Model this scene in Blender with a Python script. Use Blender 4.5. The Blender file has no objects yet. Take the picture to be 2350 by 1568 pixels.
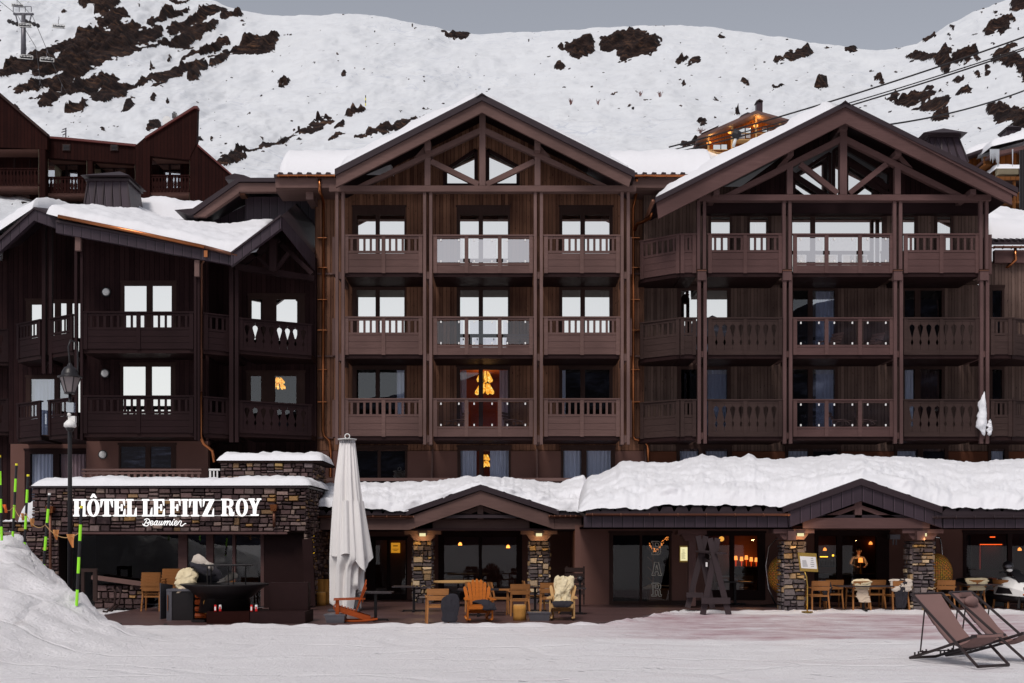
import bpy, bmesh, math, random
import numpy as np
from mathutils import Vector, Matrix
random.seed(7)
C = bpy.context.scene.collection
R = math.radians
# ---------------------------------------------------------------- camera geometry used to read positions off the photograph
F, H, HY, CX = 2680.0, 2.1, 1240.0, 1175.0
def X(px, Y): return (px-CX)*Y/F
def Z(py, Y): return H+(HY-py)*Y/F

# ---------------------------------------------------------------- noise
def _hash(ix, iy, iz, seed):
    n = (ix.astype(np.int64)*374761393 + iy.astype(np.int64)*668265263 + iz.astype(np.int64)*2147483647 + seed*1274126177) & 0xffffffff
    n = ((n ^ (n >> 13))*1274126177) & 0xffffffff
    n = (n ^ (n >> 16)) & 0xffffff
    return n/float(0xffffff)
def vnoise(x, y, z=0.0, seed=0):
    x = np.asarray(x, float); y = np.asarray(y, float); z = np.zeros_like(x)+z
    ix, iy, iz = np.floor(x), np.floor(y), np.floor(z)
    fx, fy, fz = x-ix, y-iy, z-iz
    fx = fx*fx*(3-2*fx); fy = fy*fy*(3-2*fy); fz = fz*fz*(3-2*fz)
    r = 0
    for a in (0, 1):
        for b in (0, 1):
            for c in (0, 1):
                w = (fx if a else 1-fx)*(fy if b else 1-fy)*(fz if c else 1-fz)
                r = r+w*_hash(ix+a, iy+b, iz+c, seed)
    return r*2-1
def fbm(x, y, z=0.0, o=4, seed=0):
    r = 0; a = 1.0; f = 1.0
    for i in range(o):
        r = r+a*vnoise(np.asarray(x)*f, np.asarray(y)*f, z*f if np.isscalar(z) else np.asarray(z)*f, seed+i); a *= .5; f *= 2.03
    return r

# ---------------------------------------------------------------- objects
def tag(o, label=None, cat=None, group=None, kind=None):
    if label: o['label'] = label
    if cat: o['category'] = cat
    if group: o['group'] = group
    if kind: o['kind'] = kind
    return o
def empty(name, loc, label, cat, group=None, rz=0):
    o = bpy.data.objects.new(name, None); C.objects.link(o); o.location = loc; o.rotation_euler.z = rz
    o.empty_display_size = .2
    return tag(o, label, cat, group)
def rootloc(o):
    while o.parent: o = o.parent
    return Vector(o.location)
def copy_tree(o, parent=None):
    c = o.copy(); C.objects.link(c); c.parent = parent
    for ch in list(o.children): copy_tree(ch, c)
    return c
def place(proto, loc, rz, label, used, group=None, sc=1):
    o = proto if not used else copy_tree(proto)
    o.location = loc; o.rotation_euler.z = rz; o.scale = (sc, sc, sc)
    o['label'] = label
    if group: o['group'] = group
    return o

class MB:
    def __init__(s): s.v = []; s.f = []; s.col = []; s.c = None; s.marks = []
    def add(s, vs, fs):
        n = len(s.v); s.marks.append((n, len(s.f))); s.v += [tuple(v) for v in vs]
        for f in fs: s.f.append([n+i for i in f]); s.col.append(s.c)
        return s
    def box(s, x0, x1, y0, y1, z0, z1):
        v = [(x, y, z) for z in (z0, z1) for y in (y0, y1) for x in (x0, x1)]
        return s.add(v, [(0,2,3,1),(4,5,7,6),(0,1,5,4),(2,6,7,3),(0,4,6,2),(1,3,7,5)])
    def p(s, px0, px1, py0, py1, Y, d):      # box whose front face at depth Y covers a rectangle of the photo
        return s.box(X(px0,Y), X(px1,Y), Y, Y+d, Z(py1,Y), Z(py0,Y))
    def prism(s, pts, y0, y1):               # polygon in x,z extruded in y
        n = len(pts)
        v = [(a, y0, b) for a, b in pts]+[(a, y1, b) for a, b in pts]
        f = [tuple(range(n)), tuple(range(2*n-1, n-1, -1))]
        f += [(i, i+n, (i+1)%n+n, (i+1)%n) for i in range(n)]
        return s.add(v, f)
    def pp(s, pts, Y, d): return s.prism([(X(a,Y), Z(b,Y)) for a, b in pts], Y, Y+d)
    def bar(s, a, b, w, Y, d):               # straight bar in the facade plane, w = thickness in photo px
        dx, dy = b[0]-a[0], b[1]-a[1]; L = math.hypot(dx, dy); nx, ny = -dy/L*w/2, dx/L*w/2
        return s.pp([(a[0]+nx,a[1]+ny),(b[0]+nx,b[1]+ny),(b[0]-nx,b[1]-ny),(a[0]-nx,a[1]-ny)], Y, d)
    def beam(s, a, b, w, h, up=(0,0,1)):     # box along a-b, w sideways, h along up
        a, b = Vector(a), Vector(b); d = (b-a).normalized(); u = Vector(up)
        if abs(d.dot(u)) > .98: u = Vector((0,1,0))
        sd = d.cross(u).normalized()*w/2; uu = sd.cross(d).normalized()*h/2
        v = [p+i*sd+j*uu for p in (a, b) for i, j in ((-1,-1),(1,-1),(1,1),(-1,1))]
        return s.add(v, [(0,3,2,1),(4,5,6,7),(0,1,5,4),(1,2,6,5),(2,3,7,6),(3,0,4,7)])
    def lbox(s, A, B, s0, s1, d0, d1, z0, z1):   # box in the frame of the plan line A-B
        A, B = Vector(A), Vector(B); e = (B-A).normalized(); n = Vector((-e.y, e.x))
        v = []
        for z in (z0, z1):
            for d in (d0, d1):
                for t in (s0, s1):
                    q = A+e*t+n*d; v.append((q.x, q.y, z))
        return s.add(v, [(0,2,3,1),(4,5,7,6),(0,1,5,4),(2,6,7,3),(0,4,6,2),(1,3,7,5)])
    def lpoly(s, A, B, pts, d0, d1):
        A, B = Vector(A), Vector(B); e = (B-A).normalized(); n = Vector((-e.y, e.x)); m = len(pts)
        v = []
        for d in (d0, d1):
            for t, z in pts:
                q = A+e*t+n*d; v.append((q.x, q.y, z))
        return s.add(v, [tuple(range(m)), tuple(range(2*m-1, m-1, -1))]+[(i, i+m, (i+1)%m+m, (i+1)%m) for i in range(m)])
    def tube(s, path, r, n=8, cap=True):
        P = [Vector(p) for p in path]; rr = r if isinstance(r, (list, tuple)) else [r]*len(P)
        base = len(s.v); prev = None
        for i, p in enumerate(P):
            d = (P[min(i+1, len(P)-1)]-P[max(i-1, 0)]).normalized()
            if prev is None:
                u = Vector((0,0,1)) if abs(d.z) < .9 else Vector((1,0,0))
                u = (u-d*u.dot(d)).normalized()
            else:
                u = prev-d*prev.dot(d); u = u.normalized() if u.length > 1e-6 else d.orthogonal().normalized()
            prev = u; w = d.cross(u)
            for k in range(n):
                a = 2*math.pi*k/n; s.v.append(tuple(p+(u*math.cos(a)+w*math.sin(a))*rr[i]))
        for i in range(len(P)-1):
            for k in range(n):
                s.f.append([base+i*n+k, base+i*n+(k+1)%n, base+(i+1)*n+(k+1)%n, base+(i+1)*n+k]); s.col.append(s.c)
        if cap:
            s.f.append([base+k for k in range(n)][::-1]); s.col.append(s.c)
            s.f.append([base+(len(P)-1)*n+k for k in range(n)]); s.col.append(s.c)
        return s
    def lathe(s, prof, cx=0, cy=0, n=16):    # profile of (radius, z)
        base = len(s.v)
        for r, z in prof:
            for k in range(n):
                a = 2*math.pi*k/n; s.v.append((cx+r*math.cos(a), cy+r*math.sin(a), z))
        for i in range(len(prof)-1):
            for k in range(n):
                s.f.append([base+i*n+k, base+i*n+(k+1)%n, base+(i+1)*n+(k+1)%n, base+(i+1)*n+k]); s.col.append(s.c)
        s.f.append([base+k for k in range(n)][::-1]); s.col.append(s.c)
        s.f.append([base+(len(prof)-1)*n+k for k in range(n)]); s.col.append(s.c)
        return s
    def grid(s, P, nu, nv, closed_u=False):
        base = len(s.v)
        for j in range(nv+1):
            for i in range(nu+1): s.v.append(tuple(P(i/nu, j/nv)))
        for j in range(nv):
            for i in range(nu):
                a = base+j*(nu+1)+i; s.f.append([a, a+1, a+nu+2, a+nu+1]); s.col.append(s.c)
        return s
    def ball(s, c, r, nu=14, nv=9, lump=0, seed=0):
        rx, ry, rz = r if isinstance(r, (tuple, list)) else (r, r, r)
        def P(u, v):
            a = 2*math.pi*u; b = math.pi*v
            x, y, z = math.sin(b)*math.cos(a), math.sin(b)*math.sin(a), math.cos(b)
            k = 1+lump*float(fbm(x*3+9, y*3+9, z*3+9, 3, seed)) if lump else 1
            return (c[0]+rx*x*k, c[1]+ry*y*k, c[2]+rz*z*k)
        return s.grid(P, nu, nv)
    def build_each(s, name, m, parent=None):     # every added piece becomes an object of its own
        mk = s.marks+[(len(s.v), len(s.f))]; r = None
        for (a, b), (c, d) in zip(mk[:-1], mk[1:]):
            q = MB(); q.v = s.v[a:c]; q.f = [[i-a for i in f] for f in s.f[b:d]]; q.col = s.col[b:d]; r = q.build(name, m, parent)
        return r
    def build(s, name, m, parent=None, smooth=False, ang=None):
        me = bpy.data.meshes.new(name); off = rootloc(parent) if parent else Vector((0,0,0))
        me.from_pydata([(v[0]-off.x, v[1]-off.y, v[2]-off.z) for v in s.v], [], s.f)
        if any(c is not None for c in s.col):
            ca = me.color_attributes.new('tint', 'FLOAT_COLOR', 'CORNER')
            arr = []
            for f, c in zip(s.f, s.col): arr += list((c or (.5,.5,.5))+(1,))*len(f)
            ca.data.foreach_set('color', arr)
        bm = bmesh.new(); bm.from_mesh(me); bmesh.ops.recalc_face_normals(bm, faces=bm.faces); bm.to_mesh(me); bm.free()
        if smooth: me.polygons.foreach_set('use_smooth', [True]*len(me.polygons))
        me.update(); o = bpy.data.objects.new(name, me); C.objects.link(o)
        if m: me.materials.append(m)
        if parent: o.parent = parent
        return o
def single(mb, name, m, label, cat, group=None, kind=None, smooth=False, loc=None):   # a thing that is one mesh
    if loc is not None:
        mb.v = [(v[0]-loc[0], v[1]-loc[1], v[2]-loc[2]) for v in mb.v]
    o = mb.build(name, m, None, smooth)
    if loc is not None: o.location = loc
    return tag(o, label, cat, group, kind)

# ---------------------------------------------------------------- materials
def newmat(name):
    m = bpy.data.materials.new(name); m.use_nodes = True; nt = m.node_tree; nt.nodes.clear()
    return m, nt
class N:
    def __init__(s, nt): s.nt = nt
    def __call__(s, typ, **kw):
        n = s.nt.nodes.new(typ)
        for k, v in kw.items():
            if k.startswith('i_'):
                key = k[2:].replace('_', ' ')
                key = int(key) if key.isdigit() else key
                if isinstance(v, bpy.types.NodeSocket): s.nt.links.new(v, n.inputs[key])
                else: n.inputs[key].default_value = v
            else: setattr(n, k, v)
        return n
    def math(s, op, a, b=0.0, c=None):
        n = s.nt.nodes.new('ShaderNodeMath'); n.operation = op
        for i, v in enumerate((a, b) if c is None else (a, b, c)):
            if isinstance(v, bpy.types.NodeSocket): s.nt.links.new(v, n.inputs[i])
            else: n.inputs[i].default_value = v
        return n.outputs[0]
    def mix(s, f, a, b):
        n = s.nt.nodes.new('ShaderNodeMix'); n.data_type = 'RGBA'
        for i, v in ((0, f), (6, a), (7, b)):
            if isinstance(v, bpy.types.NodeSocket): s.nt.links.new(v, n.inputs[i])
            else: n.inputs[i].default_value = v if i == 0 else (*v, 1)
        return n.outputs[2]
    def ramp(s, f, stops):
        n = s.nt.nodes.new('ShaderNodeValToRGB'); s.nt.links.new(f, n.inputs[0]); e = n.color_ramp.elements
        while len(e) < len(stops): e.new(.5)
        for k, (p, c) in enumerate(stops): e[k].position = p; e[k].color = (*c, 1)
        return n.outputs[0]
    def noise(s, vec, scale, detail=4, rough=.55, out='Fac'):
        n = s('ShaderNodeTexNoise', i_Scale=scale, i_Detail=detail, i_Roughness=rough); s.nt.links.new(vec, n.inputs['Vector']); return n.outputs[out]
    def scaled(s, sc):
        tc = s('ShaderNodeTexCoord'); mp = s('ShaderNodeMapping'); mp.inputs['Scale'].default_value = sc
        s.nt.links.new(tc.outputs['Object'], mp.inputs['Vector']); return mp.outputs[0]
    def out(s, col, rough=.6, bump=None, bstr=.3, bdist=.01, metal=0, spec=.5, **kw):
        b = s('ShaderNodeBsdfPrincipled')
        for key, v in (('Base Color', col), ('Roughness', rough), ('Metallic', metal), ('Specular IOR Level', spec)):
            if isinstance(v, bpy.types.NodeSocket): s.nt.links.new(v, b.inputs[key])
            else: b.inputs[key].default_value = (*v, 1) if key == 'Base Color' else v
        if bump is not None:
            bn = s('ShaderNodeBump', i_Strength=bstr, i_Distance=bdist); s.nt.links.new(bump, bn.inputs['Height']); s.nt.links.new(bn.outputs[0], b.inputs['Normal'])
        o = s('ShaderNodeOutputMaterial'); s.nt.links.new(b.outputs[0], o.inputs[0]); return b

def m_plain(name, c, rough=.6, metal=0, var=.25, scale=3, spec=.4):
    m, nt = newmat(name); n = N(nt); v = n.scaled((1,1,1))
    f = n.noise(v, scale, 5)
    a = tuple(x*(1-var) for x in c); b = tuple(min(1, x*(1+var)) for x in c)
    n.out(n.mix(f, a, b), rough, n.noise(v, scale*8, 3), .15, .01, metal, spec); return m
def m_grain(name, c, sc=(1.2,6,14), rough=.7, var=.4, spec=.07):      # sawn timber, grain runs along the axis with the smallest scale
    m, nt = newmat(name); n = N(nt); v = n.scaled(sc)
    f = n.noise(v, 1.6, 6, .65); g = n.noise(n.scaled((.35,.35,.35)), 1, 2); k = n.noise(v, 9, 3, .7)
    a = tuple(x*(1-var) for x in c); b = tuple(x*(1+var) for x in c)
    col = n.mix(f, a, b); col = n.mix(n.ramp(g, [(.35,(0,0,0)),(.68,(.85,.85,.85))]), col, tuple(x*.55 for x in c))
    col = n.mix(n.math('MULTIPLY', n.math('GREATER_THAN', k, .69), .5), col, tuple(x*.35 for x in c))
    n.out(col, rough, f, .25, .01, 0, spec); return m
def m_boards(name, c1, c2, w=.14, streak=1.0, rough=.7, groove=.08, dark=.2, metal=0, spec=.05):
    # upright boards: width w along x+y, a groove between, each board its own tone, streaky weathering
    m, nt = newmat(name); n = N(nt)
    tc = n('ShaderNodeTexCoord'); sp = n('ShaderNodeSeparateXYZ'); nt.links.new(tc.outputs['Object'], sp.inputs[0])
    u = n.math('DIVIDE', n.math('ADD', sp.outputs[0], sp.outputs[1]), w)
    fr = n.math('FRACT', u); bi = n.math('FLOOR', u)
    wn = n('ShaderNodeTexWhiteNoise', noise_dimensions='1D'); nt.links.new(bi, wn.inputs['W'])
    cb = n('ShaderNodeCombineXYZ'); nt.links.new(n.math('MULTIPLY', n.math('ADD', sp.outputs[0], sp.outputs[1]), 9), cb.inputs[0])
    nt.links.new(n.math('MULTIPLY', sp.outputs[2], .55), cb.inputs[2]); nt.links.new(n.math('MULTIPLY', bi, 3.7), cb.inputs[1])
    st = n.noise(cb.outputs[0], 1.5, 6, .65); big = n.noise(n.scaled((.5,.5,.6)), 1, 3)
    kn = n.noise(n.scaled((16,16,5)), 1.6, 1, .4)
    f = n.math('ADD', n.math('MULTIPLY', wn.outputs[0], .45), n.math('MULTIPLY', st, .75*streak))
    f = n.math('ADD', f, n.math('MULTIPLY', n.math('SUBTRACT', big, .5), .9)); f = n.math('SUBTRACT', f, .12); 
    fc = n('ShaderNodeClamp'); nt.links.new(f, fc.inputs[0])
    col = n.mix(fc.outputs[0], c1, c2)
    col = n.mix(n.math('MULTIPLY', n.math('GREATER_THAN', kn, .73), .6), col, tuple(x*.3 for x in c1))
    gr = n.math('LESS_THAN', fr, groove)
    col = n.mix(gr, col, tuple(x*dark for x in c1))
    n.out(col, rough, n.math('SUBTRACT', n.math('MULTIPLY', st, .2), gr), .6, .012, metal, spec); return m
def m_rib(name, c, w=.3, rib=.1, rough=.45):
    m, nt = newmat(name); n = N(nt)
    tc = n('ShaderNodeTexCoord'); sp = n('ShaderNodeSeparateXYZ'); nt.links.new(tc.outputs['Object'], sp.inputs[0])
    u = n.math('DIVIDE', n.math('ADD', sp.outputs[0], sp.outputs[1]), w); fr = n.math('FRACT', u)
    wn = n('ShaderNodeTexWhiteNoise', noise_dimensions='1D'); nt.links.new(n.math('FLOOR', u), wn.inputs['W'])
    g = n.math('LESS_THAN', fr, rib); g2 = n.math('LESS_THAN', n.math('ABSOLUTE', n.math('SUBTRACT', fr, rib*1.4)), rib*.25)
    st = n.noise(n.scaled((5,5,.8)), 1.4, 4)
    col = n.mix(n.math('ADD', n.math('MULTIPLY', wn.outputs[0], .4), n.math('MULTIPLY', st, .5)), tuple(x*.75 for x in c), tuple(x*1.3 for x in c))
    col = n.mix(g, col, tuple(x*.3 for x in c)); col = n.mix(g2, col, tuple(min(1,x*2) for x in c))
    n.out(col, rough, g, .8, .02, .0, .22); return m
def m_tint(name, rough=.75, scale=12, bs=.5, bd=.02, var=.35, spec=.15):       # colour comes from the per-stone attribute
    m, nt = newmat(name); n = N(nt); at = n('ShaderNodeAttribute', attribute_name='tint'); v = n.scaled((1,1,1))
    f = n.noise(v, scale, 6, .65)
    k = n('ShaderNodeMix', data_type='RGBA', blend_type='MULTIPLY'); k.inputs[0].default_value = 1
    nt.links.new(at.outputs['Color'], k.inputs[6]); nt.links.new(n.mix(f, (1-var,)*3, (1+var,)*3), k.inputs[7])
    n.out(k.outputs[2], rough, f, bs, bd, 0, spec); return m
def m_snow(name, c=(.80,.80,.83), scale=1.0, b1=.35, b2=.5, d=.05, rough=.55):
    m, nt = newmat(name); n = N(nt); v = n.scaled((1,1,1))
    a = n.noise(v, 1.3*scale, 5, .6); bfine = n.noise(v, 18*scale, 5, .8)
    h = n.math('ADD', n.math('MULTIPLY', a, b1), n.math('MULTIPLY', bfine, b2))
    col = n.mix(n.noise(v, .8*scale, 3), tuple(x*.94 for x in c), c)
    n.out(col, rough, h, .7, d, 0, .3); return m
def m_glass(name, fac, tint=(.75,.75,.8), rough=.0, gl=(1,1,1)):
    m, nt = newmat(name); n = N(nt)
    g = n('ShaderNodeBsdfGlossy', i_Roughness=rough, i_Color=(*gl,1)); t = n('ShaderNodeBsdfTransparent', i_Color=(*tint,1))
    bn = n('ShaderNodeBump', i_Strength=.02, i_Distance=.01); nt.links.new(n.noise(n.scaled((1,1,1)), 1.2, 2), bn.inputs['Height']); nt.links.new(bn.outputs[0], g.inputs['Normal'])
    mx = n('ShaderNodeMixShader', i_0=fac); nt.links.new(t.outputs[0], mx.inputs[1]); nt.links.new(g.outputs[0], mx.inputs[2])
    o = n('ShaderNodeOutputMaterial'); nt.links.new(mx.outputs[0], o.inputs[0]); return m
def m_emit(name, c, s):
    m, nt = newmat(name); n = N(nt); e = n('ShaderNodeEmission', i_Color=(*c,1), i_Strength=s)
    o = n('ShaderNodeOutputMaterial'); nt.links.new(e.outputs[0], o.inputs[0]); return m

M = {}
M['beam']   = m_grain('timber_beam', (.150,.090,.080), (1.1,8,9))
M['beamv']  = m_grain('timber_post', (.165,.102,.092), (9,9,.8))
M['panel']  = m_grain('timber_panel', (.132,.078,.070), (1.0,8,12))
M['beamr']  = m_grain('timber_beam_purple', (.118,.066,.062), (1.1,8,9))
M['beamrv'] = m_grain('timber_post_purple', (.118,.068,.065), (9,9,.8))
M['panelr'] = m_grain('timber_panel_purple', (.104,.058,.055), (1.0,8,12))
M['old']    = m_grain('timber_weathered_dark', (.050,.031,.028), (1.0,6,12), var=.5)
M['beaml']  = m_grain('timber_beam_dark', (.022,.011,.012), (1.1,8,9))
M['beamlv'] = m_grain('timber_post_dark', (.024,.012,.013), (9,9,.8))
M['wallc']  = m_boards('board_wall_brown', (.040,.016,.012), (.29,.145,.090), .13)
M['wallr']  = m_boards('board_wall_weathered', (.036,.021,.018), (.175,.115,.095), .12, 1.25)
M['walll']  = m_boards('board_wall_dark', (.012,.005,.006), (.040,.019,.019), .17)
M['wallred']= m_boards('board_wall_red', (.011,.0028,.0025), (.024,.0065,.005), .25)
M['stucco'] = m_plain('stucco_brown', (.150,.078,.065), .9, 0, .14, 1.5, .05)
M['stuccor']= m_plain('stucco_rust', (.13,.050,.030), .9, 0, .15, 1.5, .05)
M['frame']  = m_grain('window_frame_brown', (.05,.028,.024), (6,6,2))
M['framed'] = m_plain('window_frame_dark', (.020,.009,.009), .6, 0, .25, 3, .08)
M['metal']  = m_rib('standing_seam_metal', (.040,.027,.036), .3)
M['metals'] = m_plain('roof_metal', (.032,.021,.025), .5, 0, .25, 2, .2)
M['copper'] = m_plain('copper', (.42,.15,.06), .28, 1, .4, 1.5)
M['copperd']= m_plain('copper_dull', (.16,.07,.045), .45, .7, .3, 1.5)
M['snow']   = m_snow('roof_snow')
M['glassA'] = m_glass('glass_bright_coated', .86, (.62,.6,.6), 0, (1,.968,.895))
M['glassB'] = m_glass('glass_half', .30, (.6,.62,.7))
M['glassC'] = m_glass('glass_clear', .07, (.8,.8,.85))
M['glassW'] = m_glass('balustrade_glass_reflecting', .52, (.7,.68,.66), 0, (1,.93,.90))
M['glassD'] = m_glass('dark_shop_glass', .03, (.6,.55,.58))
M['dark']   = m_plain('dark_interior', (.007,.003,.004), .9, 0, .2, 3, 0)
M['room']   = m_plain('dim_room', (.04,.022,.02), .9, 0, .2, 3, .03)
M['warm']   = m_plain('warm_room', (.42,.13,.05), .9, 0, .15, 1, .05)
M['curtain']= m_plain('sheer_curtain', (.62,.68,.78), .9, 0, .1, 2)
M['curtainp']= m_plain('pink_curtain', (.5,.36,.36), .9, 0, .1, 2)
M['white']  = m_plain('white_paint', (.75,.74,.72), .5, 0, .05)
M['cream']  = m_plain('cream_plaster', (.62,.55,.38), .8, 0, .08)
M['iron']   = m_plain('black_iron', (.012,.009,.010), .45, .3, .3)
M['steel']  = m_plain('grey_steel', (.12,.115,.13), .4, .5, .3)
M['chrome'] = m_plain('chrome', (.6,.6,.62), .15, 1, .05)
M['rededge'] = m_plain('dark_red_edge', (.09,.012,.009), .6, 0, .2)
M['brass']  = m_plain('brass', (.55,.36,.09), .3, .9, .15)
M['stone']  = m_tint('stacked_stone', .75, 14, .7, .03, .55)
M['mortar'] = m_plain('mortar', (.018,.011,.010), .95, 0, .2, 3, .03)
M['teak']   = m_grain('teak', (.36,.155,.055), (3,3,9), .5)
M['teakd']  = m_grain('teak_dull', (.27,.15,.08), (3,3,9), .55)
M['orange'] = m_grain('orange_varnish', (.48,.135,.022), (3,3,9), .35)
M['redwood']= m_grain('red_varnish', (.36,.07,.018), (3,3,9), .35)
M['pine']   = m_grain('pale_pine', (.55,.33,.14), (6,6,1.5), .6)
M['log']    = m_grain('log_wood', (.5,.24,.06), (7,7,1.5), .6)
M['deck']   = m_grain('deck_boards', (.085,.045,.042), (.6,8,8), .45)
M['slate']  = m_plain('dark_table_top', (.03,.022,.024), .4)
M['cloth']  = m_plain('charcoal_blanket', (.02,.018,.024), .95)
M['taupe']  = m_plain('taupe_mesh_fabric', (.19,.108,.098), .8, 0, .1)
M['fabric'] = m_plain('pale_canvas', (.80,.77,.75), .75, 0, .06, 2)
M['lime']   = m_plain('lime_plastic', (.33,.85,.03), .4, 0, .05)
M['black']  = m_plain('black_plastic', (.012,.010,.012), .4, 0, .1)
M['yellow'] = m_plain('yellow_tape', (.8,.7,.03), .5, 0, .05)
M['flag']   = m_plain('orange_flag', (.55,.24,.08), .8, 0, .2)
M['flagr']  = m_plain('bright_orange_flag', (.9,.16,.03), .7, 0, .1)
M['wicker'] = m_tint('wicker', .6, 30, .6, .02, .3)
M['chestnut']= m_boards('warm_chalet_boards', (.10,.030,.008), (.30,.095,.022), .35)
M['chalet'] = m_boards('chalet_boards', (.10,.038,.014), (.24,.095,.032), .35)
def m_amber():
    m, nt = newmat('amber_glass_glow'); n = N(nt); f = n.noise(n.scaled((1,1,1)), 13, 3, .6); e = n('ShaderNodeEmission', i_Strength=1.25); nt.links.new(n.ramp(f, [(.35,(.75,.20,.01)),(.5,(1,.42,.03)),(.66,(1,.80,.22))]), e.inputs[0])
    o = n('ShaderNodeOutputMaterial'); nt.links.new(e.outputs[0], o.inputs[0]); return m
M['amber']  = m_amber()
M['glow']   = m_emit('warm_lamp_glow', (1,.33,.06), 2.5)
M['signlit']= m_emit('sign_white_glow', (1,.98,.97), 1.15)
M['paperlit']= m_emit('lit_menu_paper', (1,.9,.5), .8)
M['reddish']= m_emit('red_strip_glow', (1,.13,.02), 2.2)
M['gold']   = m_emit('fairy_light_glow', (1,.55,.03), 4)
M['rust'] = m_plain('rust_dark_steel', (.016,.004,.003), .7, 0, .3, 3, .05)
M['fabric2'] = m_plain('frosted_pane', (.20,.17,.17), .5, 0, .1)
M['redlamp'] = m_emit('red_lamp_foot', (1,.08,.01), .8)
M['amber2'] = m_emit('amber_disc', (1,.5,.08), 1.4)
M['redthin'] = m_emit('red_edge_glow', (1,.06,.01), .25)
def m_wool(name, a, b):
    m, nt = newmat(name); n = N(nt); v = n.scaled((1,1,1)); f = n.noise(v, 22, 5, .7)
    n.out(n.mix(n.noise(v, 5, 3), a, b), .95, f, 1.0, .03, 0, .1); return m
M['wool']   = m_wool('sheepskin_wool', (.62,.5,.3), (.85,.74,.52))
M['woolw']  = m_wool('grey_white_sheepskin', (.35,.29,.25), (.8,.72,.62))
M['hide']   = m_plain('sheepskin_hide', (.6,.48,.36), .8, 0, .1)
# ---------------------------------------------------------------- camera, light, sky
cam = bpy.data.objects.new('camera', bpy.data.cameras.new('camera')); C.objects.link(cam)
cam.location = (0,0,H); cam.rotation_euler = (R(90),0,0); cam.data.sensor_width = 36
cam.data.lens = F/2350*36; cam.data.shift_y = (HY-784)/2350; cam.data.clip_end = 5000; cam.data.clip_start = .1
bpy.context.scene.camera = cam
SUN_EL, SUN_AZ = 54, 200       # behind the camera, a little to its left
w = bpy.data.worlds.new('World'); bpy.context.scene.world = w; w.use_nodes = True; nt = w.node_tree; nt.nodes.clear(); n = N(nt)
sky = n('ShaderNodeTexSky', sky_type='NISHITA', sun_disc=False, sun_elevation=R(SUN_EL), sun_rotation=R(SUN_AZ), altitude=2100, air_density=1.2, dust_density=3.0, ozone_density=2.0)
hs = n('ShaderNodeHueSaturation', i_Saturation=.30, i_Value=1.0); nt.links.new(sky.outputs[0], hs.inputs['Color'])
mx = n('ShaderNodeMix', data_type='RGBA', blend_type='MULTIPLY'); mx.inputs[0].default_value = 1; nt.links.new(hs.outputs[0], mx.inputs[6]); mx.inputs[7].default_value = (1.0,.985,.99,1)
# high overcast veil, thicker where it is lit (towards the sun)
bg = n('ShaderNodeBackground', i_Strength=.108); nt.links.new(mx.outputs[2], bg.inputs[0])
o = n('ShaderNodeOutputWorld'); nt.links.new(bg.outputs[0], o.inputs[0])
sl = bpy.data.lights.new('sun', 'SUN'); sl.energy = 2.0; sl.angle = R(20); sl.color = (1,.93,.87)
so = bpy.data.objects.new('sun', sl); C.objects.link(so)
az = R(SUN_AZ); d = Vector((math.sin(az)*math.cos(R(SUN_EL)), math.cos(az)*math.cos(R(SUN_EL)), math.sin(R(SUN_EL))))
so.rotation_euler = d.to_track_quat('Z', 'Y').to_euler(); so.location = (0,-20,40)
vs = bpy.context.scene.view_settings; vs.view_transform = 'Standard'; vs.look = 'None'; vs.exposure = 0.15; vs.gamma = 1

# ---------------------------------------------------------------- snow ground with the ploughed mound on the left
def sst(a, b, x): t = np.clip((np.asarray(x, float)-a)/(b-a), 0, 1); return t*t*(3-2*t)
DECKF = [(-40,28.4),(-7.2,28.6),(2.0,28.9),(3.0,30.2),(4.1,33.0),(5.0,34.35),(40,34.4)]     # front edge of the snow in front of the terrace
def front(x): return np.interp(x, [p[0] for p in DECKF], [p[1] for p in DECKF])
CREST = [(-40,2.6),(-12,2.5),(-10.75,2.15),(-10.4,1.9),(-9.9,1.42),(-9.4,1.1),(-8.95,.8),(-8.4,.40),(-7.9,.18),(-7.2,.05),(-6,0),(40,0)]
CRY = [(-40,30),(-12.4,29.3),(-11.9,28.7),(-10.9,27.2),(-8.95,24.3),(-6.5,24.0),(40,24)]
def ground_h(x, y):
    x = np.asarray(x, float); y = np.asarray(y, float)
    c = np.interp(x+.33*np.clip(y-24, 0, 8)+.25*fbm(x*.9, y*.9, 0, 3, 3), [p[0] for p in CREST], [p[1] for p in CREST]); cy = np.interp(x, [p[0] for p in CRY], [p[1] for p in CRY])
    up = sst(0, 1, (y-(cy-9.5))/9.5); dn = 1-sst(.5, 2.6, y-cy)
    r = c*np.where(y < cy, up**1.25, dn)
    rough = sst(0, 2, 2.0-np.abs(y-cy-.2))*sst(.15, .8, c)
    r = r+rough*(.15*fbm(x*2.4, y*2.4, 0, 4, 11)+.10*np.abs(fbm(x*6, y*6, 0, 3, 5)))+sst(.1,.5,c)*.02*fbm(x*5,y*5,0,3,8)
    r = r+(.024*fbm(x*.5, y*.5, 0, 4, 21)+.012*fbm(x*2.2, y*2.6, 0, 3, 23))*sst(10, 14, y)
    fr = front(x); bank = np.exp(-((y-fr+.25)/.35)**2)*.05*(1+.8*fbm(x*3, y*3, 0, 3, 2))
    r = r+bank*(x > -7.5)
    return np.where((y > fr+.05) & (x > -7.7), -.08, r)
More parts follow.
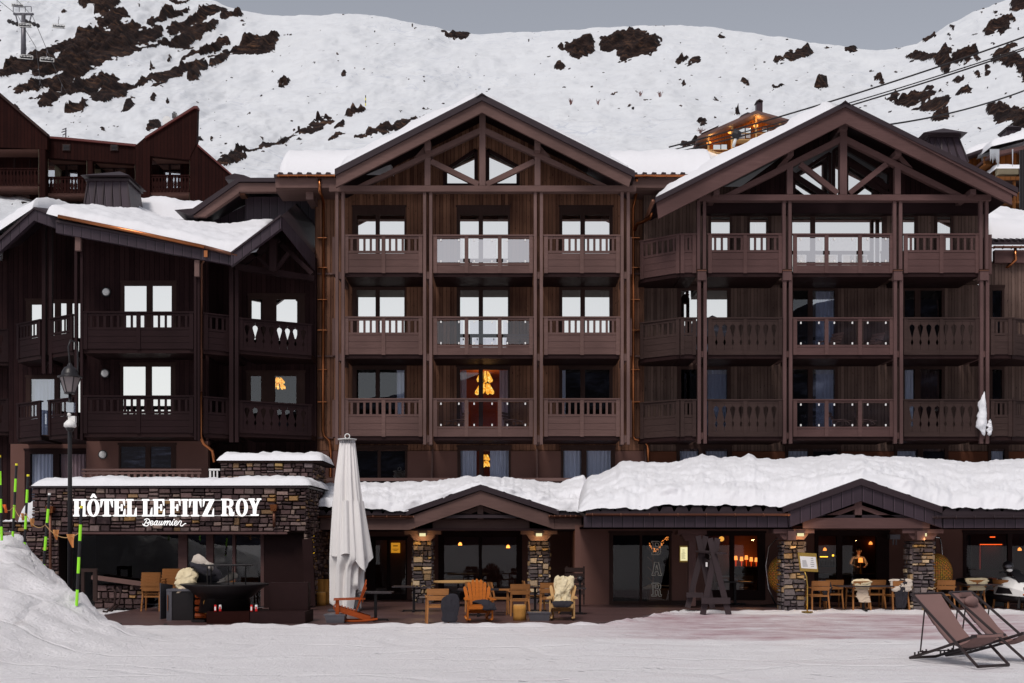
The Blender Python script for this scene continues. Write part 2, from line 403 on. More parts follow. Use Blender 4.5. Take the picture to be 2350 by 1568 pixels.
def ground_mesh():
    xs = np.concatenate([[-3000,-900,-300,-120,-60,-35], np.arange(-22,-6,.09), np.arange(-6,20,.16), [22,26,35,60,120,300,900,3000]])
    ys = np.concatenate([[-3000,-800,-250,-80,-20,0,6,10,12], np.arange(13.5,36,.13), [37,39,42,46,50,56,70]])
    gx, gy = np.meshgrid(xs, ys); gz = ground_h(gx, gy)
    gz = np.where((np.abs(gx) > 34) & (gy > 14), np.where(gx < 0, gz, 0), gz)
    nx, ny = len(xs), len(ys); v = np.stack([gx.ravel(), gy.ravel(), gz.ravel()], 1)
    f = [(j*nx+i, j*nx+i+1, (j+1)*nx+i+1, (j+1)*nx+i) for j in range(ny-1) for i in range(nx-1)]
    me = bpy.data.meshes.new('snow_ground'); me.from_pydata(v.tolist(), [], f); me.polygons.foreach_set('use_smooth', [True]*len(f))
    o = bpy.data.objects.new('snow_ground', me); C.objects.link(o)
    m, nt = newmat('trodden_snow'); n = N(nt); v1 = n.scaled((1,1,1))
    tc = n('ShaderNodeTexCoord'); sp = n('ShaderNodeSeparateXYZ'); nt.links.new(tc.outputs['Object'], sp.inputs[0])
    a = n.noise(v1, 1.1, 5, .6); b = n.noise(v1, 9, 6, .75); ln = n.noise(n.scaled((.25,1.6,1)), 1.3, 6, .7)
    col = n.mix(a, (.78,.75,.775), (.92,.90,.91)); col = n.mix(n.math('MULTIPLY', n.ramp(b, [(.45,(0,0,0)),(.75,(1,1,1))]), .35), col, (.88,.87,.9))
    # wine-red streaks tinted into the snow in front of the bar terrace
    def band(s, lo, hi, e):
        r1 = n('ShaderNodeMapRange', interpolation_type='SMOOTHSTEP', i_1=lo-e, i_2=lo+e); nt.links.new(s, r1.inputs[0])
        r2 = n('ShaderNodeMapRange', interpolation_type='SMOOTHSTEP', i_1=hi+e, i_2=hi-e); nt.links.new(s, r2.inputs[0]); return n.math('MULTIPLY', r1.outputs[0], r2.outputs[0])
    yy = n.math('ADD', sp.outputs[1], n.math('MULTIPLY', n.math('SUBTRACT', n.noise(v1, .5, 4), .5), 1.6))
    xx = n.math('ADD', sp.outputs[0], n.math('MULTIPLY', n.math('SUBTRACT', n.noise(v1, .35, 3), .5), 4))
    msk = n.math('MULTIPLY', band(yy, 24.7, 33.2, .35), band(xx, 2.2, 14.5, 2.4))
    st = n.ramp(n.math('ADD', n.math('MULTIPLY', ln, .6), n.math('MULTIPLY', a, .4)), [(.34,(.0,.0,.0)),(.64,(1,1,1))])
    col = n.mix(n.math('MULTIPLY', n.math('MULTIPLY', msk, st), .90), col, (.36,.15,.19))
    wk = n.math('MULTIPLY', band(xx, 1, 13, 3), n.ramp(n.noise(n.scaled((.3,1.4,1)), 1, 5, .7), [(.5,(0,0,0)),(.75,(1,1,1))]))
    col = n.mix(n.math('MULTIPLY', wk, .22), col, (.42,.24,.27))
    dirt = n.math('MULTIPLY', n.ramp(n.noise(v1, 1.1, 6, .7), [(.60,(0,0,0)),(.76,(1,1,1))]), band(sp.outputs[0], -11.5, -8.2, .8))
    col = n.mix(n.math('MULTIPLY', dirt, .6), col, (.20,.13,.13))
    mpw = n('ShaderNodeMapping'); mpw.inputs['Scale'].default_value = (.35,.9,1); wob = n('ShaderNodeVectorMath', operation='ADD'); nt.links.new(v1, wob.inputs[0]); nzc = n('ShaderNodeTexNoise', i_Scale=.35, i_Detail=2); nt.links.new(v1, nzc.inputs['Vector']); nt.links.new(nzc.outputs['Color'], wob.inputs[1]); nt.links.new(wob.outputs[0], mpw.inputs[0])
    vt = n('ShaderNodeTexVoronoi', feature='DISTANCE_TO_EDGE', i_Scale=.55); nt.links.new(mpw.outputs[0], vt.inputs['Vector']); rut = n('ShaderNodeMapRange', i_1=.0, i_2=.035); nt.links.new(vt.outputs['Distance'], rut.inputs[0])
    vd = n('ShaderNodeTexVoronoi', i_Scale=2.6); nt.links.new(v1, vd.inputs['Vector']); dent = n('ShaderNodeMapRange', i_1=.08, i_2=.22); nt.links.new(vd.outputs['Distance'], dent.inputs[0]); on = n.ramp(n.noise(v1, .45, 3), [(.5,(0,0,0)),(.58,(1,1,1))])
    dentm = n.math('MULTIPLY', n.math('SUBTRACT', dent.outputs[0], 1), on); b = n.math('ADD', b, n.math('ADD', n.math('MULTIPLY', dentm, .8), n.math('MULTIPLY', rut.outputs[0], .5)))
    col = n.mix(n.math('MULTIPLY', n.math('MULTIPLY', dentm, -1), .16), col, (.45,.42,.47))
    n.out(col, .5, n.math('ADD', n.math('MULTIPLY', b, .9), n.math('MULTIPLY', ln, .6)), 1.0, .07, 0, .35)
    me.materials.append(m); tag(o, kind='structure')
ground_mesh()

# ---------------------------------------------------------------- mountain behind the village
RIDGE = [(-700,-260),(-200,-170),(200,-80),(380,-30),(495,2),(520,14),(600,32),(650,38),(800,32),(860,36),(930,50),(1000,64),(1060,76),(1100,80),(1150,77),(1205,74),(1302,71),(1375,63),(1497,57),(1619,61),(1741,78),(1887,100),(1984,114),(2010,116),(2060,112),(2106,100),(2140,80),(2175,58),(2228,31),(2306,0),(2400,-40),(2700,-130),(3100,-160)]
A_ = lambda L: [(x*.3476, y*.3476, r*.3476) for x, y, r in L]
ROCKS = [A_(q) for q in [
 [(-60,490,30),(0,480,38),(200,430,58),(400,390,80),(600,330,92),(800,300,100),(930,260,70),(1040,200,30)],[(540,240,40),(640,220,30)],[(740,200,18),(920,180,16)],
 [(1130,190,20),(1300,115,30),(1430,55,32),(1480,60,16)],[(990,160,22),(1100,110,22),(1240,60,12)],[(1130,275,24),(1250,220,45),(1350,180,32),(1410,150,16)],
 [(1010,280,16),(1110,270,14)],[(80,575,12),(250,560,30),(380,530,36),(500,480,22),(620,465,12)],[(200,665,8),(330,640,22),(480,605,46),(620,560,48),(760,495,18)],
 [(290,710,16),(400,685,30)],[(570,655,10),(680,650,30),(850,590,17),(960,545,14)],[(950,560,14),(1010,530,38),(1130,485,30),(1260,430,22),(1350,390,10)],
 [(1210,365,8),(1350,310,32),(1490,272,16)],[(1290,470,20),(1360,430,30)],[(1260,530,12),(1320,505,10)],[(1390,370,12),(1530,340,18),(1640,310,45),(1733,280,45),(1790,235,22)],
 [(1420,435,10),(1500,392,18)],[(1490,110,14),(1580,95,8)],[(560,0,36),(640,10,40),(730,30,34)],[(640,75,20),(720,130,36),(820,115,14)],[(540,50,14),(545,60,10)],[(430,745,6),(540,700,8)],
 [(805,718,9),(860,705,10)],[(985,650,10)],[(875,640,7)],[(975,840,6),(1040,812,24)],[(1095,692,14)],[(675,852,12)],[(100,705,12),(140,735,10)],[(1400,915,10)],[(1310,915,18)],[(1118,358,8)],[(985,453,9)],
 [(1460,1072,5),(1560,1045,10),(1620,1035,8)],[(270,85,10),(275,80,8)],[(400,100,6)],[(1090,5,10),(1180,15,16),(1290,5,8)],[(600,135,6),(640,160,8),(690,170,5)]]] + [
 [(505,370,1.5),(560,347,3.5),(620,325,5),(650,312,2)],[(655,312,3),(680,300,4),(735,280,5),(770,262,2)],[(750,318,4),(772,306,6),(790,300,3)],[(768,286,3.5),(784,278,3)],[(812,258,5),(830,252,7)],[(800,263,3.5)],
 [(812,318,3),(850,305,7),(875,297,4),(888,288,6)],[(893,290,5),(920,280,9),(955,268,6)],[(975,262,3)],[(640,190,5),(652,187,5)],[(790,164,2.5)],[(1022,79,4),(1045,78,7),(1072,76,7)],[(1015,72,2)],
 [(1388,100,9),(1425,100,20),(1465,97,21),(1492,99,15)],[(1338,105,6),(1352,103,6)],[(1308,118,8),(1340,121,12)],[(1290,115,3),(1283,119,3)],[(1562,138,6),(1573,136,4)],[(1580,147,6),(1596,146,5)],[(1650,81,5),(1668,82,4)],
 [(1805,132,5),(1830,130,5),(1860,130,6)],[(1812,122,5)],[(1775,146,4),(1788,141,3)],[(1272,158,5),(1290,159,4)],[(1703,185,4),(1720,183,4)],[(1775,199,5),(1786,198,5)],[(1888,207,7),(1900,205,6)],[(1948,110,4),(1962,112,4)],
 [(1555,178,3),(1570,183,3)],[(1590,197,3)],[(2085,133,5),(2110,140,9),(2150,148,10),(2168,153,8)],[(2190,140,7),(2215,138,8),(2240,133,8)],[(2172,122,8)],[(2285,132,8),(2310,122,10),(2330,115,8)],[(2300,152,8),(2330,150,14),(2350,158,18),(2400,150,20)],
 [(2110,96,8),(2140,82,9)],[(2130,92,8)],[(2260,70,8),(2300,62,10),(2330,52,8)],[(2228,22,6)],[(2340,15,10),(2360,5,12)],[(2250,10,7)],[(2065,112,4),(2050,110,4)],[(2040,222,6),(2060,220,9)],[(2072,232,10),(2110,232,17),(2145,235,18),(2165,228,12)],[(2152,272,6),(2172,268,7)],
 [(2283,255,12),(2300,268,20),(2340,275,22),(2380,275,22)],[(2248,302,5)],[(2240,172,6)],[(2270,168,6)],[(1640,325,2),(1600,330,8),(1570,328,4)],[(1380,95,3)],[(2195,175,6)],[(2215,215,4)],[(1985,175,4)],[(2010,190,5),(2030,197,4)],[(1600,280,4),(1612,276,5)],[(1690,258,3)],[(1260,262,2)]]
def seg_field(px, py):
    best = np.full(px.shape, -9.0)
    for st in ROCKS:
        x0 = min(p[0]-p[2] for p in st)-40; x1 = max(p[0]+p[2] for p in st)+40; y0 = min(p[1]-p[2] for p in st)-40; y1 = max(p[1]+p[2] for p in st)+40
        m = (px > x0) & (px < x1) & (py > y0) & (py < y1)
        if not m.any(): continue
        qx, qy = px[m], py[m]; b = best[m]
        prs = list(zip(st[:-1], st[1:])) or [(st[0], (st[0][0]+.1, st[0][1], st[0][2]))]
        for (ax, ay, ar), (bx, by, br) in prs:
            dx, dy = bx-ax, by-ay; t = np.clip(((qx-ax)*dx+(qy-ay)*dy)/(dx*dx+dy*dy), 0, 1)
            rr = (ar+(br-ar)*t)*1.08+.6; dd = np.hypot((qx-ax-dx*t)*.92, (qy-ay-dy*t))
            b = np.maximum(b, (rr-dd)/(6+rr*.30))
        best[m] = b
    return best
def mountain():
    pxs = np.arange(-420, 2780, 2.7); NV = 430
    ts = np.concatenate([[-.06,-.03,-.01], np.linspace(0, 1, NV), [1.03,1.1,1.3]])
    rid = np.interp(pxs, [p[0] for p in RIDGE], [p[1] for p in RIDGE])
    G, T = np.meshgrid(pxs, ts); RD = np.meshgrid(rid, ts)[0]
    Yd = 62+np.clip(T,0,1)**1.25*(390-62)+np.clip(T-1,0,9)*300
    py = 600+(RD-600)*np.clip((Yd-62)/328.0, 0, 1)**.62
    py = py+18*fbm(G*.004, T*3, 0, 3, 41)*sst(0,.15,T)*sst(1.0,.8,T)+2.2*fbm(G*.03, py*.05, 0, 3, 31)
    Zd = H+(HY-py)*Yd/F; Zd = np.where(T > 1, Zd-(T-1)*260, Zd)
    Yd = np.where(T < 0, 62+T*130, Yd); Zd = np.where(T < 0, (1+T/.06)*Zd-.2, Zd)
    Xd = (G-CX)*Yd/F
    wx = G+9*fbm(G*.022, py*.03, 0, 4, 51)+3*fbm(G*.1, py*.12, 0, 2, 57); wy = py+8*fbm(G*.022, py*.03, 5.5, 4, 61)+4*fbm(G*.06, py*.16, 0, 3, 67)
    rk = seg_field(wx, wy)
    ang = (G*.34+py*.94); alo = (G*.94-py*.34)     # strata rise towards the right
    strat = fbm(alo*.012, ang*.085, 0, 4, 71)
    rk = np.minimum(rk, .50)+.62*strat+.30*fbm(G*.1, py*.16, 0, 4, 81)+.06
    # loose stones, more of them towards the peak on the right
    sp = fbm(G*.075, py*.12, 0, 3, 91); dens = 1.13-.30*sst(2030, 2260, G+(120-py)*.8)*sst(330, 120, py)-.08*sst(900,300,G)*sst(120,420,py)+.2*sst(260,330,py)*sst(700,900,G)
    rk = np.maximum(rk, (sp-dens)*2.5)
    rk = np.where(T > 1, -1, rk)
    m = sst(-.02, .14, rk); mbig = np.where(rk > (sp-dens)*2.5+.001, m, m*.25)
    rough = fbm(alo*.03, ang*.14, 0, 5, 101)
    Zd = Zd+mbig*np.clip(rk,0,.9)*(1.1+1.5*rough)*np.clip(Yd/330,.12,1)
    Yd = Yd-mbig*1.2*np.abs(rough)*np.clip(rk,0,1)
    und = fbm(G*.009+.3, py*.022, 0, 3, 121)+.35*fbm((G+py*1.5)*.03, py*.05, 0, 3, 131); Zd = Zd+np.where((T > 0) & (T <= 1), 1, 0)*und*1.0*np.clip(Yd/300, 0, 1)*sst(1.0, .93, T)
    nx, ny = len(pxs), len(ts); v = np.stack([Xd.ravel(), Yd.ravel(), Zd.ravel()], 1).astype(np.float32)
    idx = np.arange(nx*ny).reshape(ny, nx); q = np.stack([idx[:-1,:-1], idx[:-1,1:], idx[1:,1:], idx[1:,:-1]], -1).reshape(-1, 4)
    me = bpy.data.meshes.new('mountain'); me.vertices.add(len(v)); me.vertices.foreach_set('co', v.ravel())
    me.loops.add(q.size); me.loops.foreach_set('vertex_index', q.ravel().astype(np.int32)); me.polygons.add(len(q))
    me.polygons.foreach_set('loop_start', np.arange(0, q.size, 4, dtype=np.int32)); me.polygons.foreach_set('loop_total', np.full(len(q), 4, dtype=np.int32))
    me.polygons.foreach_set('use_smooth', np.ones(len(q), dtype=bool)); me.update(calc_edges=True)
    at = me.attributes.new('rock', 'FLOAT', 'POINT'); at.data.foreach_set('value', m.ravel().astype(np.float32))
    o = bpy.data.objects.new('mountain', me); C.objects.link(o); tag(o, kind='structure')
    mt, nt = newmat('snow_and_rock'); n = N(nt); v1 = n.scaled((1,1,1)); v2 = n.scaled((.5,.25,1.6))
    a = n('ShaderNodeAttribute', attribute_name='rock')
    s1 = n.noise(n.scaled((.05,.012,.07)), 2.2, 7, .66); s2 = n.noise(v1, .25, 5, .7); wv = n('ShaderNodeTexWave', i_Scale=.07, i_Distortion=9, i_Detail=3, i_Detail_Scale=.6); nt.links.new(n.scaled((1,.2,.6)), wv.inputs[0])
    sc = n.mix(s1, (.56,.58,.62), (.74,.755,.77)); tr = n.ramp(n.noise(n.scaled((.16,.03,.35)), 1.5, 8, .72), [(.55,(0,0,0)),(.68,(1,1,1))]); sc = n.mix(n.math('MULTIPLY', tr, .4), sc, (.86,.86,.89))
    dist = n('ShaderNodeVectorMath', operation='ADD'); nt.links.new(v1, dist.inputs[0]); nz_ = n('ShaderNodeTexNoise', i_Scale=.035, i_Detail=2); nt.links.new(v1, nz_.inputs['Vector']); sv = n('ShaderNodeVectorMath', operation='SCALE'); sv.inputs['Scale'].default_value = 55; nt.links.new(nz_.outputs['Color'], sv.inputs[0]); nt.links.new(sv.outputs[0], dist.inputs[1])
    mp_ = n('ShaderNodeMapping'); mp_.inputs['Scale'].default_value = (.045,.03,.16); nt.links.new(dist.outputs[0], mp_.inputs[0])
    vo = n('ShaderNodeTexVoronoi', feature='DISTANCE_TO_EDGE', i_Scale=1.6); nt.links.new(mp_.outputs[0], vo.inputs['Vector']); trk = n.math('LESS_THAN', vo.outputs['Distance'], .022)
    trk = n.math('MULTIPLY', trk, n.ramp(n.noise(n.scaled((.02,.01,.02)), 1.2, 3), [(.45,(0,0,0)),(.6,(1,1,1))])); sc = n.mix(n.math('MULTIPLY', trk, .5), sc, (.46,.49,.56))
    rc = n.ramp(n.noise(v2, .55, 8, .72), [(.34,(.004,.002,.002)),(.48,(.014,.007,.006)),(.58,(.045,.024,.017)),(.70,(.16,.08,.04))])
    rf = n.ramp(n.math('ADD', a.outputs['Fac'], n.math('MULTIPLY', n.math('SUBTRACT', n.noise(n.scaled((.6,.3,1.2)), .9, 7, .85), .5), 1.15)), [(.44,(0,0,0)),(.52,(1,1,1))])
    col = n.mix(rf, sc, rc); h = n.math('ADD', n.math('MULTIPLY', s2, .10), n.math('MULTIPLY', n.math('ADD', s1, tr), .35))
    n.out(col, .75, n.math('ADD', h, n.math('MULTIPLY', n.math('MULTIPLY', n.noise(v2, 1.2, 8, .8), rf), 1.5)), .55, .8, 0, .1)
    me.materials.append(mt)
mountain()
# the far side of the valley, behind the photographer: seen only in the window panes
def far_side():
    mb = MB(); prof = [(-90,9),(-50,8.2),(-38,7),(-30,6.4),(-24,5.6),(-18,6.3),(-12,6.8),(-6,8.4),(-2,9.2),(2,9.8),(6,9.6),(9,11.6),(11,12.6),(13,11.4),(18,13),(30,14),(60,12),(90,11)]
    def P(u, v):
        az = -90+180*u; e = np.interp(az, [p[0] for p in prof], [p[1] for p in prof])+.45*float(fbm(az*.35, v*2, 0, 5, 5)); r = 420+ v*280
        a = R(az); return (math.sin(a)*r, -math.cos(a)*r, -1 if v == 0 else (700*math.tan(R(e)))*v**1.1)
    mb.grid(P, 200, 12)
    m, nt = newmat('shaded_slope'); n = N(nt); z = n.scaled((1,1,1)); f = n.ramp(n.noise(z, .03, 6, .75), [(.50,(.012,.011,.02)),(.60,(.05,.055,.09)),(.75,(.25,.27,.36))])  # wooded look stands for snow in shade, its darkness put into the colour
    n.out(f, .9, None, spec=.05); o = mb.build('hills', m, None, True); tag(o, kind='structure')
far_side()
# ---------------------------------------------------------------- building kit
def wall_holes(mb, x0, x1, z0, z1, Y, d, holes):
    xs = sorted({x0, x1, *[min(max(h[0],x0),x1) for h in holes], *[min(max(h[1],x0),x1) for h in holes]})
    zs = sorted({z0, z1, *[min(max(h[2],z0),z1) for h in holes], *[min(max(h[3],z0),z1) for h in holes]})
    for a, b in zip(xs[:-1], xs[1:]):
        run = None
        for c, e in zip(zs[:-1], zs[1:]):
            inside = any(h[0] < (a+b)/2 < h[1] and h[2] < (c+e)/2 < h[3] for h in holes)
            if inside:
                if run: mb.box(a, b, Y, Y+d, *run); run = None
            else: run = (run[0], e) if run else (c, e)
        if run: mb.box(a, b, Y, Y+d, *run)
    return mb
def wave_sheet(x0, x1, z0, z1, y, amp=.035, wl=.13, gather=0):
    mb = MB(); nu = max(8, int((x1-x0)/.025))
    ph = random.random()*6
    def P(u, v):
        x = x0+(x1-x0)*u; return (x+gather*(1-v)*math.sin(u*9), y+amp*math.sin(x*2*math.pi/wl+ph+.6*math.sin(x*5))*(1-.3*v), z0+(z1-z0)*v)
    return mb.grid(P, nu, 3)
def room(x0, x1, z0, z1, y0, y1):
    mb = MB(); v = [(x0,y0,z0),(x1,y0,z0),(x1,y1,z0),(x0,y1,z0),(x0,y0,z1),(x1,y0,z1),(x1,y1,z1),(x0,y1,z1)]
    return mb.add(v, [(0,1,2,3),(4,5,6,7),(0,3,7,4),(1,2,6,5),(2,3,7,6)])
def window(b, x0, x1, z0, z1, Y, panes, pt=None, pb=None, glass='glassA', fr='frame', curtains=(), blind=0, inner='dark', depth=2.2, cm='curtain', w=.07, wide=None):
    """frame proud of the wall by 2.5 cm; panes = (xa, xb) pairs; pt/pb = pane top and bottom"""
    pt = z1-w*1.3 if pt is None else pt; pb = z0+w if pb is None else pb
    holes = [(a, c, pb, pt) for a, c in panes]
    f = wall_holes(MB(), x0, x1, z0, z1, Y-.025, .11, holes)
    f.box(x0-.03, x1+.03, Y-.04, Y-.004, z1+.001, z1+.07)
    fo = f.build('window', M[fr], b)
    for i, (a, c) in enumerate(panes):
        g = glass[i] if isinstance(glass, (list, tuple)) else glass
        tl = R(random.uniform(-.12,.12)); mb = MB(); mb.add([(a,Y+.02,pb),(c,Y+.02+(c-a)*tl,pb),(c,Y+.02+(c-a)*tl,pt),(a,Y+.02,pt)], [(0,1,2,3)])
        mb.build('pane', M[g], fo)
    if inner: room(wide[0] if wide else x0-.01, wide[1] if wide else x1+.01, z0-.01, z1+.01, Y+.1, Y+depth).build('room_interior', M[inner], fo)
    for q in curtains:
        a, c = q[0], q[1]; wave_sheet(a, c, pb, pt, Y+.17).build('curtain', M[q[2] if len(q) > 2 else cm], fo)
    if blind: MB().box(x0+.05, x1-.05, Y+.09, Y+.11, pt-blind, pt+.01).build('blind', M['framed'], fo)
    return fo
def rail_kit(bal, A, B, zt, zb, kind, pm, bm_, nb=2, endposts=True):
    """railing along plan line A-B: zt top of handrail, zb bottom; kind slat / glass / cut"""
    L = (Vector(B)-Vector(A)).length; h = zt-zb
    MB().lbox(A, B, -.03, L+.03, -.05, .08, zt-.045, zt).build('handrail', pm, bal)
    pw = .13
    cuts = [L*i/nb for i in range(nb+1)]
    for i, c in enumerate(cuts):
        c = min(max(c, pw/2), L-pw/2)
        MB().lbox(A, B, c-pw/2, c+pw/2, -.035, .03, zb, zt-.047).build('railing_post', pm, bal)
    if kind == 'slat':
        mb = MB(); zs0, zs1 = zb+h*.585, zt-h*.105
        mb.lbox(A, B, pw, L-pw, -.012, .02, zs1, zt-.05); mb.lbox(A, B, pw, L-pw, -.012, .02, zs0-.08, zs0)
        n = max(2, int(L/.235)); 
        for i in range(n):
            s = pw+(L-2*pw)*(i+.5)/n
            if any(abs(s-c) < pw*.75 for c in cuts): continue
            mb.lbox(A, B, s-.04, s+.04, -.004, .016, zs0, zs1)
        mb.build('slat_panel', bm_, bal)
        mb = MB(); hh = (zs0-.085-zb-.02)/3
        mb.lbox(A, B, pw*.6, L-pw*.6, .004, .016, zb+.02, zs0-.09)
        for k in range(3): mb.lbox(A, B, pw*.6, L-pw*.6, -.008+.004*(k%2), .02, zb+.02+hh*k, zb+.02+hh*(k+1)-.012)
        mb.build('board_panel', bm_, bal)
    elif kind == 'glass':
        mb = MB(); mb.lbox(A, B, pw, L-pw, -.012, .02, zb, zb+h*.2); mb.lbox(A, B, pw*.6, L-pw*.6, -.02, .02, zb+h*.21, zb+h*.265); mb.lbox(A, B, pw, L-pw, -.012, .02, zt-.12, zt-.05)
        mb.build('board_panel', bm_, bal)
        return [(cuts[i]+pw*.9, cuts[i+1]-pw*.9, zb+h*.285, zt-.15) for i in range(nb)]
    elif kind == 'cut':
        mb = MB(); mb.lbox(A, B, .02, L-.02, -.02, .03, zb, zb+h*.13); mb.lbox(A, B, .02, L-.02, -.015, .03, zt-.13, zt-.05)
        n = max(3, round(L/.29)); pit = L/n; z0, z1 = zb+h*.13, zt-.13; hz = z1-z0
        prof = [(0,.485),(.16,.485),(.2,.40),(.26,.34),(.33,.40),(.37,.47),(.42,.475),(.72,.22),(.78,.18),(.85,.24),(.88,.40),(.90,.485),(1,.485)]
        for i in range(n):
            c = pit*(i+.5); pts = [(c+w_*pit, z0+t*hz) for t, w_ in prof]+[(c-w_*pit, z0+t*hz) for t, w_ in prof[::-1]]
            mb.lpoly(A, B, pts, -.006, .018)
        mb.build('cutout_boards', bm_, bal)
    return []
def glass_panels(bal, A, B, rects, g):
    A_2, B_2 = Vector(A), Vector(B); e = (B_2-A_2).normalized()
    for s0, s1, z0, z1 in rects:
        p, q = A_2+e*s0, A_2+e*s1
        o = MB().add([(p.x,p.y+.01,z0),(q.x,q.y+.01,z0),(q.x,q.y+.01,z1),(p.x,p.y+.01,z1)], [(0,1,2,3)]).build('glass_panel', M[g], bal)
        mb = MB()
        for s in (s0+.16*(s1-s0), s1-.16*(s1-s0)):
            for z in (z0+.02, z1-.04): mb.lbox(A, B, s-.022, s+.022, -.03, .005, z-.03, z+.04)
        mb.build_each('glass_clamp', M['white'], bal)
def balcony(b, segs, zt, zb, yb, pm, bm_, slabm='framed', floor=.12):
    """segs = [(A, B, kind, nb, glass)] ; slab from the railing back to yb"""
    sl = MB()
    for A, B, *_ in segs:
        v = [(A[0],A[1]+.03),(B[0],B[1]+.03),(B[0],yb),(A[0],yb)]; z0, z1 = zb-floor, zb+.06
        sl.add([(x,y,z) for z in (z0,z1) for x, y in v], [(0,1,2,3),(4,5,6,7),(0,1,5,4),(1,2,6,5),(2,3,7,6),(3,0,4,7)])
    bal = sl.build('balcony', M[slabm], b)
    for A, B, kind, nb, g in segs:
        r = rail_kit(bal, A, B, zt, zb, kind, M[pm], M[bm_], nb)
        if r: glass_panels(bal, A, B, r, g)
    return bal
def gutter(b, px0, px1, py, Y, m='copper', r=.07):
    mb = MB(); n = 8
    def P(u, v):
        a = math.pi*v; return (X(px0,Y)+(X(px1,Y)-X(px0,Y))*u, Y-.02-r*math.cos(a), Z(py,Y)-r*math.sin(a))
    mb.grid(P, 6, n)
    for t in np.arange(.03, 1, .14):
        x = X(px0,Y)+(X(px1,Y)-X(px0,Y))*t; mb.box(x-.012, x+.012, Y-.1, Y+.05, Z(py,Y)-r-.012, Z(py,Y)+.012)
    return mb.build('gutter', M[m], b, True)
def snow(name, label, P, T, nu, nv, eu=.06, ev=.08, amp=.12, freq=1.2, seed=0, mat='snow', cat='snow cover', overhang=.0):
    """snow lying on a base surface P(u,v); thickness T rounds off to nothing at the edges"""
    U, V = np.meshgrid(np.linspace(0,1,nu+1), np.linspace(0,1,nv+1)); pts = np.array([[P(u, v) for u in np.linspace(0,1,nu+1)] for v in np.linspace(0,1,nv+1)])
    def edge(t, e): q = np.clip(np.minimum(t, 1-t)/e, 0, 1) if e > 0 else np.ones_like(t); return np.sqrt(np.clip(1-(1-q)**2, 0, 1))
    E = edge(U, eu)*edge(V, ev)
    nz = fbm(pts[...,0]*freq, pts[...,1]*freq, pts[...,2]*.5, 4, seed); nf = fbm(pts[...,0]*4.5, pts[...,1]*4.5+pts[...,2]*3, 0, 3, seed+9)
    th = T*E*(1+amp*nz*.9)+.03*nf*E*amp*5
    v = pts.copy(); v[...,2] += np.maximum(th, 0)
    mb = MB(); W_ = nu+1; mb.v = [tuple(q) for q in v.reshape(-1,3)]
    for j in range(nv):
        for i in range(nu): mb.f.append([j*W_+i, j*W_+i+1, (j+1)*W_+i+1, (j+1)*W_+i]); mb.col.append(None)
    o = mb.build(name, M[mat], None, True); return tag(o, label, cat, None, 'stuff')
def gable_roof(b, apex, left, right, th, Y0, Y1, m='metals'):
    """chevron slab: outer line left-apex-right (photo px at depth Y0), th px thick"""
    ax, ay = X(apex[0],Y0), Z(apex[1],Y0); lx, ly = X(left[0],Y0), Z(left[1],Y0); rx, ry = X(right[0],Y0), Z(right[1],Y0); t = th*Y0/F
    mb = MB().prism([(lx,ly),(ax,ay),(ax,ay-t),(lx,ly-t)], Y0, Y1).prism([(ax,ay),(rx,ry),(rx,ry-t),(ax,ay-t)], Y0, Y1)
    return mb.build('roof', M[m], b)
def lean(b, nm, mb, m): return mb.build(nm, M[m] if isinstance(m, str) else m, b)
RAIL = [6.958+2.8*k for k in range(3)]; RH = 1.31

# ---------------------------------------------------------------- hotel, middle gable block
YP, YW = 40.0, 41.7
hc = empty('hotel_building', (X(1106,YP), YP, 0), 'brown timber hotel block under the middle gable with copper downpipes and nine straight balconies', 'building', 'timber gabled blocks of the hotel')
# walls with real openings
ROWS_C = []
for k, (pyt, pyf) in enumerate([(848.5,843), (666,658.5), (494,476)]): ROWS_C.append((Z(pyt,YW), Z(pyf,YW)))
fl = [5.72+2.8*k for k in range(3)]; xs_c = [((809,931),[(818.5,862),(871.5,928)]), ((1048,1170.5),[(1056,1098.5),(1108.5,1165.5)]), ((1284,1406),[(1290.5,1332),(1342.5,1398.5)])]
holes = []; wins = []
for k in range(3):
    for j, (fr, ps) in enumerate(xs_c):
        x0, x1 = X(fr[0],YW), X(fr[1],YW); z0, z1 = fl[k]-.02, ROWS_C[k][1]; holes.append((x0,x1,z0,z1)); wins.append((k,j,x0,x1,z0,z1,[(X(a,YW),X(c,YW)) for a,c in ps]))
zt_ = Z(428,YW)
wl = MB(); wall_holes(wl, X(723,YW), X(1478,YW), 5.30, zt_, YW, .3, holes); lean(hc, 'wall', wl, 'wallc')
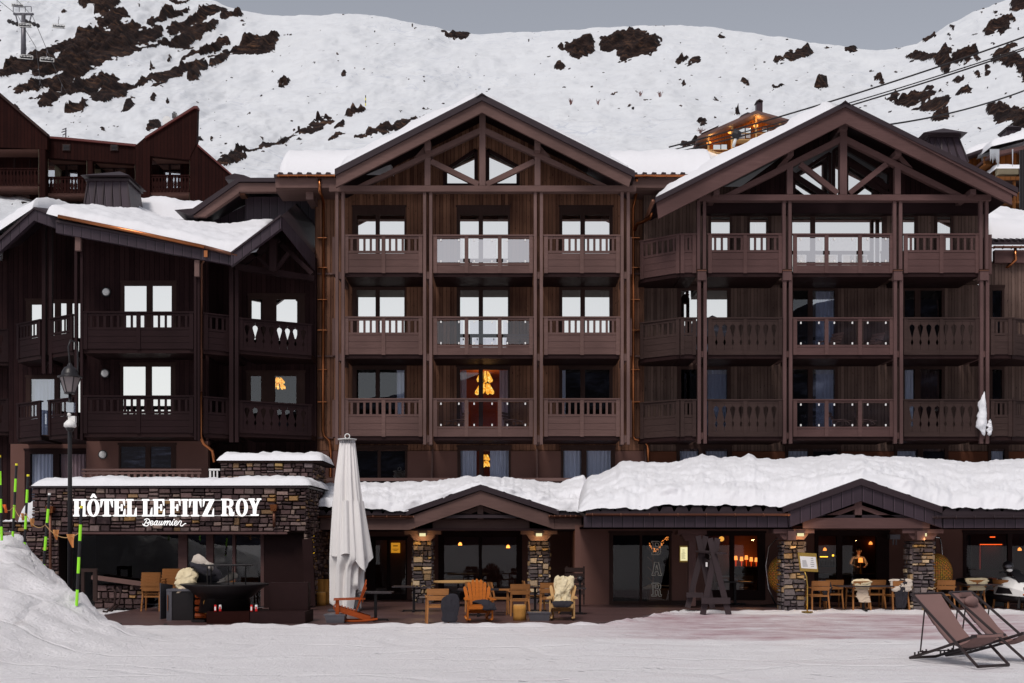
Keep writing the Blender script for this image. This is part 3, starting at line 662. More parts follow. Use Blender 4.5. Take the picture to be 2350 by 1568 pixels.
# gable part of the wall
gw = MB(); yy = 41.0
gl = [(X(1022,yy),Z(426,yy)),(X(1022,yy),Z(392,yy)),(X(1092.5,yy),Z(345,yy)),(X(1092.5,yy),Z(426,yy))]
gr = [(X(1119,yy),Z(426,yy)),(X(1119,yy),Z(345,yy)),(X(1189,yy),Z(384,yy)),(X(1189,yy),Z(426,yy))]
gw.pp([(805,432),(1022,432),(1022,392),(1106,334),(1106,252)], yy, .25); gw.pp([(1189,432),(1400,432),(1106,252),(1106,334),(1189,384)], yy, .25); gw.pp([(1092.5,432),(1092.5,345),(1106,334),(1119,345),(1119,432)], yy, .25)
lean(hc, 'gable_wall', gw, 'wallc')
for q in (gl, gr):
    f = MB(); 
    for i in range(4):
        a, c = q[i], q[(i+1)%4]; f.beam((a[0],yy-.01,a[1]), (c[0],yy-.01,c[1]), .12, .1, (0,1,0))
    cx_ = sum(p[0] for p in q)/4; a, c = q[1], q[2]
    fo = lean(hc, 'window', f, 'framed'); g = MB().add([(a_,yy+.06,b_) for a_,b_ in q], [(0,1,2,3)]).build('pane', M['glassA'], fo)
    room(min(p[0] for p in q), max(p[0] for p in q), q[0][1], max(p[1] for p in q)+.01, yy+.26, yy+2).build('room_interior', M['dark'], fo)
    # pale curtain and slanting purlin behind the pane
    xc = q[2][0]-.55 if q is gl else q[1][0]+.02
    wave_sheet(xc, xc+.5, q[0][1], min(q[1][1],q[2][1])+.25, yy+.14, .03).build('curtain', M['curtain'], fo)
GL = {(0,0):'glassC',(0,1):'glassC',(0,2):'glassC',(1,0):'glassA',(1,1):'glassA',(1,2):'glassA',(2,0):'glassA',(2,1):'glassA',(2,2):'glassA'}
for k,j,x0,x1,z0,z1,ps in wins:
    cur = []
    if j == 0 and k == 0: cur = [(ps[1][1]-.28, ps[1][1])]
    if j == 1 and k == 2: cur = [(ps[1][1]-.35, ps[1][1])]
    if j == 2: cur = [(ps[1][1]-.3, ps[1][1])] if k else [(ps[0][0], ps[0][0]+.12)]
    if (k,j) == (0,1): cur = [(ps[0][0], ps[0][0]+.22, 'curtainp'), (ps[1][1]-.3, ps[1][1], 'curtainp')]
    window(hc, x0, x1, z0, z1, YW, ps, pt=ROWS_C[k][0], pb=z0+.12, glass=GL[(k,j)], curtains=cur, blind=.0 if k < 2 else .0, inner='warm' if (k,j)==(0,1) else 'dark', depth=3.2)
# string courses, side strips
sc_ = MB()
for py in (627, 816, 1003): sc_.box(X(722,YW), X(765,YW), YW-.06, YW-.004, Z(py+4,YW), Z(py,YW)); sc_.box(X(1452,YW), X(1480,YW), YW-.06, YW-.004, Z(py+4,YW), Z(py,YW))
sc_.build_each('string_course', M['beam'], hc)
# stucco ground floor with its windows
zf0 = 2.9; holes = []; w0 = []
for j, (fr, ps) in enumerate([((809,935),[(819,867),(874,930)]), ((1050,1172),[(1057,1099.5),(1110,1167)]), ((1287,1411),[(1292.5,1334),(1346,1402)])]):
    x0, x1 = X(fr[0],YW), X(fr[1],YW); holes.append((x0,x1,zf0+.05,Z(1027,YW))); w0.append((x0,x1,[(X(a,YW),X(c,YW)) for a,c in ps]))
wl = MB(); wall_holes(wl, X(723.5,YW), X(1478,YW), -.2, 5.28, YW-.05, .33, holes); lean(hc, 'stucco_wall', wl, 'stucco')
for j, (x0,x1,ps) in enumerate(w0):
    cur = [] if j == 0 else [(ps[0][0], ps[0][1]-(.0 if j == 2 else .1)), (ps[1][0]+(.22 if j == 1 else 0), ps[1][1])]
    window(hc, x0, x1, zf0+.05, Z(1027,YW), YW-.05, ps, pt=Z(1033,YW), pb=zf0+.12, glass='glassC', curtains=cur, inner='warm' if j == 1 else 'dark')
pt_ = MB()   # partition screens between the ground floor balconies
for px in (991, 1230, 1478): pt_.add([(X(px,YW),YW-.06,Z(1030,YW)),(X(px,YW)+.06,YW-.06,Z(1030,YW)),(X(px,YW)+.06,YW-1.25,2.95),(X(px,YW),YW-1.25,2.95),(X(px,YW),YW-.06,2.95),(X(px,YW)+.06,YW-.06,2.95)], [(0,1,2,3),(0,3,4),(1,5,2),(4,3,2,5)])
pt_.build_each('partition', M['beam'], hc)
pr = MB().box(X(736,40.3), X(1480,40.3), 40.3, 40.42, Z(1104,40.3), Z(1097,40.3)); pr.box(X(736,40.3), X(1480,40.3), 40.33, 40.38, 2.95, 3.05)
for px in range(740, 1480, 37): pr.box(X(px,40.3)-.04, X(px,40.3)+.04, 40.32, 40.4, 3.0, Z(1104,40.3))
lean(hc, 'terrace_railing', pr, 'beam')
# paired posts
for px0 in (769.5, 971, 1225, 1424.5):
    for dx in (0, 14):
        MB().p(px0+dx, px0+dx+6.8, 440.5, 1020, YP-.09, .14).build('post', M['beamv'], hc)
    mb = MB()
    for py in (628, 816, 1003): mb.p(px0+7, px0+13.6, py-4, py+12, YP-.02, 1.7)
    mb.build_each('post_spacer', M['beam'], hc)
# balconies
BX = [(791,969.5,'slat',2),(994.5,1223,'glass',3),(1248.5,1422.5,'slat',2)]
for k in range(3):
    for px0, px1, kind, nb in BX:
        balcony(hc, [((X(px0,YP),YP),(X(px1,YP),YP),kind,nb,'glassW' if k == 2 else 'glassC')], RAIL[k], RAIL[k]-RH, YW-.06, 'beam' if kind != 'slat' else 'beam', 'panel')
    mb = MB().box(X(761,YP), X(768.5,YP), YP+.15, YP+.9, RAIL[k]-RH, RAIL[k]-.03); mb.box(X(1446,YP), X(1451,YP), YP+.15, YP+.9, RAIL[k]-RH, RAIL[k]-.03); mb.build_each('side_screen', M['panel'], hc)
# truss and barge boards
tr = MB(); YT = 39.86
MB().p(755,1460,426,439.6,YT-.02,.3).build('tie_beam', M['beam'], hc)
MB().p(1100,1114,258,425.6,YT,.24).build('king_post', M['beamv'], hc)
for a, c in (((1100,300),(826,434)), ((1114,300),(1389,434))):
    s = 1 if c[0] > a[0] else -1
    MB().pp([(a[0],293),(a[0],307),(c[0]-s*18,425.6),(c[0]-s*44+s*50,425.6)], YT+.01, .2).build('rafter', M['beam'], hc)
for px in (974.5, 1227): MB().pp([(px,361.5+(0 if px<1100 else -1)),(px+13.3,361.5),(px+13.3,425.6),(px,425.6)], YT+.02, .18).build('truss_post', M['beamv'], hc)
for a, c in (((989,370),(1098,423)), ((1226,370),(1116,423))): MB().bar(a, c, 12, YT+.03, .15).build('strut', M['beam'], hc)
for px, s in ((974.5,-1), (1226.8,1)):
    MB().p(px, px+13.3, 321, 345, 39.55, 2.0).build('purlin', M['beamv'], hc)
    e = px if s < 0 else px+13.3
    MB().pp([(e,334),(e,356 if s<0 else 356),(e+s*24,362),(e+s*24,362)][:3], YT+.05, .14).build('bracket', M['beam'], hc)
YB = 39.2
MB().pp([(1106,232),(1106,258),(771,430),(771,403)], YB+.03, .12).build('barge_board', M['beam'], hc)
MB().pp([(1106,232),(1452,401),(1443,429),(1106,258)], YB+.03, .12).build('barge_board', M['beam'], hc)
gable_roof(hc, (1106,215), (768,388), (1457,392), 15, YB-.06, 54)
MB().pp([(1093,222),(1106,213),(1119,222),(1106,216.5)], YB-.1, 14).build('ridge_cap', M['metals'], hc)
sof = MB(); a0 = 258  # board soffit under the overhang
sof.add([(X(1106,YB),YB+.1,Z(234,YB)),(X(771,YB),YB+.1,Z(405,YB)),(X(771,YB),YW,Z(405,YB)),(X(1106,YB),YW,Z(234,YB))], [(0,1,2,3)]).add([(X(1106,YB),YB+.1,Z(234,YB)),(X(1452,YB),YB+.1,Z(405,YB)),(X(1452,YB),YW,Z(405,YB)),(X(1106,YB),YW,Z(234,YB))], [(0,1,2,3)])
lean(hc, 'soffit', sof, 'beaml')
# side eaves left and right of the gable
YE = 40.4
for a, c, g0, g1 in ((632,772,636,788.5), (1446,1600,1424,1603)):
    MB().p(a, c, 409, 431, YE, .1).build('eaves_board', M['beam'], hc)
    MB().box(X(a,YE), X(c,YE), YE+.1, YW+.2, Z(433,YE), Z(428,YE)).build('soffit', M['beam'], hc)
    gutter(hc, g0, g1, 403, YE-.12, 'copper', .065)
    rf = MB(); x0, x1 = X(a-2,YE), X(c,YE); z0 = Z(402,YE); rf.add([(x0,YE-.1,z0),(x1,YE-.1,z0),(x1,54,z0+3.0),(x0,54,z0+3.0),(x0,YE-.1,z0-.12),(x1,YE-.1,z0-.12),(x1,54,z0+2.8),(x0,54,z0+2.8)], [(0,1,2,3),(4,5,6,7),(0,1,5,4),(1,2,6,5),(2,3,7,6),(3,0,4,7)])
    lean(hc, 'side_roof', rf, 'metals')
    tl = MB()
    for x in np.arange(x0+.1, x1-.1, .33): tl.pp([((x)*F/YE+CX-1,402),(x*F/YE+CX+13,402),(x*F/YE+CX+12,396),(x*F/YE+CX+3,395)], YE-.08, .3)
    lean(hc, 'eaves_tiles', tl, 'metals')
MB().p(632, 724, 430.5, 437, YE+.2, 1.3).build('eaves_beam', M['beam'], hc); MB().p(702, 719, 431, 458, YE+.4, 1.2).build('purlin', M['beamv'], hc)
# downpipes
for pth, nm in (([(733,411),(734,438),(742,462),(742,482),(741,990),(744,1002),(756,1012),(758,1024),(758,1096)],1), ([(1461,411),(1461,440),(1453,478),(1453,1000),(1457,1008),(1480,1014),(1487,1024),(1487,1060)],2)):
    MB().tube([(lambda Yk: (X(a,Yk),Yk,Z(b_,Yk)))(YW-.15-(1.2 if b_ < 440 else (.6 if b_ < 470 else 0))) for a, b_ in pth], .055).build('downpipe', M['copper'], hc, True)
    mb = MB()
    for py in (549,617,690,760,850,924): mb.box(X(pth[4][0],YW)-.16, X(pth[4][0],YW)+.16, YW-.2, YW-.01, Z(py,YW)-.012, Z(py,YW)+.012)
    mb.build_each('pipe_clip', M['copper'], hc)
MB().tube([(X(1500,40.6),40.3,Z(468,40.3)),(X(1492,40.6),40.6,Z(500,40.6)),(X(1478,41),41,Z(508,41)),(X(1462,41.4),41.4,Z(514,41.4)),(X(1456,41.5),41.5,Z(530,41.5))], .06).build('downpipe_elbow', M['copper'], hc, True)
# fabric of snow on the roof: two slopes and the two side eaves
def slope(x0, z0, x1, z1, y0, y1): return lambda u, v: (x0+(x1-x0)*u, y0+(y1-y0)*v, z0+(z1-z0)*u)
snow('roof_snow', 'thick snow lying on the left slope of the middle gable roof', slope(X(772,YB),Z(388,YB),X(1100,YB),Z(217,YB),YB+.25,53.5), .50, 40, 30, .05, .03, .25, 1.0, 1)
snow('roof_snow', 'thick snow lying on the right slope of the middle gable roof', slope(X(1112,YB),Z(217,YB),X(1455,YB),Z(391,YB),YB+.25,53.5), .34, 40, 30, .05, .03, .25, 1.0, 2)
z0 = Z(402,YE)
snow('roof_snow', 'rounded snow slab over the left eaves of the middle hotel block', lambda u, v: (X(636,YE)+(X(900,YE)-X(636,YE))*u, YE+.05+11*v, z0+.02+2.4*v), 1.02, 60, 50, .07, .12, .10, .8, 3)
snow('roof_snow', 'deep snow filling the valley between the two big gables', lambda u, v: (X(1400,YE)+(X(1640,YE)-X(1400,YE))*u, YE+.05+11*v, z0+.02+2.2*v), 1.02, 60, 50, .02, .12, .12, .8, 4)

# ---------------------------------------------------------------- chandeliers seen through the panes
def chandelier(px, py0, py1, Y, label, s=1.0, tiers=2):
    z0, z1 = Z(py1,Y), Z(py0,Y); t = empty('chandelier', (X(px,Y),Y,z0), label, 'chandelier', 'lit amber glass chandeliers'); x = X(px,Y)
    MB().tube([(x,Y,z0+.1),(x,Y,z1+.25)], .015).build('stem', M['brass'], t)
    h = (z1-z0)/tiers; rc_ = random.Random(int(px))
    for k in range(tiers):
        for i in range(9):
            a = 2*math.pi*i/9+k*.5; r = (.27 if k else .22)*s; ca, sa = math.cos(a), math.sin(a)
            zt = z1-k*h+rc_.uniform(-.02,.02); L = h*.86
            MB().tube([(x+ca*r*.55,Y+sa*r*.55,zt),(x+ca*r*.8,Y+sa*r*.8,zt-L*.45),(x+ca*r,Y+sa*r,zt-L*.85),(x+ca*r*1.15,Y+sa*r*1.15,zt-L)], [.022*s,.04*s,.062*s,.015*s], 6).build('petal', M['amber'], t)
    return t
chandelier(1112, 853, 908, YW+1.2, 'amber glass chandelier glowing behind the middle door of the tall block, third floor', 1.1)
chandelier(1114, 1044, 1074, YW+.9, 'small lit chandelier between curtains in the middle window above the porch snow', .6)
pl = bpy.data.lights.new('chandelier_light','POINT'); pl.energy = 13; pl.color = (1,.5,.18); pl.shadow_soft_size = .3; po = bpy.data.objects.new('chandelier_light', pl); C.objects.link(po); po.location = (X(1110,YW+1.2), YW+.9, Z(880,YW+1.2))
# ---------------------------------------------------------------- hotel, right gable block
hr = empty('hotel_building', (X(1940,YP), YP, 0), 'purplish timber hotel block under the right gable, its lower balconies with cut-out boards', 'building', 'timber gabled blocks of the hotel')
YW2 = 41.9
def pairs(Y, *pp): return [(X(a,Y), X(c,Y)) for a, c in pp]
wins = []      # (x0,x1,z0,z1, panes, pane top, glass, curtains, blind)
for k, (f, t, gl) in enumerate([(843.5,848,('glassC','glassB')), (659,667,('glassA','glassA'))]):
    zb_ = fl[k]-.02
    wins.append((1554.5,1676,f,t,zb_,[(1563,1600),(1622,1669)],gl,k))
    wins.append((1801,1922,f,t,zb_,[(1819.7,1854),(1865,1915.5)],('glassC','glassB') if k else ('glassC','glassB'),k))
    wins.append((2068,2167,f,t,zb_,[(2076,2099),(2112,2161)],('glassC','glassC'),k))
    wins.append((2270,2304,f,t,zb_,[(2277,2299)],('glassC',),k))
holes = [(X(w_[0],YW2),X(w_[1],YW2),w_[4],Z(w_[2],YW2)) for w_ in wins]
top = []; YT3 = 41.2; holes3 = []      # top floor, its wall stands a little further forward
for f0,f1,pa in [(1626,1681,[(1632,1675)]),(1715,1769,[(1721,1762.6)]),(1812,2034,[(1818,1860),(1870.7,2024.7)]),(2066,2106,[(2072,2099)]),(2145,2188,[(2151,2181.4)])]:
    top.append((f0,f1,pa)); holes3.append((X(f0,YT3),X(f1,YT3),fl[2]+.0,Z(492,YT3)))
wl = MB(); wall_holes(wl, X(1478,YW2), X(2262,YW2), 5.30, fl[2]-.06, YW2, .3, holes); wall_holes(wl, X(1478,YT3), X(2262,YT3), fl[2]-.05, Z(500,YW2)+.9, YT3, .9, holes3); wall_holes(wl, X(2262,YW2)+.01, X(2480,YW2), 5.30, Z(600,YW2), YW2, .3, holes); lean(hr, 'wall', wl, 'wallr')
for f0,f1,pf,pt,zb_,ps,gl,k in wins:
    pp_ = pairs(YW2, *ps); cur = []
    if f0 == 1801: cur = [(pp_[1][0]+.15, pp_[1][1])]
    elif f0 == 1554.5: cur = [] if k else [(pp_[1][0], pp_[1][1])]
    elif f0 == 2068 and k == 0: cur = [(pp_[0][0], pp_[0][1]), (pp_[1][0], pp_[1][1], 'room')]
    window(hr, X(f0,YW2), X(f1,YW2), zb_, Z(pf,YW2), YW2, pp_, pt=Z(pt,YW2), pb=zb_+.12, glass=gl, curtains=cur, inner='dark')
for i, (f0,f1,pa) in enumerate(top):
    pp_ = pairs(YT3, *pa); cur = [] 
    if i == 2: cur = [(pp_[0][0], pp_[0][1]), (pp_[1][0]+1.9, pp_[1][1]-.1)]
    if i in (1,4): cur = [(pp_[0][0]+.2, pp_[0][1]-.1)]
    window(hr, X(f0,YT3), X(f1,YT3), fl[2], Z(492,YT3), YT3, pp_, pt=Z(498,YT3), pb=fl[2]+(.12 if i == 2 else .95), glass='glassA', curtains=cur, blind=.24)
# gable wall and its glazing
yg = 41.0
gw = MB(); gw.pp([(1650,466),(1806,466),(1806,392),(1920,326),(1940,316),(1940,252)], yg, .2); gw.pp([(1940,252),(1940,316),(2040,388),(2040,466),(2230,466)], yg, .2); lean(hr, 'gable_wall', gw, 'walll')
for i, q in enumerate([[(1822,466),(1822,405),(1904,352),(1904,466)], [(1913,466),(1913,346),(1929,338),(1929,466)], [(1943,466),(1943,362),(2006,402),(2006,466)], [(2012,466),(2012,408),(2026,417),(2026,466)]]):
    q = [(X(a,yg),Z(b_,yg)) for a, b_ in q]; f = MB()
    for j in range(4): a, c = q[j], q[(j+1)%4]; f.beam((a[0],yg-.01,a[1]), (c[0],yg-.01,c[1]), .1, .08, (0,1,0))
    fo = lean(hr, 'window', f, 'framed'); MB().add([(a_,yg+.06,b_) for a_,b_ in q], [(0,1,2,3)]).build('pane', M['glassA'], fo)
    if i in (0,): wave_sheet(q[2][0]-.55, q[2][0], q[0][1], q[2][1]-.2, yg+.14, .03).build('curtain', M['curtain'], fo)
for a, c in (((1808,392),(1900,452)), ((2040,395),(1930,330)), ((2040,432),(1945,372)), ((2046,452),(1990,415))): MB().bar(a, c, 12, yg-.16, .12).build('brace', M['framed'], hr)
MB().p(1612, 2260, 466, 490, YT3-.35, .3).build('beam', M['beaml'], hr)
# rust stucco ground floor
holes = []; w0 = []
for f0,f1,pa in [(1552,1679,[(1560,1603),(1619,1669)]),(1801,1928,[(1808,1854),(1865,1921)]),(2051,2175,[(2058,2105),(2117,2167)]),(2266,2313,[(2273,2304)])]:
    holes.append((X(f0,YW2),X(f1,YW2),3.3,Z(1023.5,YW2))); w0.append((X(f0,YW2),X(f1,YW2),pairs(YW2,*pa)))
wl = MB(); wall_holes(wl, X(1480,YW2), X(2480,YW2), -.2, 5.28, YW2-.05, .33, holes); lean(hr, 'stucco_wall', wl, 'stuccor')
for i, (x0,x1,ps) in enumerate(w0): window(hr, x0, x1, 3.3, Z(1023.5,YW2), YW2-.05, ps, pt=Z(1031,YW2), pb=3.4, glass='glassC', curtains=[(a,c) for a,c in ps][:(2 if i < 1 else 1)], inner='dark')
# posts
for px0 in (1599.7, 1796, 2050, 2248):
    for dx in (0, 13.6):
        MB().p(px0+dx, px0+dx+7.2, 460.5, 618, YP-.09, .14).build('post', M['beamrv'], hr)
        MB().p(px0+dx+1.5, px0+dx+8.9, 630, 1018, YP-.09, .14).build('post', M['beamrv'], hr)
    MB().p(px0+1.5, px0+21, 622, 643, YP-.14, .24).build('post_collar', M['beamrv'], hr)
    MB().p(px0+.5, px0+22, 619.5, 622, YP-.16, .28).build('copper_cap', M['copperd'], hr)
    mb = MB()
    for py in (816, 1003): mb.p(px0+8.5, px0+15, py-10, py+4, YP-.02, 1.8)
    mb.build_each('post_spacer', M['beamr'], hr)
# balconies
yob = 40.96
for k in range(3):
    zt, zb = RAIL[k]+(.04 if k == 2 else -.03), RAIL[k]-RH
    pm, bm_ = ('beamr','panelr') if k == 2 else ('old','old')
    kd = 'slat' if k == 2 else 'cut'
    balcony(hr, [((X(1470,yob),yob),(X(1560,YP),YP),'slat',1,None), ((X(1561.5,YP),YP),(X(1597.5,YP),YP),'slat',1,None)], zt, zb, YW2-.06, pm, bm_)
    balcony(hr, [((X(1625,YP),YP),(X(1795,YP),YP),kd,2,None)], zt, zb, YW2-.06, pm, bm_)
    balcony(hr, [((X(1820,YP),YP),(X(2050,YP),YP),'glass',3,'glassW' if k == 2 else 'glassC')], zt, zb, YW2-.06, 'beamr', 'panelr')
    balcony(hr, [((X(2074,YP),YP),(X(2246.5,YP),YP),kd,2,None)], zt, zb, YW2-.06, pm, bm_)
    if k < 2: balcony(hr, [((X(2273,YP),YP),(X(2322,YP),YP),'slat',1,None), ((X(2323.5,YP),YP),(X(2420,41.2),41.2),'slat',1,None)], zt, zb, YW2-.06, pm, bm_)
    else: MB().box(X(2272,YP), X(2279,YP), YP+.1, YP+.9, zb, zt).build('side_screen', M['panelr'], hr)
# truss
YT = 39.86
MB().p(1603,2275,446.7,460,YT-.02,.3).build('tie_beam', M['beamr'], hr)
MB().p(1928,1944,276,446.3,YT,.24).build('king_post', M['beamrv'], hr); MB().p(1926.5,1945.5,282.5,297,YT-.25,2.2).build('purlin', M['beamrv'], hr)
for s in (-1, 1):
    xi = 1928 if s < 0 else 1944
    MB().pp([(xi,313),(xi,328),(xi+s*238,446.3),(xi+s*265,446.3)], YT+.01, .2).build('rafter', M['beamr'], hr)
for px in (1806.5, 2054): MB().p(px, px+13.4, 377, 446.3, YT+.02, .18).build('truss_post', M['beamrv'], hr); MB().p(px+1, px+15, 344.7, 357, 39.5, 2.2).build('purlin', M['beamrv'], hr)
for a, c in (((1837,376),(1923,443)), ((2035,376),(1950,443))): MB().bar(a, c, 12, YT+.03, .15).build('strut', M['beamr'], hr)
for px in (1638, 2227): MB().p(px, px+13, 434, 446, 39.5, 2.2).build('purlin', M['beamrv'], hr)
for e, s in ((1807,-1),(2069,1)): MB().pp([(e,357),(e+s*(-12),357),(e-s*-2,376),(e+s*26,392-6)][:4], YT+.05, .14).build('bracket', M['beamr'], hr)
YB = 39.2
MB().pp([(1940,245),(1940,283),(1511,502),(1506,464)], YB+.03, .12).build('barge_board', M['beamr'], hr)
MB().pp([(1940,245),(2322,443),(2323,470),(1940,283)], YB+.03, .12).build('barge_board', M['beamr'], hr)
MB().pp([(1940,238),(2334,444),(2334,451),(1940,246)], YB-.03, .06).build('edge_board', M['beamr'], hr); MB().pp([(1940,238),(1940,246),(1506,463),(1506,456)], YB-.03, .06).build('edge_board', M['beamr'], hr)
gable_roof(hr, (1940,233), (1504,453), (2337,431), 12, YB-.06, 56)
MB().pp([(1928,240),(1940,230),(1952,240),(1940,234)], YB-.1, 16).build('ridge_cap', M['metals'], hr)
sof = MB(); sof.add([(X(1940,YB),YB+.1,Z(250,YB)),(X(1508,YB),YB+.1,Z(470,YB)),(X(1508,YB),YW2,Z(470,YB)),(X(1940,YB),YW2,Z(250,YB))], [(0,1,2,3)]).add([(X(1940,YB),YB+.1,Z(250,YB)),(X(2330,YB),YB+.1,Z(450,YB)),(X(2330,YB),YW2,Z(450,YB)),(X(1940,YB),YW2,Z(250,YB))], [(0,1,2,3)])
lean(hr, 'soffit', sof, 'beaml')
MB().tube([(X(1498,YB),YB-.1,Z(464,YB)),(X(1500,YB),YB+12,Z(464,YB))], .07).build('gutter', M['copperd'], hr, True)
snow('roof_snow', 'thick snow with a footprint-like dent on the left slope of the right gable roof', slope(X(1510,YB),Z(450,YB),X(1930,YB),Z(236,YB),YB+.25,55), .42, 60, 30, .04, .03, .30, 1.0, 11)
snow('roof_snow', 'thin strip of snow on the right slope of the right gable roof', slope(X(1950,YB),Z(237,YB),X(2325,YB),Z(425,YB),YB+1.6,55), .10, 40, 30, .04, .03, .5, 1.6, 12)
def metal_chimney(px0, px1, pyb, pxt0, pxt1, pyt, hood, Y, d, label, nm='chimney'):
    z0, z1 = Z(pyb,Y), Z(pyt,Y); t = empty(nm, (X((px0+px1)/2,Y),Y,z0), label, 'chimney'); x0,x1,a0,a1 = X(px0,Y),X(px1,Y),X(pxt0,Y),X(pxt1,Y); s = (x1-x0-(a1-a0))/2
    v = [(x0,Y,z0),(x1,Y,z0),(x1,Y+d,z0),(x0,Y+d,z0),(a0,Y+s,z1),(a1,Y+s,z1),(a1,Y+d-s,z1),(a0,Y+d-s,z1)]
    MB().add(v, [(0,1,5,4),(1,2,6,5),(2,3,7,6),(3,0,4,7),(4,5,6,7),(0,3,2,1)]).build('body', M['metal'], t)
    rb = MB()
    for i in range(6):
        f = i/5; rb.beam((x0+(x1-x0)*f,Y-.02,z0), (a0+(a1-a0)*f,Y+s-.02,z1), .05, .05)
    rb.build_each('seam', M['metals'], t)
    MB().box(a0-.08, a1+.08, Y+s-.08, Y+d-s+.08, z1, z1+.09).build('collar', M['metals'], t)
    hx0, hx1, hz, ha, hp = X(hood[0],Y), X(hood[1],Y), Z(hood[2],Y), Z(hood[3],Y), X(hood[4],Y)
    for cx, cy in ((a0+.1,Y+s+.1),(a1-.1,Y+s+.1),(a0+.1,Y+d-s-.1),(a1-.1,Y+d-s-.1)): MB().box(cx-.04,cx+.04,cy-.04,cy+.04,z1+.09,hz+.12).build('hood_leg', M['metals'], t)
    MB().box(a0+.3, a1-.3, Y+s+.3, Y+d-s-.3, z1+.09, hz-.08).build('flue', M['black'], t)
    MB().add([(hx0,Y-.1,hz),(hx1,Y-.1,hz),(hx1,Y+d+.1,hz),(hx0,Y+d+.1,hz),(hp,Y+d*.35,ha),(hp,Y+d*.65,ha)], [(0,1,4),(1,2,5,4),(2,3,5),(3,0,4,5),(0,3,2,1)]).build('hood', M['metals'], t)
metal_chimney(2121, 2222, 372, 2140, 2206, 310, (2118,2219,306,281,2180), 46, 1.9, 'dark ribbed metal chimney with a peaked cowl behind the right gable')
metal_chimney(188, 302, 505, 198, 289, 413, (186,298,404,381,262), 44, 1.9, 'dark ribbed metal chimney rising from the snowy roof on the left')

# low wing at the far right
hw = empty('hotel_wing', (X(2330,44), 44, 0), 'low dark timber wing with a slate-grey metal roof at the right edge', 'building')
yr = 41.6
rf = MB(); rf.add([(X(2274,yr),yr,Z(556,yr)),(X(2600,yr),yr,Z(556,yr)),(X(2600,yr),49,Z(556,yr)+2.6),(X(2230,yr),49,Z(556,yr)+2.6),(X(2274,yr),yr,Z(562,yr)),(X(2600,yr),yr,Z(562,yr)),(X(2600,yr),49,Z(562,yr)+2.5),(X(2230,yr),49,Z(562,yr)+2.5)], [(0,1,2,3),(4,5,6,7),(0,1,5,4),(1,2,6,5),(2,3,7,6),(3,0,4,7)])
lean(hw, 'roof', rf, 'metals')
for i in range(11):
    x = X(2278+i*14,yr); MB().beam((x,yr-.02,Z(555,yr)+.03), (x-.12,46,Z(555,yr)+1.57), .07, .08).build('roof_batten', M['metals'], hw)
gutter(hw, 2277, 2420, 566, yr-.05, 'copperd', .07)
MB().p(2283, 2440, 574, 603, yr+.1, .2).build('eaves_board', M['beamr'], hw)
MB().tube([(X(2330,yr),yr,Z(570,yr)),(X(2331,yr),yr,Z(596,yr)),(X(2322,yr),yr+.3,Z(608,yr)),(X(2300,yr),yr+.5,Z(612,yr))], .055).build('downpipe', M['copper'], hw, True)
snow('roof_snow', 'smooth snow sliding off the low metal roof at the right edge', lambda u, v: (X(2262+20*(1-v),yr)+3.6*u, yr+.5+6.5*v, Z(552,yr)+.15+2.5*v), .62, 40, 40, .10, .14, .2, 1.2, 15)

# ---------------------------------------------------------------- hotel, dark left wing with the bent front
hl = empty('hotel_wing', (X(320,38.5), 38.5, 0), 'very dark timber hotel wing on the left, folded front, round lamps and snowy roof', 'building')
YL = 38.5; YLW = 40.0
flL = [Z(1000,YL), Z(806,YL)]
# main facet
wins = [(276.7,403.5,837,841.5,flL[0]+.02,[(282,334.3),(347.8,392)],1098), (278.6,405.4,649.3,656,flL[1]+.02,[(284.8,336.6),(349.7,394.3)],0)]
holes = [(X(a,YLW),X(c,YLW),z,Z(t,YLW)) for a,c,t,_,z,_,_ in wins]
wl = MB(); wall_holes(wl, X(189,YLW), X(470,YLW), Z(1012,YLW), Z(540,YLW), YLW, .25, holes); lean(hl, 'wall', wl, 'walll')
for a,c,t,pt,z,ps,_ in wins: window(hl, X(a,YLW), X(c,YLW), z, Z(t,YLW), YLW, pairs(YLW,*ps), pt=Z(pt,YLW), pb=z+.1, glass='glassA', inner='dark', fr='frame')
wl = MB(); wall_holes(wl, X(199,YLW), X(478,YLW), -.2, Z(1013,YLW), YLW-.04, .3, [(X(273.6,YLW),X(404.7,YLW),2.9,Z(1021.5,YLW))]); lean(hl, 'stucco_wall', wl, 'stucco')
window(hl, X(273.6,YLW), X(404.7,YLW), 2.9, Z(1021.5,YLW), YLW-.04, pairs(YLW,(278,335),(346.6,393.6)), pt=Z(1025.5,YLW), pb=Z(1074,YLW), glass='glassB', inner='dark')
bx = MB().p(250,262,1060,1066,YLW-.2,.1)
for py, px in ((671.3,244.8),(857.7,242),(1043.7,237)):
    t = empty('wall_lamp', (X(px,YLW),YLW,Z(py,YLW)), 'round opal bulkhead lamp on the left wing, '+{671.3:'beside its top floor window',857.7:'beside its middle floor window',1043.7:'on brown stucco beside the lowest window'}[py], 'wall lamp', 'round wall lamps of the left wing')
    x, z = X(px,YLW), Z(py,YLW)
    MB().tube([(x,YLW,z),(x,YLW-.07,z)], .155, 20).build('rim', M['black'], t, False)
    MB().ball((x,YLW-.07,z), (.125,.05,.125)).build('globe', M['white'], t, True)
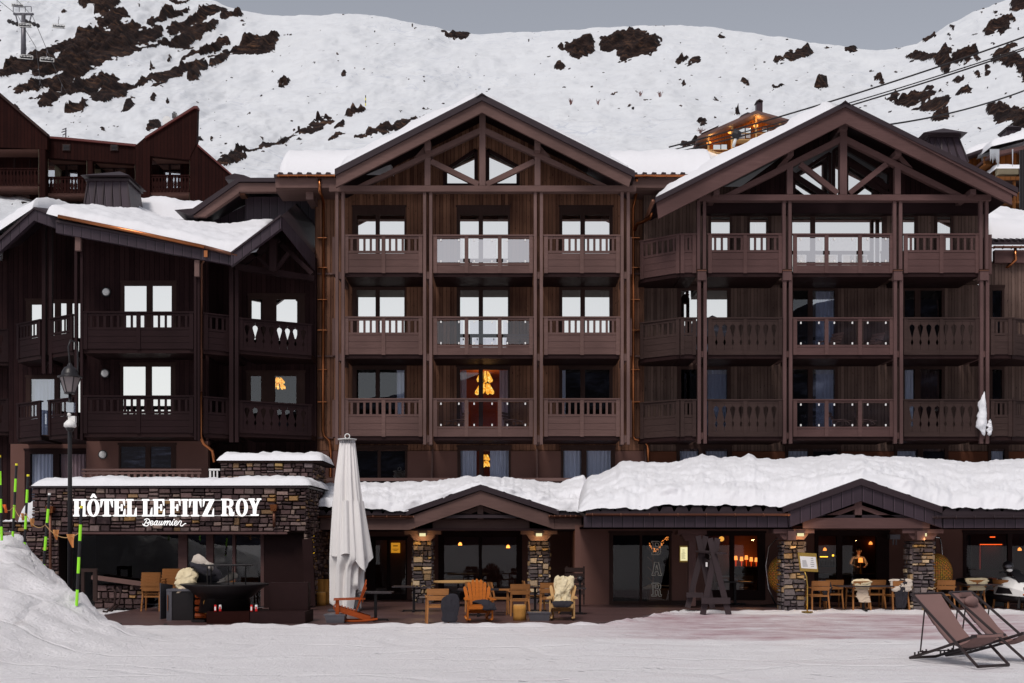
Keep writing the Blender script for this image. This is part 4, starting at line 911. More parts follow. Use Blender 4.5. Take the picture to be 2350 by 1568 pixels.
for k, py in enumerate((908, 715.5)):
    zt, zb = Z(py,YL), Z(py+86.5,YL)
    balcony(hl, [((X(192,YL),YL),(X(444,YL),YL),'slat',2,None)], zt, zb, YLW-.05, 'beaml', 'beaml')
    balcony(hl, [((X(468,YL+.1),YL+.1),(X(527,YL+.6),YL+.6),'slat',1,None)], zt-.01, zb, YLW+1.4, 'beaml', 'beaml')
    balcony(hl, [((X(548,39.0),39.0),(X(714,40.2),40.2),'cut',1,None)], zt-.15*(1-k)*0-.10, zb+.06, 41.3, 'beaml', 'beaml')
    # receding left facet
    balcony(hl, [((X(40,40.6),40.6),(X(94,39.7),39.7),'slat',1,None), ((X(112,39.6),39.6),(X(168,38.8),38.8),'slat',1,None)], zt-.02, zb, 41.6, 'beaml', 'beaml')
tr_b = MB().p(187,462,1076,1080,YL+.3,.1); tr_b.p(187,462,1084,1088,YL+.32,.06)
for i in range(19): tr_b.p(190+i*14.6, 196+i*14.6, 1083, 1106, YL+.33, .04)
lean(hl, 'terrace_railing', tr_b, 'beam')
# paired posts with their brackets
for a, b_, y0_, y1_ in ((170.5,177,560,1008),(184,189.5,540,1010),(445,451,620,1010),(453,458,600,1012)): MB().p(a, b_, y0_, y1_, YL-.05, .12).build('post', M['beamlv'], hl)
for a, b_, c, d_ in ((172,184.5,538,575),(446,457,597,634)): MB().p(a, b_, c, d_, YL-.2, .14).build('bracket', M['beamv'], hl)
for a, b_, y0_ in ((526,535.5,612),(539,547,616)): MB().p(a, b_, y0_, 1015, 38.9, .14).build('post', M['beamlv'], hl)
for a, b_ in ((96,104),(112,119)): MB().p(a, b_, 518, 857, 39.5, .14).build('post', M['beamlv'], hl)
# recessed walls: left, between, right
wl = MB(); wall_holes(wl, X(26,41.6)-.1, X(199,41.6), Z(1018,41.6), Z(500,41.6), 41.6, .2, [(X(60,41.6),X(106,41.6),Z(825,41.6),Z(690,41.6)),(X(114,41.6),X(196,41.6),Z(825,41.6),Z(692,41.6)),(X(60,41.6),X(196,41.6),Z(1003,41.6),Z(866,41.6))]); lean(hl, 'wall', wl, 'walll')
w_ = [window(hl, X(60,41.6), X(106,41.6), Z(825,41.6), Z(690,41.6), 41.6, pairs(41.6,(72,96)), pt=Z(699,41.6), glass='glassA'),
 window(hl, X(114,41.6), X(196,41.6), Z(825,41.6), Z(692,41.6), 41.6, pairs(41.6,(118,126),(139,153),(165,192)), pt=Z(696,41.6), glass='glassA'),
 window(hl, X(60,41.6), X(196,41.6), Z(1003,41.6), Z(866,41.6), 41.6, pairs(41.6,(71,125),(137,161),(174,192)), pt=Z(870,41.6), glass=('glassB','glassB','glassA'), curtains=[(X(71,41.6),X(124,41.6))])]
wl = MB(); wall_holes(wl, X(24,41.5), X(200,41.5), -.2, Z(1019,41.5), 41.5, .3, [(X(57,41.5),X(198,41.5),2.9,Z(1034,41.5))]); lean(hl, 'stucco_wall', wl, 'stucco')
window(hl, X(57,41.5), X(198,41.5), 2.9, Z(1034,41.5), 41.5, pairs(41.5,(70,122),(136.5,197)), pt=Z(1042,41.5), pb=3.0, glass='glassC', curtains=[(X(70,41.5),X(121,41.5)),(X(137,41.5),X(196,41.5),'curtainp')], fr='framed')
MB().box(X(-140,42.6), X(24,42.6), 42.6, 42.9, -.2, Z(545,42.6)).build('wall', M['walll'], hl)
for py in (905, 830): MB()
for k, py in enumerate((915, 755)): balcony(hl, [((X(-60,41.9),41.9),(X(22,41.9),41.9),'cut',1,None)], Z(py,41.9), Z(py+76,41.9), 42.5, 'beaml', 'beaml')
MB().box(X(444,YLW)+.3, X(478,YLW), YLW+.06, YLW+1.6, Z(1012,YLW), Z(560,YLW)).build('wall', M['walll'], hl)
yR = 41.4
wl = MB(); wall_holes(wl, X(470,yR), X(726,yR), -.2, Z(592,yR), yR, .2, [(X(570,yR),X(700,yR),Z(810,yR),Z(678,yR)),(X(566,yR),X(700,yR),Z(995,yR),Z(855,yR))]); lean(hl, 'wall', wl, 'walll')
MB().pp([(556,592),(644,516),(726,592)], yR, .2).build('gable_wall', M['walll'], hl)
window(hl, X(570,yR), X(700,yR), Z(810,yR), Z(678,yR), yR, pairs(yR,(577,602),(634,682)), pt=Z(687,yR), glass='glassA', inner='warm')
window(hl, X(566,yR), X(700,yR), Z(995,yR), Z(855,yR), yR, pairs(yR,(575,600),(631,680)), pt=Z(863,yR), glass='glassC', inner='dark')
chandelier(640, 868, 893, yR+.9, 'amber glass chandelier glowing in the dark left wing, behind the cut-out balcony', .8)
# the roof: seamed metal edges
def fascia(pts_top, dy, Y0, Y1, m='metal', cap=None):
    for (a, b_), (c, d_) in zip(pts_top[:-1], pts_top[1:]):
        MB().pp([(a,b_),(c,d_),(c,d_+dy),(a,b_+dy)], Y0, Y1-Y0).build('fascia', M[m], hl)
        MB().pp([(a,b_-5),(c,d_-5),(c,d_-.2),(a,b_-.2)], Y0-.06, .3).build('edge_cap', M['metals'], hl)
fascia([(-60,600),(0,551),(78,480),(134,500)], 26, 38.6, 38.8)
fascia([(128,510),(530,584)], 24, 38.2, 38.4)
gutter(hl, 135, 135, 500, 38.1, 'copper') if False else None
gp = [(X(a,38.05),38.05,Z(b_,38.05)) for a, b_ in ((134,497),(302,531),(469,567))]
MB().tube(gp, .065).build('gutter', M['copper'], hl, True)
MB().tube([(X(a,38.05),38.05,Z(b_,38.05)) for a, b_ in ((470,567),(545,587))], .06).build('gutter', M['copperd'], hl, True)
fascia([(530,583),(644,497)], 28, 38.0, 38.2)
# right-hand rake runs away from the camera
rk = MB(); p0 = (X(644,38.1),38.1,Z(497,38.1)); p1 = (X(719,40.6),40.6,Z(583,40.6)); q1 = (X(719,40.6),40.6,Z(619,40.6)); q0 = (X(644,38.1),38.1,Z(524,38.1))
rk.add([p0,p1,q1,q0,*[(a+.05,b_+.1,c) for a,b_,c in (p0,p1,q1,q0)]], [(0,1,2,3),(4,5,6,7),(0,1,5,4),(1,2,6,5),(2,3,7,6),(3,0,4,7)]); lean(hl, 'fascia', rk, 'metal')
rf = MB()
for quad in ([(-60,595,38.8),(78,475,38.8),(190,500,46),(-60,560,46)], [(78,475,38.8),(134,495,38.8),(560,530,46),(190,500,46)], [(128,503,38.4),(530,578,38.4),(640,540,46),(250,500,46)], [(530,580,38.2),(644,492,38.2),(690,520,46),(560,560,46)]):
    rf.add([(X(a,Y),Y,Z(b_,Y)) for a,b_,Y in quad]+[(X(a,Y),Y,Z(b_,Y)-.12) for a,b_,Y in quad], [(0,1,2,3),(4,5,6,7),(0,1,5,4),(1,2,6,5),(2,3,7,6),(3,0,4,7)])
rf.add([p0,p1,(X(760,50),50,Z(520,50)),(X(700,50),50,Z(450,50))], [(0,1,2,3)])
lean(hl, 'roof', rf, 'metals')
for a, c, w__ in (((545,612),(640,548),10), ((645,560),(716,628),10), ((583,580),(618,616),8), ((662,580),(634,616),8)): MB().bar(a, c, w__, 38.9+(.8 if c[0] > 700 else .2), .15).build('rafter', M['beaml'], hl)
MB().p(618,634,548,622,38.95,.18).build('king_post', M['beamlv'], hl)
MB().beam((X(538,38.9),38.9,Z(612,38.9)), (X(719,40.3),40.3,Z(640,40.3)), .18, .2).build('tie_beam', M['beaml'], hl)
MB().tube([(X(474,38.2),38.2,Z(568,38.2)),(X(474,38.2),38.2,Z(588,38.2)),(X(462,38.6),38.6,Z(606,38.6)),(X(461,38.7),38.7,Z(900,38.7))], .055).build('downpipe', M['copperd'], hl, True)
MB().tube([(X(461,38.7),38.7,Z(900,38.7)),(X(461,38.7),38.7,Z(1003,38.7)),(X(467,38.7),38.7,Z(1018,38.7)),(X(484,38.7),38.9,Z(1034,38.7)),(X(488,38.7),38.9,Z(1060,38.7))], .058).build('downpipe', M['copper'], hl, True)
MB().p(468,476,575,590,38.1,.05).build('pipe_sleeve', M['copper'], hl)
# roof snow built on the line of the gutter
def lsn(u, v):
    a = 106+(588-106)*u; e = np.interp(a, [80,134,545,590], [484,498,586,578]); Y = 38.12+8*v; ptop = np.interp(a, [80,100,160,240,300,350,400,460,520,600], [477,476,478,484,504,514,518,520,514,508])+14
    py = e+(ptop-e)*min(1, (v/.7))**.9; return (X(a, 38.12)*(1+.1*v), Y, Z(py, Y))
snow('roof_snow', 'long sheet of smooth snow drooping over the copper gutter of the left wing', lsn, .34, 110, 50, .03, .045, .22, 1.3, 21)
snow('roof_snow', 'smooth snow on the back slope between the left chimney and the clad house', lambda u, v: (X(270+330*u,47), 46+5*v, Z(500+8*u,46)+.9*v), .85, 60, 30, .1, .15, .25, .8, 22)
snow('roof_snow', 'blue-white snow lying behind the low gable at the left edge', lambda u, v: (X(-70+165*u,40), 39.3+8*v, Z(590-112*u,39.3)+1.6*v), .55, 50, 30, .03, .12, .25, 1.2, 23)
# ---------------------------------------------------------------- stacked stone, each stone a small block with its own tone
PAL = [(.100,.062,.060)]*5+[(.070,.043,.043)]*5+[(.14,.098,.092)]*4+[(.042,.026,.027)]*4+[(.21,.15,.125)]*2+[(.20,.12,.065)]*1
def stones(b, x0, x1, z0, z1, Y, rnd, hmin=.05, hmax=.13, wmin=.10, wmax=.42, pal=PAL, name='stone_facing', big=.08, bigcol=((.30,.17,.07),(.22,.15,.13),(.20,.14,.13)), axis='x', out=.05, jit=.022):
    """dry-laid courses; axis x: face towards the camera at depth Y; axis y: side face at x = Y"""
    mb = MB(); cells = []
    def split(a, c, e, g):          # cut the face into courses of uneven length, then into stones
        W_, H_ = c-a, g-e
        if H_ > hmax*rnd.uniform(1.0, 1.7) and H_/W_ > rnd.uniform(.12, .6):
            k = e+H_*rnd.uniform(.34, .66); split(a, c, e, k); split(a, c, k, g)
        elif W_ > wmax*rnd.uniform(.75, 1.15) or W_/H_ > rnd.uniform(2.6, 6.5):
            k = a+W_*rnd.uniform(.3, .7); split(a, k, e, g); split(k, c, e, g)
        else: cells.append((a, c, e, g))
    split(x0, x1, z0, z1)
    if True:
        for x, xe, z, ze in cells:
            w, h = xe-x, ze-z
            c = rnd.choice(pal); 
            isbig = rnd.random() < big
            if isbig: c = rnd.choice(bigcol); 
            k = rnd.uniform(.8, 1.25); mb.c = tuple(min(1,q*k) for q in c)
            o = rnd.uniform(0, out)+(.02 if isbig else 0); g = .008; j = lambda a=jit: rnd.uniform(-a, a)
            a0, a1, c0, c1 = x+g, x+w-g, z+g*.6+ (rnd.uniform(0,.012)), z+h-g*.6
            ins = min(.018, h*.2)
            fr_ = [(a0+ins+j(),c0+ins+j(jit*.55)),(a1-ins+j(),c0+ins+j(jit*.55)),(a1-ins+j(),c1-ins+j(jit*.55)),(a0+ins+j(),c1-ins+j(jit*.55))]; bk = [(a0,c0),(a1,c0),(a1,c1),(a0,c1)]
            if axis == 'x': v = [(p[0], Y-.03-o, p[1]) for p in fr_]+[(p[0], Y+.03, p[1]) for p in bk]
            elif axis == 'y+': v = [(Y+.03+o, p[0], p[1]) for p in fr_]+[(Y-.03, p[0], p[1]) for p in bk]
            else: v = [(Y-.03-o, p[0], p[1]) for p in fr_]+[(Y+.03, p[0], p[1]) for p in bk]
            mb.add(v, [(0,1,2,3),(0,4,5,1),(1,5,6,2),(2,6,7,3),(3,7,4,0)])
    return mb.build(name, M['stone'], b)
# ---------------------------------------------------------------- stone annex with the lit sign
YA = 35.0; rn = random.Random(3)
an = empty('stone_annex', (X(400,YA), YA, 0), 'low annex of dark stacked stone left of the closed parasol, carrying the lit white sign', 'building')
xl, xr = X(73.6,YA), X(703,YA); zt, zb = Z(1119,YA), Z(1223,YA)
MB().box(xl+.05, xr-.05, YA+.06, 39.4, zb-.0, zt).build('upper_wall', M['mortar'], an)
stones(an, xl, xr, zb+.03, zt-.02, YA, rn, .04, .15, .12, .42)
stones(an, YA+.0, 39.3, 0.0, zt-.02, xr-.04, rn, .05, .13, .15, .4, axis='y+')
MB().box(xl-.05, xr+.06, YA-.1, 39.5, zt-.018, zt+.04).build('coping', M['metals'], an)
MB().box(X(136,YA), X(660,YA), YA-.09, YA+.3, zb-.04, zb+.028).build('lintel', M['beamr'], an)
# left stone pier and the low terrace wall going left
pl0 = X(33,YA); MB().box(X(60,YA), X(134,YA), YA+.05, YA+1.2, -.1, zb+.02).build('pier', M['mortar'], an)
stones(an, X(60,YA), X(134,YA), -.1, zb+.03, YA+.02, rn, .05, .13, .12, .36)
MB().box(X(-300,YA), X(62,YA)-.02, YA+.45, YA+1.5, -.1, Z(1194,YA)-.06).build('low_wall', M['mortar'], an)
stones(an, X(-300,YA), X(62,YA), -.1, Z(1196,YA), YA+.42, rn, .05, .13, .12, .4)
snow('snow_cap', 'pillow of snow on the long flat stone annex above the sign', lambda u, v: (X(76,YA)-.02+(X(714,YA)-X(76,YA)+.04)*u, YA-.12+4.3*v, zt+.04+.02*u), .27, 120, 40, .05, .12, .25, .9, 31)
snow('snow_cap', 'lump of snow on the low wall behind the striped stakes', lambda u, v: (X(28,YA)+(X(80,YA)-X(28,YA))*u, YA+.4+1.1*v, Z(1198,YA)), .60, 24, 24, .35, .35, .35, 2.0, 32)
snow('snow_cap', 'small lump of snow at the left edge beyond the striped stakes', lambda u, v: (X(-60,YA)+(X(24,YA)-X(-60,YA))*u, YA+.4+1.1*v, Z(1224,YA)), .35, 24, 24, .3, .35, .35, 2.0, 33)
# upper stone block
Y2 = 37.2; b0, b1 = X(506,Y2), X(719,Y2); z2 = Z(1062,Y2)
MB().box(b0+.04, b1-.04, Y2+.06, 39.6, zt, z2).build('upper_block', M['mortar'], an)
stones(an, b0, b1, zt-.1, z2-.01, Y2, rn, .04, .14, .12, .4, bigcol=((.34,.22,.09),(.15,.115,.115)))
stones(an, Y2, 39.6, 0.0, z2-.01, b1-.03, rn, .05, .13, .15, .4, axis='y+')
MB().box(b0-.05, b1+.3, Y2-.12, 39.8, z2-.008, z2+.06).build('coping', M['mortar'], an)
snow('snow_cap', 'pillow of snow on the upper stone block beside the copper downpipe', lambda u, v: (b0-.1+(b1-b0+.42)*u, Y2-.14+2.4*v, z2+.06), .30, 70, 30, .09, .2, .25, 1.3, 34)
MB().p(479,505,1076,1080,Y2+.1,.06).build('white_rail', M['white'], an); MB().p(480,484,1081,1098,Y2+.1,.06).build('white_rail', M['white'], an); MB().p(489,492,1081,1098,Y2+.1,.06).build('white_rail', M['white'], an); MB().p(497,500,1081,1098,Y2+.1,.06).build('white_rail', M['white'], an)
# glazing under the sign
yg = YA+.55
for a, c in ((134,141),(409,429),(473,489),(533,540),(598,606),(651,660)): MB().p(a, c, 1224, 1392, yg-.05, .16).build('mullion', M['beamr' if a > 200 else 'framed'], an)
for a, c, g in ((141,409,'glassD'),(429,473,'glassC'),(489,533,'glassC'),(540,598,'glassC'),(606,651,'glassC')):
    fo = MB().p(a, c, 1224, 1229, yg, .1).build('window', M['framed'], an)
    q = [(X(a,yg),yg+.03,Z(1392,yg)),(X(c,yg),yg+.03,Z(1392,yg)),(X(c,yg),yg+.03,Z(1229,yg)),(X(a,yg),yg+.03,Z(1229,yg))]; MB().add(q, [(0,1,2,3)]).build('pane', M[g], fo)
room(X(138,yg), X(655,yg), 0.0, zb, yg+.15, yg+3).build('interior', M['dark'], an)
MB().p(607,702,1224,1400,YA+.4,.12).build('dark_door_panel', M['framed'], an)
MB().box(X(214,YA), X(330,YA), YA+.1, YA+.35, .05, Z(1343,YA)).build('low_wall', M['mortar'], an)
stones(an, X(214,YA), X(331,YA), .05, Z(1343,YA), YA+.1, rn, .06, .16, .14, .42)
MB().beam((X(212,YA),YA+.05,Z(1325,YA)), (X(330,YA),YA+.05,Z(1341,YA)), .3, .12).build('sill', M['beam'], an)
# copper hoppers
for px0, px1, py0, py1, ppe, x0_, x1_ in ((113,131,1163,1178,1330,117.5,124),(623.7,640,1158.6,1174,1210,628.5,635)):
    t = empty('rain_hopper', (X((px0+px1)/2,YA),YA-.2,Z(py1,YA)), 'copper rain hopper on the stone wall, '+('left of the sign' if px0 < 200 else 'right of the sign'), 'rain hopper', 'copper rain hoppers on the stone annex')
    a, c = X(px0,YA), X(px1,YA); z1_, z0_ = Z(py0,YA), Z(py1,YA)
    MB().add([(a,YA-.32,z1_),(c,YA-.32,z1_),(c,YA-.09,z1_),(a,YA-.09,z1_),(a+.03,YA-.28,z0_),(c-.03,YA-.28,z0_),(c-.03,YA-.09,z0_),(a+.03,YA-.09,z0_)], [(0,1,2,3),(4,5,6,7),(0,1,5,4),(1,2,6,5),(2,3,7,6),(3,0,4,7)]).build('hopper', M['copper'], t)
    xm = X((x0_+x1_)/2,YA); MB().tube([(xm,YA-.18,z0_),(xm,YA-.18,Z(ppe,YA))], .045).build('pipe', M['copperd'], t, True)
# ---------------------------------------------------------------- the sign: letters drawn in the zoomed photo's own grid
YS = YA-.22
def SX(a): return X((280+a*.34043)/1.743, YS)
def SZ(b_): return Z((1960+b_*.34043)/1.743, YS)
sg = empty('hotel_sign', (SX(1140),YS,SZ(312)), 'glowing white slab letters HÔTEL LE FITZ ROY with Beaumier in script below', 'sign')
T0, B0 = 108, 312
def gl(polys, ring=None):
    mb = MB(); xs_ = [a for p in polys for a, _ in p]
    if ring: xs_ += [ring[0]-ring[2], ring[0]+ring[2]]
    cm = (min(xs_)+max(xs_))/2; KX = .925; polys = [[(cm+(a-cm)*KX, b_) for a, b_ in p] for p in polys]
    if ring: ring = (cm+(ring[0]-cm)*KX, ring[1], ring[2]*KX, ring[3]*KX, ring[4], ring[5])
    for i, p in enumerate(polys): mb.prism([(SX(a),SZ(b_)) for a, b_ in p], YS-.0012*i, YS+.07)
    if ring:
        cx, cy, ro, ri, hy, hi, = ring; n = 28
        o = [(cx+ro*math.cos(2*math.pi*k/n), cy+hy*math.sin(2*math.pi*k/n)) for k in range(n)]; i_ = [(cx+ri*math.cos(2*math.pi*k/n), cy+hi*math.sin(2*math.pi*k/n)) for k in range(n)]
        v = [(SX(a),YS,SZ(b_)) for a,b_ in o]+[(SX(a),YS,SZ(b_)) for a,b_ in i_]+[(SX(a),YS+.07,SZ(b_)) for a,b_ in o]+[(SX(a),YS+.07,SZ(b_)) for a,b_ in i_]
        f = []
        for k in range(n): k2 = (k+1)%n; f += [(k,k2,n+k2,n+k),(2*n+k,3*n+k,3*n+k2,2*n+k2),(k,2*n+k,2*n+k2,k2),(n+k,n+k2,3*n+k2,3*n+k)]
        mb.add(v, f)
    return mb.build('letter', M['signlit'], sg)
def rc(a, b_, c, d_): return [(a,b_),(c,b_),(c,d_),(a,d_)]
SF = 20
gl([rc(46,T0,90,B0), rc(30,T0,106,T0+SF), rc(30,B0-SF,106,B0), rc(132,T0,176,B0), rc(118,T0,191,T0+SF), rc(118,B0-SF,191,B0), rc(90,203,132,221)])
gl([[(232,95),(262,45),(280,45),(312,95),(296,95),(271,74),(248,95)]], (270,210,74,36,105,88))
def Tl(x0, x1): 
    m_ = (x0+x1)/2; return [rc(m_-24,T0,m_+24,B0), rc(x0,T0,x1,T0+22), rc(m_-46,B0-SF,m_+46,B0), [(x0,T0+22),(x0+22,T0+22),(x0+12,T0+72),(x0,T0+98)], [(x1-22,T0+22),(x1,T0+22),(x1,T0+98),(x1-12,T0+72)]]
def El(x0, x1, bot=True):
    p = [rc(x0+14,T0,x0+58,B0), rc(x0,T0,x1-6,T0+20), rc(x0+50,198,x1-42,216), [(x1-50,168),(x1-34,168),(x1-34,246),(x1-50,246)], [(x1-26,T0+20),(x1-6,T0+20),(x1-6,T0+80),(x1-14,T0+66)]]
    p += [rc(x0,B0-20,x1,B0), [(x1-22,B0-20),(x1,B0-20),(x1,B0-92),(x1-12,B0-70)]] if bot else [rc(x0,B0-SF,x0+86,B0)]
    return p
def Ll(x0, x1): return [rc(x0+16,T0,x0+60,B0), rc(x0,T0,x0+86,T0+SF), rc(x0,B0-20,x1,B0), [(x1-24,B0-20),(x1,B0-20),(x1,B0-105),(x1-12,B0-80)]]
gl(Tl(352,500)); gl(El(505,648)); gl(Ll(655,780)); gl(Ll(840,965)); gl(El(967,1112)); gl(El(1160,1302,False))
gl([rc(1324,T0,1370,B0), rc(1306,T0,1387,T0+SF), rc(1306,B0-SF,1387,B0)]); gl(Tl(1393,1543))
gl([rc(1556,T0,1695,T0+20), rc(1550,B0-20,1692,B0), [(1640,T0+20),(1692,T0+20),(1606,B0-20),(1552,B0-20)], [(1556,T0+20),(1576,T0+20),(1566,T0+66),(1556,T0+90)], [(1670,B0-20),(1690,B0-20),(1690,B0-95),(1680,B0-72)]])
gl([rc(1784,T0-4,1828,B0-4), rc(1768,T0-4,1860,T0+14), rc(1768,B0-SF-4,1844,B0-4), [(1860,T0-4),(1900,T0+4),(1918,T0+30),(1918,T0+62),(1900,T0+88),(1872,T0+98),(1872,T0+80),(1878,T0+60),(1878,T0+28),(1860,T0+14)], rc(1828,T0+80,1874,T0+98), [(1858,T0+98),(1890,T0+100),(1908,T0+124),(1910,T0+168),(1918,T0+174),(1922,T0+150),(1932,T0+150),(1930,T0+186),(1914,T0+200),(1886,T0+198),(1870,T0+180),(1870,T0+130)]])
gl([], (2016,206,74,35,106,89))
gl([[(2098,T0),(2148,T0),(2190,205),(2182,B0-10),(2146,B0-10),(2146,218)], [(2212,T0),(2236,T0),(2186,212),(2172,190)], rc(2090,T0-8,2164,T0+10), rc(2196,T0-8,2248,T0+10), rc(2118,B0-26,2216,B0-8)])
bk_ = MB(); bk_.box(SX(40), SX(2200), YS+.08, YS+.10, SZ(124), SZ(116)); bk_.box(SX(40), SX(2200), YS+.08, YS+.10, SZ(306), SZ(298)); bk_.build_each('mounting_rail', M['white'], sg)
SCR = [[(822.5+a*.25, 308.4+b_*.25) for a, b_ in q] for q in [[(200,190),(260,140),(340,120),(420,150),(460,220),(430,290),(360,320),(300,315)],[(320,190),(170,450)],[(120,360),(190,440),(300,460),(370,440),(400,380),(360,325)],
 [(480,330),(590,330),(615,270),(590,225),(530,230),(480,300),(465,370),(500,420),(560,420),(640,360)],[(830,225),(760,225),(690,290),(660,380),(690,425),(750,390),(800,300),(840,225),(780,360),(790,425),(850,400)],
 [(945,225),(880,370),(895,425),(960,400),(1050,225)],[(1050,225),(990,350),(1000,420),(1060,400)],[(1060,400),(1150,240),(1190,225),(1200,260),(1135,435)],[(1180,330),(1260,240),(1310,225),(1310,270),(1240,435)],[(1280,340),(1360,240),(1420,225),(1430,270),(1370,380),(1400,430),(1450,400)],
 [(1450,400),(1550,225),(1500,370),(1520,430),(1570,400)],[(1575,190),(1620,140)],[(1640,330),(1720,330),(1750,260),(1720,220),(1660,240),(1610,340),(1620,410),(1680,430),(1760,390)],[(1760,390),(1850,250),(1880,220),(1950,240),(1940,290),(1890,400),(1920,460),(1980,460),(2050,400),(2110,350),(2165,350)]]]
mb = MB()
for st in SCR: mb.tube([(SX(a),YS,SZ(b_)) for a, b_ in st], .0135, 6)
mb.build('script_lettering', M['signlit'], sg)

# ---------------------------------------------------------------- porches
def corbel(b, px0, px1, py, Y, m='beam', low=(14,10)):
    MB().p(px0, px1, py, py+9.6, Y-.3, .7).build('corbel', M[m], b)
    a, c = px0+low[0], px1-low[0]; MB().pp([(a,py+9.8),(c,py+9.8),(c-2,py+15),(c-low[1],py+24),(a+low[1],py+24),(a+2,py+15)], Y-.24, .58).build('corbel', M[m], b)
def pillar(b, px0, px1, py0, Y, seed):
    x0, x1 = X(px0,Y), X(px1,Y); d = x1-x0; rr = random.Random(seed); pal = [(.12,.10,.10)]*5+[(.07,.055,.06)]*5+[(.19,.15,.14)]*2+[(.30,.20,.11)]*1+[(.40,.30,.20)]*1
    p = MB().box(x0+.03, x1-.03, Y+.03, Y+d-.03, 0, Z(py0,Y)).build('pillar', M['mortar'], b)
    kw = dict(hmin=.06, hmax=.15, wmin=.12, wmax=.34, pal=pal, big=.10, jit=.030, bigcol=((.55,.42,.27),(.38,.25,.11)), out=.045)
    stones(p, x0, x1, 0, Z(py0,Y), Y, rr, name='stone_facing', **kw); stones(p, Y, Y+d, 0, Z(py0,Y), x1-.01, rr, axis='y+', **kw); stones(p, Y, Y+d, 0, Z(py0,Y), x0+.01, rr, axis='y-', **kw)
def gutter_y(b, px0, px1, py, Y, m): return gutter(b, px0, px1, py, Y, m, .07)
pc = empty('entrance_porch', (X(1103,37.6), 37.6, 0), 'brown gabled porch in the middle with two stone pillars and dark glazed doors', 'porch', 'gabled porches along the terrace')
YF = 37.2; YG = 40.4; YPL = 38.0
MB().pp([(1102.7,1126.5),(1102.7,1158.5),(939,1216),(937,1187)], YF, .14).build('barge_board', M['beam'], pc); MB().pp([(1102.7,1126.5),(1271,1183),(1272,1214.4),(1102.7,1158.5)], YF, .14).build('barge_board', M['beam'], pc)
gable_roof(pc, (1102.7,1112), (931,1171), (1283,1170), 13, YF-.08, 41.6)
MB().p(735, 938.5, 1189, 1216, YF+.02, .12).build('eaves_board', M['beam'], pc); MB().p(1272.5, 1334.5, 1189, 1214.5, YF+.02, .12).build('eaves_board', M['beam'], pc)
gutter_y(pc, 724, 949, 1184, YF-.08, 'copperd'); gutter_y(pc, 1258, 1345, 1183, YF-.08, 'copperd')
MB().box(X(735,YF), X(1345,YF), YF+.14, YG, Z(1218,YF), Z(1213,YF)-.001).build('ceiling', M['beaml'], pc)
MB().p(993,1215,1192.5,1213.7,YPL-.3,.3).build('tie_beam', M['beam'], pc); MB().p(1095.7,1109,1156,1192,YPL-.45,.3).build('king_post', M['beamv'], pc)
for s in (-1,1): MB().pp([(1102.7+s*6.6,1163),(1102.7+s*6.6,1174),(1102.7+s*60,1192),(1102.7+s*86,1192)], YPL-.35, .2).build('rafter', M['beam'], pc)
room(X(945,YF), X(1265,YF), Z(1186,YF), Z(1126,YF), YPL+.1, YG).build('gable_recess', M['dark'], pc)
pillar(pc, 948, 991, 1241.5, YPL, 5); pillar(pc, 1215, 1260, 1241.5, YPL, 9)
corbel(pc, 928, 1012, 1217.3, YPL); corbel(pc, 1195, 1279, 1217.3, YPL)
# back wall of the terrace with real openings
xa, xb = X(722,YG), X(1345,YG); zc = Z(1214,YG)
wl = MB(); wall_holes(wl, xa, xb, -.05, zc, YG, .2, [(X(840,YG),X(934,YG),.05,Z(1236,YG)),(X(1006,YG),X(1198,YG),.05,Z(1219,YG)),(X(770,YG),X(832,YG),.05,Z(1236,YG))]); lean(pc, 'wall', wl, 'stucco')
def shopwin(b, px0, px1, py0, py1, Y, pxs, ppt, ppb, glass='glassD', inner='dark', dep=3.4, fr='framed'):
    return window(b, X(px0,Y), X(px1,Y), Z(py1,Y), Z(py0,Y), Y, pairs(Y,*pxs), pt=Z(ppt,Y), pb=Z(ppb,Y), glass=glass, fr=fr, inner=inner, depth=dep, wide=None if px0 < 900 else (min(X(px0,Y),X(px0,Y+dep))-.05, max(X(px1,Y),X(px1,Y+dep))+.08))
shopwin(pc, 770, 832, 1236, 1376, YG, [(778,824)], 1240, 1362)
shopwin(pc, 840, 934, 1236, 1376, YG, [(862,888),(895,931)], 1240, 1364)
shopwin(pc, 1006, 1198, 1219, 1380, YG, [(1019,1098.6),(1106,1185)], 1233, 1362)
MB().p(1024,1110,1322,1327,YG+1.2,.5).build('bar_counter', M['slate'], pc); 
# tiled edge and snow over the porch
def tiles_edge(b, px0, px1, py, Y, m='metals', step=.36, hgt=9):
    x = X(px0,Y)
    mb = MB().p(px0, px1, py-2, py+1, Y, .25)
    while x < X(px1,Y)-.3:
        a = x*F/Y+CX; mb.pp([(a,py-2),(a+step*F/Y*.9,py-2),(a+step*F/Y*.78,py-hgt),(a+step*F/Y*.16,py-hgt)], Y+.04, .35); x += step
    return mb.build('eaves_tiles', M[m], b)
tiles_edge(pc, 724, 932, 1181, YF-.02); tiles_edge(pc, 1283, 1345, 1181, YF-.02)

